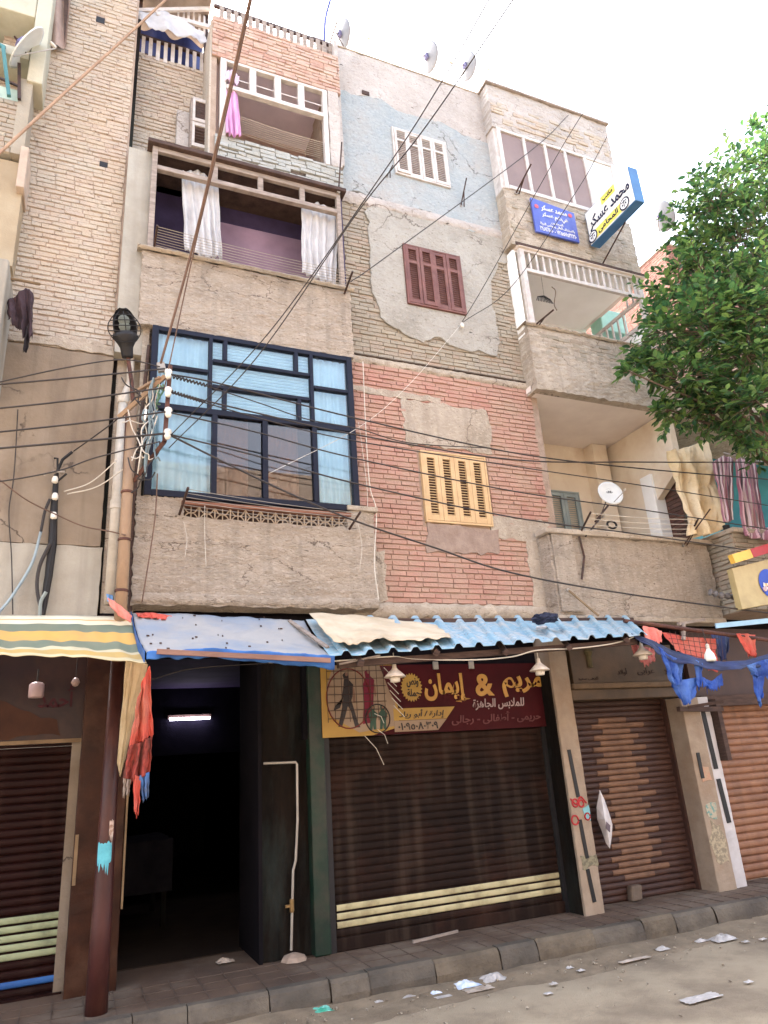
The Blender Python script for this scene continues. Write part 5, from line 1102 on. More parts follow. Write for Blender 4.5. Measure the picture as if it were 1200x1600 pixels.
t = thing('roof_shelter', (.5, 6.9, 9.8), 'makeshift roof shelter of blue tarpaulin and pale boards at the top left', 'shelter')
m_bluetarp = mat('shaded_blue_tarp', C(44, 66, 140, .6), C(32, 48, 112, .6), scale=3, rough=.6, bump=.2)  # tarp blue, deepened by the shade behind the pickets painted in
b = MB(); b.grid(lambda u, v: (.08+u*.85, 6.95+.05*math.sin(u*14)+.04*nz(u*4, v*3), 9.4+v*.95), 24, 16); b.build('tarpaulin', m_bluetarp, t, smooth=True)
b = MB(); b.box(.05, .95, 6.3, 7.2, 10.42, 10.46); b.build('roof_sheet', m_greywood, t, bevel=.005)
b = MB(); b.bar((.1, 6.5, 10.0), (.95, 6.45, 10.38), .05, .03); b.bar((.1, 6.5, 10.3), (.6, 6.4, 10.4), .07, .03); b.bar((.3, 6.45, 9.98), (.95, 6.5, 10.12), .06, .03); b.build('boards', m_whitewood, t)
b = MB(); b.bar((.12, 6.6, 9.3), (.12, 6.6, 10.42), .05); b.bar((.92, 6.6, 9.6), (.92, 6.6, 10.42), .05); b.build('posts', m_darkmetal, t)
for k in range(6): MB().box(.55+k*.065, .575+k*.065, 6.52, 6.535, 10.0, 10.32, jit=.006).build('slat', m_whitewood, t)
hang('roof_sheet', 'torn pale sheet over the roof shelter boards at the top left', 'cloth', [(214, 20), (260, 18), (318, 50)], [(216, 34), (270, 52), (326, 66)], 6.45, 6.4, m_curtain, 3, .03, 30, 10, rag=.04)
[o for o in COL.objects if o.name.startswith('roof_shelter')][0].location.z += .4
t = thing('roof_panel', A(505, 60, 6.7), 'white curved panel standing behind the picket fence on the roof', 'panel')
b = MB(); pl_ = [A(487, 62, 6.7), A(490, 45, 6.7), A(500, 26, 6.7), A(510, 16, 6.7), A(508, 75, 6.7), A(488, 70, 6.7)]; b.prism([(p.x, p.z) for p in pl_], 6.68, 6.71); b.build('sheet', m_dishwhite, t)
tag(MB().tube(crom([A(506, 92, 6.5), A(507, 45, 6.5), A(510, 22, 6.5), A(519, -10, 6.5)], 6), .018, 8).build('roof_post', mat('blue_pipe', C(70, 80, 160), C(56, 66, 130), rough=.5)), 'bent blue pipe rising from the roof corner at the end of the picket fence', 'post')
tag(MB().tube([A(514, 72, 6.4), A(527, 33, 6.4)], .016, 6).build('roof_post', m_greywood), 'short leaning grey post on the roof beside the blue pipe', 'post')

# ------------------------------------------------------------------ signs on the right bay
m_platblue = mat('blue_enamel', C(66, 86, 178), C(54, 72, 160), scale=3, rough=.35, bump=0, spec=.5, stain=C(110, 126, 196), sscale=4, samt=.5)
m_white = mat('white_sign_paint', C(240, 240, 240, .9), bump=0); m_redink = mat('red_sign_ink', C(214, 96, 110), bump=0)
pt = thing('name_plate', (5.53, YB, 8.4), 'blue office plate with white Arabic lettering on the wall under the mauve panels', 'sign')
yp = YB-.06
a_, b__, c_, d_ = A(829, 308, yp), A(897, 333, yp), A(906, 379, yp), A(838, 361, yp)
MB().prism([(a_.x, a_.z), (b__.x, b__.z), (c_.x, c_.z), (d_.x, d_.z)], yp, yp+.03).build('plate', m_platblue, pt, bevel=.004)
X0, X1_, ZA, ZB = a_.x, b__.x, d_.z, a_.z; W_, H_ = X1_-X0, ZB-ZA
def on_plate(s, u0, u1, v0, v1, m=m_white, bold=.02): lettering(s, pt, (X0, yp, ZA), X1, Z1, u0*W_, u1*W_, v0*H_, v1*H_, m, bold)
on_plate('محمد عسكر', .2, .8, .66, .86); on_plate('هيثم عسكر', .2, .8, .46, .64)
on_plate('المحامون', .38, .66, .33, .42, bold=.005); on_plate('بالاستئناف العالى ومجلس الدولة', .12, .92, .22, .32, bold=.005)
on_plate('٠١٢٢٣٥٧٥٥٢٧ - ٠١٠١٦١٨٤٣', .1, .94, .07, .2, bold=.012)
for u in (.1, .88): MB().lathe((X0+u*W_, yp-.002, ZA+.76*H_), [(.03, 0), (.034, .003), (.012, .005)], 10, (0, -1, 0)).build('emblem', m_redink, pt)
pj = thing('projecting_sign', (A(913, 334, YB).x, YB, 8.4), 'white and yellow lightbox sign with blue edges jutting from the right bay', 'sign')
xs_ = A(913, 334, YB-.05).x; q0 = A(913, 334, YB-.05); q1 = AX(981, 260, xs_); q3 = AX(922, 386, xs_); yo, yi = q1.y, YB-.05
zt_, zb_ = (q0.z+q1.z)/2, q3.z
m_edge = mat('sign_blue_edge', C(60, 120, 172), C(52, 104, 156), rough=.4, bump=0)
MB().box(xs_+.004, xs_+.15, yo, yi, zb_, zt_).build('case', m_edge, pj, bevel=.004)
MB().box(xs_, xs_+.003, yo+.012, yi-.012, zb_+.012, zt_-.012).build('face', mat('sign_white_face', C(244, 242, 234, .92), bump=0, rough=.4), pj)
org_ = Vector((xs_, yi, zb_)); Ld, Hd = yi-yo, zt_-zb_
m_yel = mat('sign_yellow', C(240, 226, 70), bump=0); m_ink = mat('sign_navy_ink', C(28, 34, 66), bump=0)
def pband(u0, u1, v0, v1, m): MB().box(xs_-.004, xs_-.0005, yi-u0*Ld, yi-u1*Ld, zb_+v0*Hd, zb_+v1*Hd).build('colour_band', m, pj)
pband(.16, .72, .06, .3, m_yel); pband(.38, .68, .74, .95, m_yel)
def on_sign(s, u0, u1, v0, v1, m=m_ink, bold=.02, off=-.004): lettering(s, pj, org_+Vector((off, 0, 0)), -Y1, Z1, u0*Ld, u1*Ld, v0*Hd, v1*Hd, m, bold)
on_sign('محمد عسكر', .06, .95, .34, .74, bold=.03, off=0); on_sign('المحامى', .22, .66, .08, .28); on_sign('مكتب', .42, .64, .77, .93)
for u in (.09, .8):
    c = Vector((xs_-.004, yi-u*Ld, zb_+.18*Hd)); MB().lathe(c, [(.085, 0), (.09, .003), (.05, .004)], 18, (-1, 0, 0)).build('emblem', m_ink, pj)
    MB().lathe(c+Vector((-.004, 0, 0)), [(.07, 0), (.07, .002), (.01, .002)], 18, (-1, 0, 0)).build('emblem_field', m_white, pj)
    b = MB(); b.bar(c+Vector((-.008, 0, -.05)), c+Vector((-.008, 0, .05)), .012, .004); b.bar(c+Vector((-.008, .045, .03)), c+Vector((-.008, -.045, .03)), .01, .004); b.bar(c+Vector((-.008, .04, -.01)), c+Vector((-.008, .02, -.01)), .02, .004); b.bar(c+Vector((-.008, -.04, -.01)), c+Vector((-.008, -.02, -.01)), .02, .004); b.build('scales_mark', m_ink, pj)
for z in (zb_+.1, zt_-.1): MB().bar((xs_+.07, yi, z), (xs_+.07, YB+.05, z), .04).build('wall_arm', m_darkmetal, pj)
MB().tube([(xs_+.14, yo+.35, zb_), (xs_+.2, YB, zb_-.2)], .011, 6).build('stay', m_darkmetal, pj)

# ------------------------------------------------------------------ main shop sign
ms = thing('shop_sign', (3.35, 6.3, 2.2), 'maroon clothes shop sign with yellow Arabic lettering and fashion figures over the dark shutter', 'sign')
SX0, SX1, SZ0, SZ1, SY = 2.06, 4.58, 1.86, 2.5, 6.33
MB().box(SX0, SX1, SY, SY+.05, SZ0, SZ1).build('board', mat('maroon_banner', C(104, 30, 36, .5), C(88, 26, 32, .5), scale=2, rough=.6, spec=.08, bump=.03, stain=C(70, 24, 28, .5), sscale=1.4), ms)
m_by = mat('banner_yellow', C(216, 168, 40, .6), C(198, 148, 34, .6), scale=3, rough=.45, bump=0); m_bo = mat('banner_orange_yellow', C(232, 172, 50, .65), C(216, 146, 40, .65), scale=6, rough=.45, bump=0)
m_bcream = mat('banner_cream', C(206, 176, 144, .5), C(190, 154, 118, .5), scale=2, rough=.45, bump=0); m_bblack = mat('banner_black', C(34, 24, 26), bump=0, rough=.45); m_bwhite = mat('banner_pale_pink', C(226, 196, 190, .6), bump=0)
W_, H_ = SX1-SX0, SZ1-SZ0
def U(u): return SX0+u*W_
def V(v): return SZ0+v*H_
def flat(name, pts, m, k=1): return MB().prism([(U(u), V(v)) for u, v in pts], SY-.002*k-.001, SY-.002*k+.0012).build(name, m, ms)
flat('yellow_field', [(0, 0), (.19, 0), (.3, .1), (.3, 1), (0.0, 1)], m_by, 1)
flat('cream_field', [(.03, .3), (.14, .05), (.29, .12), (.29, .99), (.05, .99), (.02, .7)], m_bcream, 2)
flat('maroon_wedge', [(.235, .99), (.3, .99), (.3, .4), (.27, .6)], mat('dark_maroon_print', C(84, 22, 28), bump=0), 3)
def ring(cu, cv, ru, rv, m, k, r=.006): MB().tube([(U(cu+ru*math.cos(t*math.pi/16)), SY-.002*k-.003, V(cv+rv*math.sin(t*math.pi/16))) for t in range(33)], r, 5).build('drawn_circle', m, ms)
ring(.105, .53, .085, .42, mat('ring_red', C(120, 40, 36), bump=0), 3); 
flat('figure', [(.095, .9), (.108, .88), (.106, .8), (.125, .72), (.12, .55), (.115, .5), (.135, .2), (.145, .12), (.125, .12), (.11, .36), (.1, .42), (.09, .3), (.075, .14), (.06, .14), (.078, .4), (.085, .55), (.075, .46), (.05, .42), (.045, .36), (.07, .4), (.085, .66), (.09, .8), (.084, .86)], m_bblack, 3)
flat('figure', [(.18, .93), (.195, .92), (.194, .84), (.21, .78), (.205, .6), (.2, .4), (.195, .18), (.155, .16), (.165, .5), (.162, .7), (.175, .82), (.172, .9)], mat('dress_crimson', C(120, 26, 52), bump=0), 3)
for cu in (.195, .235): flat('figure', [(cu, .42), (cu+.01, .4), (cu+.008, .34), (cu+.02, .3), (cu+.012, .2), (cu+.012, .08), (cu+.002, .08), (cu, .16), (cu-.004, .08), (cu-.014, .08), (cu-.01, .2), (cu-.016, .3), (cu-.006, .34), (cu-.008, .4)], mat('child_clothes', C(58, 84, 70), bump=0), 4)
ring(.215, .23, .048, .2, m_bblack, 4)
m_skin = mat('printed_skin_tone', C(190, 140, 112, .5), bump=0)
for cu, cv, s_ in ((.1, .87, 1), (.187, .9, 1), (.197, .385, .8), (.237, .385, .8)):
    flat('figure_face', [(cu+.006*s_*math.cos(t*.785), cv+.03*s_*math.sin(t*.785)) for t in range(8)], m_skin, 5)
flat('figure_arm', [(.122, .68), (.128, .66), (.13, .5), (.126, .46), (.121, .5)], m_skin, 5); flat('figure_arm', [(.207, .74), (.212, .72), (.214, .56), (.209, .54), (.206, .6)], m_skin, 5)
st_ = []
for i in range(48): rr = 1 if i % 2 else .84; t_ = i*2*math.pi/48; st_.append((.362+.046*rr*math.cos(t_), .66+.215*rr*math.sin(t_)))
flat('badge', st_, m_by, 3)
def ban(s, u0, u1, v0, v1, m, bold=.01, slant=0, arabic=True, k=3): lettering(s, ms, (SX0, SY-.002*k, SZ0), X1, Z1, u0*W_, u1*W_, v0*H_, v1*H_, m, bold, slant=slant, arabic=arabic)
ban('ونص', .342, .392, .66, .8, m_bblack, .025); ban('جملة', .342, .395, .5, .64, m_bblack, .025)
ban('مريم', .765, .965, .47, .8, m_bo, .035); ban('&', .64, .725, .5, .84, m_bo, .03, arabic=False); ban('إيمان', .415, .615, .42, .86, m_bo, .035)
ban('للملابس الجاهزة', .62, .86, .29, .46, m_bwhite, .015, .15); ban('حريمى - أطفالى - رجالى', .52, .93, .08, .26, mat('outline_pinkish', C(150, 84, 84, .5), bump=0), .02, .15)
flat('yellow_ribbon', [(.28, .19), (.28, .36), (.54, .36), (.5, .19)], m_by, 3); flat('cream_ribbon', [(.28, .03), (.28, .185), (.5, .185), (.46, .03)], m_bcream, 3)
ban('إدارة / أبو رياد', .3, .49, .2, .34, m_bblack, .012, .2, k=4); ban('٠١٠٩٥٠٨٠٣٠٩', .295, .46, .05, .17, m_bblack, .02, arabic=False, k=4)
for u in (.46, .62): MB().box(U(u), U(u)+.06, SY-.02, SY, V(.92), V(1.04)).build('clamp', m_galv, ms, bevel=.006)
b = MB()
for i in range(9): b.tube([(U(.02+.028*i), SY-.03, V(.2)), (U(.02+.028*i), SY-.03, V(1))], .003, 4)
for i in range(7): b.tube([(U(.02), SY-.034, V(.25+.11*i)), (U(.25), SY-.034, V(.25+.11*i))], .003, 4)
gd = thing('wire_guard', (U(.12), SY-.03, V(.5)), 'thin wire guard net over the fashion figures on the maroon sign', 'wire guard'); b.build('net', m_darkmetal, gd)
b = MB()
for i in range(6): b.tube([(U(.245+.006*i), SY-.05, V(.95-.11*i)), (U(.285+.006*i), SY-.06, V(.78-.11*i))], .0035, 4)
for a0, b0 in (((570, 1150), (600, 1195)), ((590, 1140), (606, 1162)), ((585, 1115), (600, 1130))): b.tube([A(*a0, SY-.06), A((a0[0]+b0[0])/2+3, (a0[1]+b0[1])/2-3, SY-.07), A(*b0, SY-.06)], .003, 4)
b.build('loose_ends', m_wirewhite, gd)

# ------------------------------------------------------------------ canopies over the shops
YFRONT = 5.12
m_stripe = mat('striped_canvas', C(200, 190, 150), C(150, 140, 110), uv_ramp=[(0, C(214, 196, 150)), (.1, C(206, 166, 76)), (.27, C(214, 200, 160)), (.36, C(112, 124, 104)), (.52, C(222, 168, 66)), (.72, C(112, 124, 104)), (.84, C(232, 220, 186)), (.9, C(222, 170, 90)), (.92, C(236, 224, 192))], scale=4, bump=.1, translucent=.15)
sa = thing('striped_awning', (-.8, 5.5, 2.6), 'green and yellow striped canvas awning over the left shop', 'awning')
b = MB(); pt = [A(-420, 962, 5.95), A(0, 962, 5.95), A(110, 962, 5.95), A(204, 964, 5.95)]; pb = [A(-480, 1022, YFRONT), A(0, 1024, YFRONT), A(120, 1026, YFRONT), A(229, 1036, YFRONT)]
def fs(u, v):
    q = lerp_poly(pb, u).lerp(lerp_poly(pt, u), v); q.z -= .09*math.sin(v*math.pi)*(1 if v < .86 else .6)*.6; q.z += .005*math.sin(u*44+3*nz(u*5)+v*4)*(1-v)+.02*nz(u*14, v*4)*math.sin(v*math.pi)
    q.y -= .008*math.sin(u*40)*(1-v); return q
b.grid(fs, 120, 24); b.build('canvas', m_stripe, sa, smooth=True, solid=.004)
b = MB(); b.tube([A(-420, 966, 5.97), A(204, 966, 5.97)], .02, 8); b.build('back_rail', m_rust, sa)
hang('canvas_flap', 'cream canvas flap hanging by the utility pole under the striped awning', 'cloth', [(197, 1030), (212, 1033), (231, 1038)], [(183, 1192), (188, 1214), (196, 1180)], YFRONT+.1, PY-.1, mat('cream_canvas', C(216, 194, 156), C(190, 164, 122), scale=4, stain=C(150, 100, 70), translucent=.1), 1.5, .02, 24, 24)
m_redcloth = mat('faded_red_cloth', C(222, 88, 66), C(190, 66, 52), scale=4, bump=.2, stain=C(214, 150, 120), sscale=2, translucent=.15)
hang('hanging_cloth', 'torn red cloth hanging beside the dark passage', 'cloth', [(214, 1098), (224, 1060), (234, 1040)], [(201, 1168), (220, 1160), (240, 1148)], YFRONT+.05, YFRONT+.15, m_redcloth, 2, .03, 30, 24, rag=.02)
hang('hanging_cloth', 'lower darker fold of red cloth knotted under the torn red one', 'cloth', [(201, 1166), (220, 1160), (238, 1150)], [(192, 1216), (212, 1222), (234, 1206)], YFRONT+.12, YFRONT+.16, mat('dark_red_cloth', C(176, 62, 48), C(84, 44, 36), scale=7, bump=.3, stretch=(3, 3, .6)), 3, .03, 30, 16, rag=.03, seed=4)
hang('hanging_cloth', 'pale grey rag end hanging below the red cloth', 'cloth', [(193, 1216), (204, 1218)], [(192, 1246), (202, 1240)], YFRONT+.15, YFRONT+.15, mat('grey_rag', C(150, 132, 118)), 2, .02, 14, 10, rag=.03)
hang('hanging_cloth', 'blue rag end hanging below the red cloth', 'cloth', [(218, 1212), (233, 1206)], [(222, 1250), (232, 1246)], YFRONT+.15, YFRONT+.17, mat('blue_rag', C(50, 110, 180), C(90, 100, 120), scale=9), 2, .02, 14, 10, rag=.04, seed=2)
hang('hanging_cloth', 'thin red tail dangling lowest beneath the red cloth', 'cloth', [(208, 1210), (220, 1214)], [(210, 1268), (216, 1274)], YFRONT+.14, YFRONT+.14, m_redcloth, 1, .02, 10, 16, rag=.04, seed=7)
hang('hanging_cloth', 'salmon pink cloth strip tied round the pole above the awnings', 'cloth', [(168, 934), (186, 944), (206, 962)], [(172, 948), (186, 962), (204, 974)], PY-.1, PY-.14, mat('salmon_cloth', C(224, 130, 108), C(200, 106, 90)), 1.5, .02, 24, 8)
hang('hanging_cloth', 'small blue scrap wrapped at the foot of the white drain pipe', 'cloth', [(166, 928), (176, 930)], [(168, 940), (178, 946)], 6.03, 6.0, mat('blue_scrap', C(110, 160, 210)), 1, .01, 8, 6)

bt = thing('tarpaulin_awning', (1.1, 5.5, 2.6), 'dusty grey blue tarpaulin awning over the dark passage', 'awning')
m_greytarp = mat('dusty_blue_grey_tarp', C(182, 180, 178, .72), C(156, 160, 168, .72), scale=1.6, rough=.6, bump=.12, stain=C(120, 158, 196, .72), sscale=1.4, samt=.5, contrast=(.45, .75))
m_bluehem = mat('blue_tarp_hem', C(40, 112, 190, .85), C(30, 84, 150, .85), scale=5, rough=.5, bump=.15)
b = MB(); pt = [A(207, 958, 6.0), A(300, 960, 6.0), A(400, 966, 6.0), A(475, 970, 6.0)]; pb = [A(229, 1020, YFRONT), A(320, 1014, YFRONT), A(430, 1020, YFRONT), A(522, 1026, YFRONT)]
def ft(u, v):
    q = lerp_poly(pb, u).lerp(lerp_poly(pt, u), v); q.z += -.05*math.sin(v*math.pi)+.012*nz(u*9, v*6)+.006*nz(u*26, v*20); return q
b.grid(ft, 60, 30); b.build('sheet', m_greytarp, bt, smooth=True, solid=.005)
b = MB(); b.grid(lambda u, v: Vector(ft(0, v))+Vector((-.012, 0, .014-u*.08)), 2, 24); b.build('blue_side_hem', m_bluehem, bt, solid=.004)
b = MB(); b.grid(lambda u, v: Vector(ft(u, 0))+Vector((.0, -.012-.014*math.sin(u*30)*(1-v), .004-(1-v)*(.05+.05*u+.02*nz(u*12)))), 60, 6); b.build('blue_front_hem', m_bluehem, bt, smooth=True, solid=.004)
b = MB(); b.bar(A(245, 1018, YFRONT-.05), A(516, 1032, YFRONT-.05), .035, .02); b.build('batten', mat('pinkish_batten', C(150, 112, 96), C(116, 84, 72), scale=6, stretch=(.3, 1, 1)), bt)
b = MB(); b.bar(A(452, 970, 5.97), A(512, 1012, 5.3), .03, .02); b.build('edge_batten', m_greywood, bt)
for k in range(26):
    u, v = random.random(), random.random(); q = Vector(ft(u, v)); s = random.uniform(.003, .011)
    MB().obox(q+Vector((0, 0, .012)), (s, .002, 0), (0, s*.7, .002), (0, 0, .005)).build('debris', m_darkwood, bt)
hang('red_netting', 'crumpled red netting scrap on the back edge of the grey blue awning', 'cloth', [(212, 958), (235, 957), (268, 962)], [(216, 964), (240, 966), (266, 970)], 5.95, 5.88, m_redcloth, 4, .02, 30, 6)

cc = thing('corrugated_canopy', (3.5, 5.5, 2.7), 'sky blue corrugated sheet canopy over the middle and ochre shops', 'canopy')
m_corr = mat('sky_blue_corrugated', C(150, 198, 220, .72), C(130, 178, 204, .72), scale=2, rough=.5, bump=.1, stretch=(4, .6, 1), stain=C(196, 196, 190, .8), sscale=2.2, samt=.95, fleck=(C(210, 214, 214, .8), C(140, 110, 90, .8)))
Bk0, Bk1, Ft0, Ft1 = A(478, 968, 6.0), A(985, 966, 6.0), A(516, 1026, YFRONT), A(1012, 992, YFRONT)
def fc(u, v):
    q = Ft0.lerp(Ft1, u).lerp(Bk0.lerp(Bk1, u), v); ph = (u*16) % 1
    h = 0 if ph < .45 else ((ph-.45)/.12 if ph < .57 else (1 if ph < .78 else max(0, 1-(ph-.78)/.12)))
    q.z += .034*h+.01*nz(u*20, v*3)-.012*math.sin(v*math.pi); q.y += .015*nz(u*24, 2)*(1-v); return q
b = MB(); b.grid(fc, 320, 10); b.build('sheet', m_corr, cc, solid=.003)
b = MB(); b.bar(Ft0+Vector((.1, .12, -.045)), Ft1+Vector((-.05, .12, -.045)), .05, .05); b.bar(Bk0+Vector((.1, -.08, -.04)), Bk1+Vector((-.05, -.08, -.04)), .05, .05); b.build('rail', m_darkwood, cc)
for k in range(5):
    u = .08+k*.21; MB().bar(Vector(fc(u, .02))+Vector((0, 0, -.07)), Vector(fc(u, .98))+Vector((0, 0, -.07)), .045).build('rafter', m_darkwood, cc)
for (a0, b0) in (((585, 1030), (568, 1036)),): MB().tube([A(530, 1038, 5.2), A(594, 1024, 5.15)], .008, 5).build('stick', m_greywood, cc)
hang('canvas_sheet', 'crumpled beige canvas thrown over the left end of the blue corrugated canopy', 'cloth', [(483, 968), (530, 968), (590, 974), (655, 982), (700, 988)], [(522, 1014), (560, 1018), (600, 1008), (650, 1012), (706, 1006)], 5.85, YFRONT+.03, mat('beige_canvas', C(204, 188, 160), C(178, 158, 128), scale=3, bump=.3, bscale=20, stain=C(150, 134, 110)), 3, .02, 70, 24, rag=.02)
for o in [COL.objects[-1]]:
    for v_ in o.data.vertices: v_.co.z += .055+.02*nz(v_.co.x*5, v_.co.y*7)
b = MB(); c = A(850, 972, 5.5)
def lump(c, r, sz, seed, m, name, lab, cat, n=20):
    bb = MB(); bb.grid(lambda u, v: c+Vector((sz[0]*math.cos(u*2*math.pi)*math.sin(v*math.pi), sz[1]*math.sin(u*2*math.pi)*math.sin(v*math.pi), -sz[2]*math.cos(v*math.pi)))*(1+.45*nz(3*math.cos(u*2*math.pi)*math.sin(v*math.pi), 3*math.sin(u*2*math.pi)*math.sin(v*math.pi), 3*math.cos(v*math.pi)+seed)), n, n//2)
    return tag(bb.build(name, m), lab, cat)
def lump(c, r, sz, seed, m, name, lab, cat, n=24):
    bb = MB()
    def fn(u, v):
        d = Vector((math.cos(u*2*math.pi)*math.sin(v*math.pi), math.sin(u*2*math.pi)*math.sin(v*math.pi), -math.cos(v*math.pi)))
        k = 1+.5*nz(d.x*2.2+seed, d.y*2.2, d.z*2.2)+.25*nz(d.x*6+seed, d.y*6, d.z*6)
        return c+Vector((d.x*sz[0], d.y*sz[1], d.z*sz[2]))*k
    bb.grid(fn, n, n//2); return tag(bb.build(name, m), lab, cat)
lump(A(852, 971, 5.45)+Vector((0, 0, .03)), 1, (.13, .1, .045), 3, mat('navy_cloth_bundle', C(44, 50, 74), C(30, 34, 54)), 'cloth_bundle', 'dark navy cloth bundle lying on the blue corrugated canopy', 'bundle')
lump(A(846, 984, 5.35)+Vector((0, 0, .02)), 1, (.05, .04, .012), 5, m_curtain, 'paper_scrap', 'white scrap on the corrugated canopy in front of the navy bundle', 'litter')

# hanging shades and bulbs
def shade_lamp(label, p, hang_z, s=1.0, m=m_porcelain, group='enamel lamp shades under the canopies'):
    t = thing('hanging_lamp', p, label, 'lamp', group); p = Vector(p)
    MB().lathe(p, [(.075*s, -.012), (.078*s, -.008), (.05*s, .02*s), (.028*s, .04*s), (.016*s, .055*s), (.014*s, .08*s), (.008*s, .085*s)], 20).build('shade', mat('dusty_enamel', C(214, 200, 184), C(190, 172, 152), scale=8, rough=.4, bump=0), t, smooth=True)
    MB().lathe(p-Vector((0, 0, .045*s)), [(.02*s, 0), (.034*s, .004), (.036*s, .03*s), (.02*s, .04*s)], 14).build('bulb', mat('unlit_bulb', C(226, 216, 200), rough=.3, bump=0), t, smooth=True)
    MB().tube([p+Vector((0, 0, .08*s)), p+Vector((.004, .01, hang_z-p.z))], .005, 5).build('cord', m_wirewhite, t)
    return t
shade_lamp('enamel lamp shade hanging in front of the sign badge', A(617, 1056, 5.3), 2.45, 1.15)
shade_lamp('enamel lamp shade hanging at the right end of the maroon sign', A(843, 1046, 5.3), 2.5, 1.15)
shade_lamp('enamel lamp shade hanging over the dusty brown fascia', A(1004, 1022, 5.3), 2.55, 1.2)
cable([A(420, 1035, 5.25), A(520, 1033, 5.22), A(610, 1026, 5.22), A(650, 1030, 5.22), A(740, 1031, 5.22), A(800, 1026, 5.22), A(840, 1016, 5.2), A(900, 1013, 5.2), A(960, 1005, 5.2), A(1000, 992, 5.2)], .006, m_wirewhite, 'white flex strung along under the canopy between the lamp shades')
cable([A(215, 1040, 5.3), A(230, 1062, 5.35), A(300, 1045, 5.4), A(420, 1036, 5.3)], .004, m_wire, 'thin dark flex drooping under the grey blue awning')
MBL = thing('hanging_lamp', A(1108, 1022, 5.2), 'bare white bulb lamp hanging among the red and blue rags', 'lamp')
c = A(1108, 1022, 5.2); MB().lathe(c, [(.05, -.07), (.056, -.05), (.045, .0), (.022, .035), (.016, .05)], 16).build('bulb', mat('white_bulb', C(240, 240, 226), rough=.3, bump=0), MBL, smooth=True); MB().lathe(c+Vector((0, 0, .05)), [(.018, 0), (.018, .04), (.008, .05)], 10).build('holder', m_whitepvc, MBL)
MB().tube([c+Vector((0, 0, .1)), c+Vector((0, .02, .26))], .004, 5).build('cord', m_wire, MBL)
t = thing('hanging_lamp', A(57, 1078, 6.3), 'white jar shaped lamp in front of the gloomy maroon sign', 'lamp'); c = A(57, 1078, 6.3)
MB().lathe(c, [(.05, -.06), (.056, -.05), (.056, .04), (.04, .055), (.02, .06)], 14).build('jar', mat('milky_jar', C(190, 160, 160), rough=.3, bump=0), t, smooth=True); MB().tube([c+Vector((0, 0, .06)), c+Vector((0, 0, .16))], .008, 6).build('cord', m_wire, t)
t = thing('hanging_lamp', A(118, 1066, 6.3), 'small round bulb near the pole in front of the maroon sign', 'lamp'); c = A(118, 1066, 6.3)
MB().lathe(c, [(.004, -.034), (.02, -.028), (.034, 0), (.02, .028), (.008, .036)], 14).build('bulb', mat('dim_bulb', C(170, 140, 130), rough=.3, bump=0), t, smooth=True); MB().tube([c+Vector((0, 0, .03)), c+Vector((0, 0, .2))], .004, 6).build('cord', m_wire, t)

# ------------------------------------------------------------------ rags and frame over the right-hand shops
fr_ = thing('canopy_frame', A(1100, 985, 5.6), 'dark rusty pole frame carrying rags over the right-hand shops', 'frame')
b = MB(); b.tube([A(975, 970, 5.7), A(1080, 984, 5.55), A(1230, 1004, 5.4)], .022, 8); b.build('front_pole', m_rust, fr_)
b = MB(); b.bar(A(1060, 975, 5.6), A(1100, 968, 5.8), .03); b.bar(A(1068, 975, 5.6), A(1068, 1000, 5.55), .03); b.build('strut', m_greywood, fr_)
b = MB(); b.bar(A(1118, 978, 5.4), A(1240, 966, 5.1), .05, .02); b.build('pale_rail', mat('pale_blue_rail', C(150, 190, 214)), fr_)
b = MB(); b.bar(A(1060, 1108, 6.1), A(1128, 1108, 6.1), .05); b.bar(A(1075, 1105, 6.0), A(1130, 1096, 5.8), .03); b.build('rear_bar', m_darkwood, fr_)
m_net = m_wire
hang('red_cloth', 'sagging red cloth behind a wire net beside the brown fascia', 'cloth', [(1034, 988), (1080, 996), (1118, 998)], [(1056, 1018), (1092, 1036), (1122, 1050)], 5.6, 5.45, m_redcloth, 2, .04, 40, 20, seed=3, rag=.02)
hang('red_cloth', 'torn red scrap bunched at the right end of the corrugated canopy', 'cloth', [(1004, 978), (1018, 980), (1034, 986)], [(1008, 1004), (1024, 1006), (1034, 1004)], 5.4, 5.3, mat('pale_red_cloth', C(226, 130, 110), C(200, 90, 76), scale=6), 2, .03, 24, 12, rag=.04, seed=5)
hang('red_cloth', 'red rag strip hanging right of the white bulb', 'cloth', [(1150, 990), (1164, 990), (1180, 992)], [(1168, 1022), (1174, 1026), (1182, 1024)], 5.45, 5.4, m_redcloth, 2, .03, 24, 14, rag=.04, seed=8)
hang('red_cloth', 'pink red rag tucked behind the lamp shade over the brown fascia', 'cloth', [(985, 1005), (1005, 1010), (1022, 1014)], [(990, 1022), (1010, 1040), (1024, 1032)], 5.5, 5.5, mat('pinkish_rag', C(206, 120, 112), C(150, 70, 66), scale=8), 2, .02, 24, 12, rag=.05, seed=9)
m_bluerag = mat('bright_blue_tarp', C(40, 96, 200, .9), C(28, 70, 160, .9), scale=4, rough=.55, bump=.15, stain=C(110, 160, 220), sscale=2.5, samt=.5, translucent=.2)
m_navyrag = mat('navy_tarp', C(40, 56, 110, .8), C(28, 40, 80, .8), scale=4, rough=.55, bump=.15)
hang('blue_tarp', 'dark blue sagging tarp band draped from the canopy end across the rags', 'tarp', [(985, 990), (1020, 1000), (1050, 1016), (1090, 1028), (1130, 1034), (1165, 1032), (1215, 1018)], [(1000, 1003), (1030, 1020), (1055, 1034), (1095, 1042), (1130, 1048), (1168, 1044), (1215, 1036)], 5.2, 5.15, m_navyrag, 3, .03, 90, 10, rag=.02)
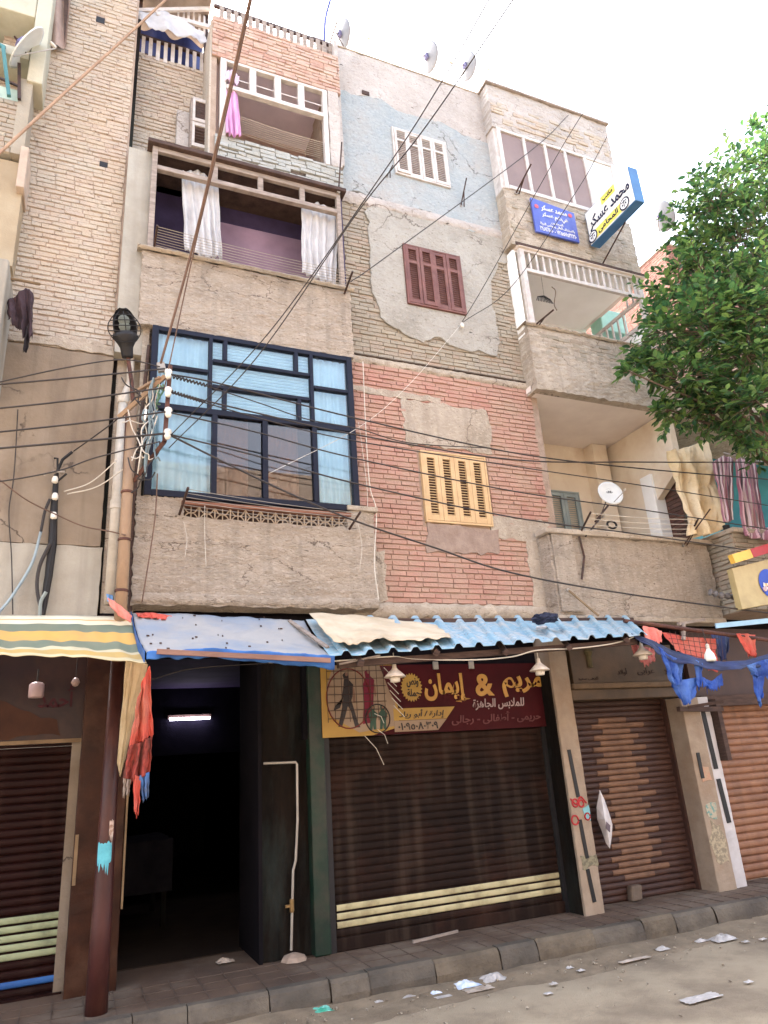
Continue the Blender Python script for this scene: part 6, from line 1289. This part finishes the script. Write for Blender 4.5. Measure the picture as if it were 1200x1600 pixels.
hang('blue_tarp', 'wide bright blue rag torn to a point beside the brown fascia', 'tarp', [(1028, 1010), (1050, 1026), (1068, 1034)], [(1048, 1066), (1056, 1072), (1064, 1066)], 5.18, 5.2, m_bluerag, 2, .03, 40, 20, rag=.04, seed=1)
hang('blue_tarp', 'bright blue torn end hanging lowest left of the bulb', 'tarp', [(1046, 1062), (1068, 1062), (1090, 1058)], [(1062, 1092), (1072, 1102), (1086, 1090)], 5.2, 5.22, m_bluerag, 2, .02, 30, 16, rag=.04, seed=2)
hang('blue_tarp', 'narrow blue strip joining the tarp band to its frayed loop', 'tarp', [(1084, 1030), (1092, 1034), (1098, 1036)], [(1088, 1072), (1092, 1078), (1096, 1072)], 5.18, 5.2, m_bluerag, 1, .02, 14, 16, rag=.04, seed=3)
hang('blue_tarp', 'blue rag with a fringed lower edge under the bulb', 'tarp', [(1096, 1058), (1112, 1064), (1128, 1052)], [(1098, 1072), (1112, 1078), (1130, 1070)], 5.2, 5.2, m_bluerag, 2, .02, 40, 12, rag=.06, seed=4)
hang('blue_tarp', 'broad blue rag at the right edge of the photo', 'tarp', [(1166, 1040), (1190, 1032), (1215, 1026)], [(1176, 1056), (1192, 1062), (1215, 1052)], 5.16, 5.2, m_bluerag, 2, .03, 40, 12, rag=.05, seed=5)
hang('blue_tarp', 'long thin blue rag tail dangling at the right edge', 'tarp', [(1174, 1052), (1184, 1058), (1194, 1054)], [(1184, 1094), (1188, 1104), (1192, 1092)], 5.2, 5.2, m_bluerag, 1, .02, 20, 20, rag=.05, seed=6)
hang('blue_tarp', 'dark navy rag behind the red cloth and net', 'tarp', [(1110, 988), (1128, 992), (1140, 996)], [(1122, 1026), (1130, 1032), (1138, 1022)], 5.65, 5.6, m_navyrag, 2, .02, 24, 14, rag=.05, seed=7)
nn = thing('wire_net', A(1090, 1000, 5.4), 'square wire net stretched in front of the sagging red cloth', 'net'); b = MB()
for i in range(10): b.tube([A(1046+i*9, 986+i*1.0, 5.5), A(1056+i*8.4, 1020+i*3.0, 5.4)], .0025, 4)
for i in range(5): b.tube([A(1042+i*3, 990+i*7, 5.5), A(1124, 998+i*9, 5.4)], .0025, 4)
b.build('mesh', m_darkmetal, nn)
hang('plastic_bag', 'white plastic bag with a dark print hooked on the ochre block shutter', 'bag', [(936, 1236), (939, 1234), (942, 1242)], [(950, 1322), (953, 1326), (955, 1318)], 6.3, 6.3, m_curtain, 1, .01, 4, 4)
o = COL.objects[-1]; bpy.data.objects.remove(o)
bag = thing('plastic_bag', A(945, 1280, 6.3), 'white plastic bag with a dark print hooked on the ochre block shutter', 'bag')
outl = [(937, 1234), (944, 1248), (951, 1268), (957, 1288), (956, 1306), (953, 1326), (947, 1318), (940, 1298), (933, 1280), (932, 1262)]
b = MB(); cen = A(945, 1280, 6.22); rim = [A(px, py, 6.33) for px, py in outl]
b.add([cen]+[cen.lerp(q, .5)+Vector((0, -.012*random.uniform(.3, 1.5), 0)) for q in rim]+rim, [(0, 1+(i+1) % 10, 1+i) for i in range(10)]+[(1+i, 1+(i+1) % 10, 11+(i+1) % 10, 11+i) for i in range(10)])
b.build('film', mat('white_film', C(232, 226, 226, .9), C(214, 206, 206, .9), rough=.4, bump=.1, scale=8), bag)
b = MB(); c = A(950, 1292, 6.235); b.obox(c, (.02, 0, -.02), (0, .004, 0), (.008, 0, .03)); b.build('print', mat('grey_print', C(110, 96, 104), bump=0), bag)

# ------------------------------------------------------------------ the house at the right edge
rb = thing('teal_house', (7.6, 6.2, .17), 'teal painted house at the right edge with a brick parapet under striped curtains', 'building')
xr = 7.03
yn = AX(1145, 830, xr).y
MB().box(xr+.02, 12, yn+.05, YB+.4, 3.0, 3.9).build('parapet_core', m_mortar, rb)
mb = MB(); bricks(mb, xr+.02, 9.5, 3.0, 3.92, yn+.05, dep=.02, jit=.006); mb.build('brickwork', m_greybrick, rb)
m2 = MB(); bricks(m2, -(YB+.36), -(yn+.04), 3.0, 3.92, 0, dep=.02, jit=.006)
for i, v_ in enumerate(m2.v): m2.v[i] = Vector((xr+.02+v_.y, -v_.x, v_.z))
m2.build('brickwork', m_greybrick, rb, fix=False)
MB().box(xr-.01, 12, yn-.02, YB+.4, 3.92, 3.98).build('coping', m_tan2, rb, bevel=.012)
MB().box(xr+.05, 12, YB+1.1, YB+1.2, 3.9, 7.5).build('wall', mat('teal_wall', C(36, 128, 136, .85), C(30, 104, 116, .85), scale=2, bump=.1), rb)
MB().box(xr+.05, 12, YB-.2, YB+1.1, 5.7, 5.85).build('balcony_slab', m_tan2, rb)
MB().box(6.99, 7.03, YB+.25, YB+1.2, 2.9, 5.7).build('wall', m_mortar_dark, rb)
m2 = MB(); bricks(m2, -(YB+1.1), -(YB+.25), 3.7, 5.7, 0, dep=.014, jit=.004)
for i, v_ in enumerate(m2.v): m2.v[i] = Vector((6.99+v_.y, -v_.x, v_.z))
m2.build('brickwork', mat('dark_red_brick', C(120, 84, 72, .8), C(96, 72, 62, .8), rnd=[C(110, 70, 60, .8), C(132, 92, 78, .8), C(100, 72, 64, .8)]), rb)
b = MB(); b.box(7.9, 8.5, YB+1.04, YB+1.098, 4.0, 5.2); b.build('window', mat('pale_teal_window', C(110, 190, 196), C(90, 170, 180)), rb)
MB().box(7.0, 12, YB+.2, YB+.6, 5.85, 7.2).build('upper_parapet', m_pinkbrick, rb)
MB().box(7.0, 12, YF+.1, YB+.4, 2.1, 3.0).build('shop_front', m_passage, rb)
b = MB(); pp = [A(1108, 925, yn-.02), A(1125, 930, yn-.05), A(1145, 932, yn-.05), A(1160, 935, yn-.02)]; b.tube(crom(pp, 8), [.03+.012*math.sin(i*1.6) for i in range(25)], 8)
tag(b.build('duct_hose', mat('grey_hose', C(120, 116, 116), C(84, 80, 80))), 'ribbed grey hose on the wall behind the blue circle sign', 'hose')
hang('tarpaulin_curtain', 'big creased beige tarpaulin hanging at the end of the first floor loggia', 'curtain', [(1043, 704), (1072, 700), (1108, 684)], [(1072, 838), (1102, 838), (1132, 826)], YB-.02, YB-.1, mat('beige_tarp', C(226, 200, 152), C(206, 174, 124), scale=3, bump=.5, bscale=10, stain=C(238, 226, 200), sscale=1.4, bdist=.08), 2.7, .1, 80, 50, seed=11)
m_candy = mat('striped_curtain', C(220, 200, 200), rough=.95, scale=3, bump=.05, uv_ramp=[(0, C(160, 96, 116))])
n_ = m_candy.node_tree
for nd in list(n_.nodes):
    if nd.type == 'VALTORGB' and nd.color_ramp.interpolation == 'CONSTANT':
        e = nd.color_ramp.elements
        cols = [C(150, 84, 106), C(206, 160, 170), C(120, 80, 96), C(224, 206, 206), C(160, 90, 110), C(90, 76, 84), C(216, 190, 196), C(150, 86, 108)]*3
        while len(e) < 24: e.new(.5)
        for i in range(24): e[i].position = i/24; e[i].color = (*cols[i], 1)
        for l in list(n_.links):
            if l.to_node == nd and l.from_node.type == 'SEPXYZ': n_.links.new(l.from_node.outputs[0], nd.inputs[0])
hang('curtain', 'left maroon and pink striped curtain gathered at the teal balcony', 'curtain', [(1113, 722), (1130, 712), (1146, 716)], [(1131, 816), (1138, 816), (1144, 812)], yn+.15, yn+.12, m_candy, 4, .03, 50, 24, seed=21)
hang('curtain', 'right pink striped curtain hanging over the teal balcony parapet', 'curtain', [(1147, 716), (1165, 716), (1180, 722)], [(1160, 826), (1180, 828), (1196, 826)], yn+.1, yn+.02, m_candy, 4, .03, 50, 24, seed=22)
tag(MB().tube([A(1130, 708, yn+.1), A(1215, 728, yn-.1)], .012, 6).build('curtain_rail', m_galv), 'thin metal curtain rail over the striped curtains', 'rail')
hang('hanging_cloth', 'crumpled pink and white cloth on the brick parapet at the right edge', 'cloth', [(1160, 824), (1185, 824), (1215, 826)], [(1164, 838), (1190, 842), (1215, 846)], yn, yn-.06, m_candy, 3, .03, 30, 10)
t = thing('laundry_basket', A(1137, 824, yn+.1), 'small dark pot standing between the curtains on the brick parapet', 'pot'); MB().lathe(A(1137, 832, yn+.12), [(.03, 0), (.04, .06), (.042, .09), (.034, .09)], 12).build('pot', m_black, t)
# round emblem sign with its striped light bar
es = thing('shop_sign', A(1190, 910, yn-.2), 'tan sign with a blue disc and white Arabic lettering at the right edge', 'sign')
yq = yn-.25; q0, q1, q2, q3 = A(1144, 888, yq), A(1216, 870, yq), A(1226, 940, yq), A(1160, 952, yq)
MB().prism([(q0.x, q0.z), (q1.x, q1.z), (q2.x, q2.z), (q3.x, q3.z)], yq, yq+.08).build('board', mat('tan_sign_face', C(200, 178, 120, .85), C(180, 158, 104, .85), rough=.45, bump=.03), es, bevel=.006)
cc_ = A(1203, 912, yq-.004); MB().lathe(cc_, [(.165, 0), (.17, .004), (.02, .006)], 32, (0, -1, 0)).build('disc', mat('sign_disc_blue', C(24, 70, 190), C(22, 62, 170), rough=.4, bump=0), es)
lettering('كابى', es, (cc_.x, yq-.011, cc_.z), X1, Z1, -.12, .12, -.07, .09, m_white, .04)
MB().tube(crom([cc_+Vector((-.135, -.012, -.05)), cc_+Vector((-.12, -.012, -.085)), cc_+Vector((-.095, -.012, -.07)), cc_+Vector((-.1, -.012, -.03))], 6), .012, 6).build('pink_stroke', mat('pale_pink_paint', C(220, 190, 196), bump=0), es)
MB().box(cc_.x-.1, cc_.x-.03, yq-.014, yq-.008, cc_.z-.035, cc_.z+.0).build('tan_stroke', mat('tan_stroke', C(216, 186, 130), bump=0), es)
lb_ = thing('sign_light_bar', A(1170, 870, yq), 'yellow and red striped bar above the blue disc sign', 'sign'); a0, a1 = A(1143, 874, yq-.05), A(1230, 848, yq-.05)
for i in range(6):
    p, q = a0.lerp(a1, i/6*1.9), a0.lerp(a1, (i+1)/6*1.9-.004)
    MB().bar(p, q, .1, .06).build('segment', mat('bar_yellow', C(240, 186, 40), rough=.4, bump=0) if i % 2 == 0 else mat('bar_red', C(186, 34, 36), rough=.4, bump=0), lb_)
# red brick house behind
fb = thing('brick_house', (12, 11, 0), 'bare red brick house standing behind the tree with a dish on its corner', 'building')
yk = 9.4; a0 = A(1005, 420, yk); a1 = A(1038, 380, yk)
x0 = A(1005, 400, yk).x; zt_ = A(1040, 378, yk).z
b = MB(); c0 = A(1041, 382, yk); b.box(c0.x, c0.x+4, yk+.015, yk+4, 0, c0.z); b.build('wall', m_mortar, fb)
m_red = mat('far_red_brick', C(196, 130, 108), C(170, 130, 112, .55), rnd=[C(180, 112, 94, .55), C(198, 132, 110, .55), C(206, 146, 124, .55)], scale=5, bump=.4)
mb = MB(); bricks(mb, c0.x, c0.x+2.2, 8.2, c0.z, yk+.016, dep=.014); mb.build('brickwork', m_red, fb)
m2 = MB(); bricks(m2, -(yk+3), -yk, 7.4, c0.z, 0, dep=.014)
for i, v_ in enumerate(m2.v): m2.v[i] = Vector((c0.x+v_.y, -v_.x, v_.z))
m2.build('brickwork', m_red, fb)
MB().box(c0.x-.03, c0.x+4, yk-.02, yk+4, c0.z, c0.z+.05).build('coping', m_tan2, fb)

# ------------------------------------------------------------------ tree at the right
tr = thing('street_tree', (8.3, 5.3, .0), 'leafy green street tree overhanging the right side of the block', 'tree')
m_bark = mat('grey_brown_bark', C(120, 100, 82, .8), C(90, 74, 60, .8), scale=8, stretch=(1, 1, .3), bump=.6, bscale=30)
m_leaf = mat('glossy_leaf', C(60, 90, 40), C(40, 70, 34), rnd=[C(44, 78, 54), C(58, 104, 56), C(92, 136, 60), C(138, 168, 74), C(66, 114, 60)], rough=.35, spec=.5, scale=3, bump=0, translucent=.45)
fork = Vector((8.1, 5.0, 3.6))
MB().tube([(8.3, 5.3, -.1), (8.28, 5.28, 1.2), (8.18, 5.1, 2.6), fork], [.19, .16, .14, .13], 12).build('trunk', m_bark, tr, smooth=True)
rt = random.Random(5)
clumps = []
spec_ = [  # pixel centre, depth, pixel radius, leaves
    (1000, 570, 4.9, 34, 130), (1035, 520, 4.8, 50, 260), (1070, 600, 4.6, 60, 380), (1110, 650, 4.7, 55, 340), (1150, 690, 4.6, 50, 300), (1185, 710, 4.9, 40, 200),
    (1060, 470, 5.0, 52, 320), (1110, 520, 4.5, 70, 520), (1165, 560, 4.3, 70, 520), (1180, 640, 4.2, 65, 460), (1100, 430, 4.8, 52, 340), (1150, 460, 4.4, 66, 500), (1195, 480, 4.1, 60, 420),
    (1085, 350, 4.9, 44, 200), (1120, 320, 4.6, 52, 280), (1160, 380, 4.6, 56, 380), (1195, 350, 4.4, 56, 340), (1150, 280, 4.7, 48, 220), (1190, 260, 4.5, 50, 240), (1085, 400, 4.9, 40, 220), (1100, 295, 4.9, 30, 80),
    (985, 590, 4.7, 24, 60), (1020, 585, 4.9, 30, 120), (1048, 660, 4.8, 34, 150), (1080, 668, 4.9, 34, 170), (1205, 215, 4.5, 34, 130), (1180, 320, 5.2, 60, 300), (1130, 350, 5.1, 44, 180), (1225, 250, 4.6, 50, 200), (1230, 420, 4.2, 80, 500), (1240, 560, 4.3, 80, 500), (1240, 300, 4.5, 70, 300), (1250, 680, 4.6, 60, 300),
    (1130, 590, 5.3, 70, 420), (1150, 500, 5.2, 80, 460), (1090, 560, 5.3, 60, 300), (1190, 420, 5.2, 70, 340), (1130, 380, 5.2, 50, 200)]
lf = MB(); tw = MB()
def leaf(p, d, up_, L):
    d = d.normalized(); s = d.cross(up_).normalized(); n = s.cross(d); w_ = L*.25
    vs = [p, p+d*L*.3+s*w_*.85+n*.05*L, p+d*L*.62+s*w_*.9+n*.04*L, p+d*L-n*.08*L, p+d*L*.62-s*w_*.9+n*.04*L, p+d*L*.3-s*w_*.85+n*.05*L, p+d*L*.5-n*.03*L]
    lf.add(vs, [(0, 1, 6), (1, 2, 6), (2, 3, 6), (3, 4, 6), (4, 5, 6), (5, 0, 6)], rt.random())
for px, py, y, pr, n in spec_:
    if py > 555: py, pr, n = py-.14*(py-555)-4, pr*.78, int(n*.72)
    n = int(n*(1.35 if py > 430 else 1.2))
    c = A(px, py, y); rad = (A(px+pr, py, y)-c).length; dc = c-fork
    mid = fork.lerp(c, .5)+Vector((rt.uniform(-.2, .2), rt.uniform(-.2, .2), .25)); path = crom([fork, mid, c], 5)
    tw.tube(path, [.05-.043*i/(len(path)-1) for i in range(len(path))], 6)
    k = 0
    while k < n:
        d = Vector((rt.gauss(0, 1), rt.gauss(0, 1), rt.gauss(0, .8))); d.normalize(); st = c+d*rad*rt.uniform(0, .35)
        dv = (d+Vector((-.25, -.2, .12))+Vector((rt.gauss(0, .3), rt.gauss(0, .3), rt.gauss(0, .3)))).normalized(); Lg = rad*rt.uniform(.45, .85)
        e = st+dv*Lg-Vector((0, 0, .06)); tw.tube([st, st.lerp(e, .5)+Vector((0, 0, .02)), e], [.006, .004, .002], 4, caps=False)
        m_ = rt.randint(7, 12)
        for j in range(m_):
            t = .25+.75*j/(m_-1); p = st.lerp(e, t); sid = dv.cross(Vector((rt.gauss(0, .5), rt.gauss(0, .5), 1))).normalized()*(1 if j % 2 else -1)
            leaf(p, dv*.75+sid*rt.uniform(.5, 1)+Vector((0, 0, rt.uniform(-.45, .15))), Vector((rt.gauss(0, .35), rt.gauss(0, .35), 1)), rt.uniform(.06, .125)); k += 1
tw.build('branches', m_bark, tr); lf.build('crown', m_leaf, tr)

# ------------------------------------------------------------------ litter
def scrap(label, px, py, sx, sy, m, cat='litter', name='litter', h=.03, seed=0, z=.012, group='litter along the kerb'):
    c = G(px, py, z); b = MB()
    b.grid(lambda u, v: c+Vector(((u-.5)*sx+.1*sx*nz(u*5, v*5, seed), (v-.5)*sy+.1*sy*nz(u*5, v*5, seed+3), .004+h*.6*(.3+abs(nz(u*2.2, v*2.2, seed+7))*1.2)*math.sin(math.pi*min(1, max(0, u)))*math.sin(math.pi*v))), 12, 10)
    return tag(b.build(name, m, solid=.002), label, cat, group)
m_lit = mat('white_litter_plastic', C(214, 208, 204, .75), C(170, 164, 160, .75), scale=12, rough=.35, bump=.1); m_lit2 = mat('dirty_grey_litter', C(186, 172, 158), C(140, 126, 112), scale=9, rough=.6, bump=.2)
m_litb = mat('pale_blue_litter', C(170, 194, 230), C(214, 220, 232), scale=9, rough=.35, bump=.1)
scrap('pale blue and white plastic wrapper peaked against the kerb', 728, 1540, .2, .14, m_litb, h=.09, seed=1)
scrap('flat grey paper beside the blue and white wrapper', 748, 1546, .22, .1, m_lit2, h=.03, seed=2)
scrap('crumpled white plastic bag lying at the kerb foot', 770, 1530, .22, .15, m_lit, 'bag', 'plastic_bag', .12, 3)
scrap('small blue scrap left of the wrappers at the kerb', 681, 1552, .08, .06, m_litb, h=.03, seed=4)
scrap('small white scrap just below the blue scrap', 693, 1558, .12, .05, m_lit, h=.015, seed=5)
scrap('little pale paper shred on the road in line with the kerb', 638, 1558, .1, .04, m_lit, h=.015, seed=6)
scrap('green crisp packet lying by the broken kerb', 503, 1580, .16, .09, mat('green_foil', C(40, 150, 120), C(120, 200, 190), scale=14, rough=.3, bump=0), 'packet', 'snack_packet', .08, 7)
scrap('blue white packet at the bottom edge of the road', 345, 1594, .12, .1, m_litb, 'packet', 'snack_packet', .1, 8)
scrap('broken pale paving fragment in the gutter at the bottom', 425, 1592, .32, .12, m_lit2, 'fragment', 'paving_fragment', .06, 9)
scrap('white rag lump on the road near the right end of the kerb', 1129, 1468, .22, .14, m_lit, 'rag', 'white_rag', .1, 10)
scrap('folded white paper by the kerb left of the white lump', 1096, 1471, .13, .06, m_lit, h=.05, seed=11)
scrap('thin cream cardboard strip on the road below the kerb', 992, 1500, .3, .05, m_lit2, h=.02, seed=12)
scrap('torn white paper pair on the right of the road', 1095, 1560, .3, .1, m_lit, h=.02, seed=13)
scrap('bright white crushed cup by the kerb', 1035, 1484, .12, .07, m_lit, h=.06, seed=14)
for i, (px, py) in enumerate(((890, 1513), (908, 1517), (865, 1538), (857, 1553), (1170, 1535), (1165, 1472), (1192, 1468), (572, 1560), (592, 1566))):
    scrap(('tiny white scrap on the road under the brown shutter pillar', 'second tiny white scrap under the brown shutter pillar, right one', 'tiny white fleck on mid road left of the torn paper', 'tiny bent white scrap nearest the viewer on mid road', 'pale fleck on the road at the right edge', 'thin pale strip by the white rag lump', 'pale strip at the right edge beside the kerb', 'white fleck on the road under the kerb stain', 'tiny white fleck right of the kerb stain')[i], px, py, .06, .04, m_lit, h=.025, seed=20+i)
scrap('grey crumpled paper on the passage floor', 352, 1503, .14, .1, m_lit2, h=.07, seed=40, z=.175, group='scraps on the pavement')
scrap('white plastic scrap at the dark dirty wall foot', 434, 1492, .12, .05, m_lit, h=.04, seed=41, z=.175, group='scraps on the pavement')
scrap('turquoise plastic bag slumped at the green post foot', 487, 1478, .2, .12, mat('turquoise_plastic', C(70, 150, 140), C(50, 110, 110), scale=9, rough=.3, bump=.1), 'bag', 'plastic_bag', .14, 42, z=.175, group='scraps on the pavement')
t = thing('stone_block', G(965, 1408, .17), 'small pinkish stone leaning on the foot of the brown shutter', 'stone'); c = G(997, 1408, .17)
MB().obox(c+Vector((0, .03, .07)), (.07, 0, 0), (0, .04, 0), (.01, 0, .07)).build('stone', m_pave, t, bevel=.02)
t = thing('timber_strip', G(680, 1465, .17), 'thin pale timber strip lying along the dark shutter foot', 'timber'); MB().bar(G(645, 1472, .18), G(715, 1455, .18), .02, .02).build('strip', m_greywood, t)
# hanging black laundry at the left and its rail
hang('hanging_cloth', 'black rag hanging from the far left wall', 'cloth', [(12, 470), (25, 462), (40, 448), (52, 458)], [(12, 500), (28, 512), (42, 530), (50, 532)], 5.9, 5.9, mat('black_cloth', C(44, 34, 40), C(66, 46, 52)), 2.5, .04, 40, 20, rag=.05, seed=31)
hang('hanging_cloth', 'narrow black rag tail under the black one at the far left', 'cloth', [(40, 512), (52, 500)], [(36, 550), (42, 548)], 5.9, 5.9, mat('black_cloth_tail', C(40, 32, 36)), 1, .02, 14, 16, rag=.04, seed=32)
tag(MB().tube([A(12, 434, 5.95), A(62, 444, 6.2)], .014, 6).build('wall_rod', m_marble_l), 'thin pale rod above the black rag at the far left', 'rod')
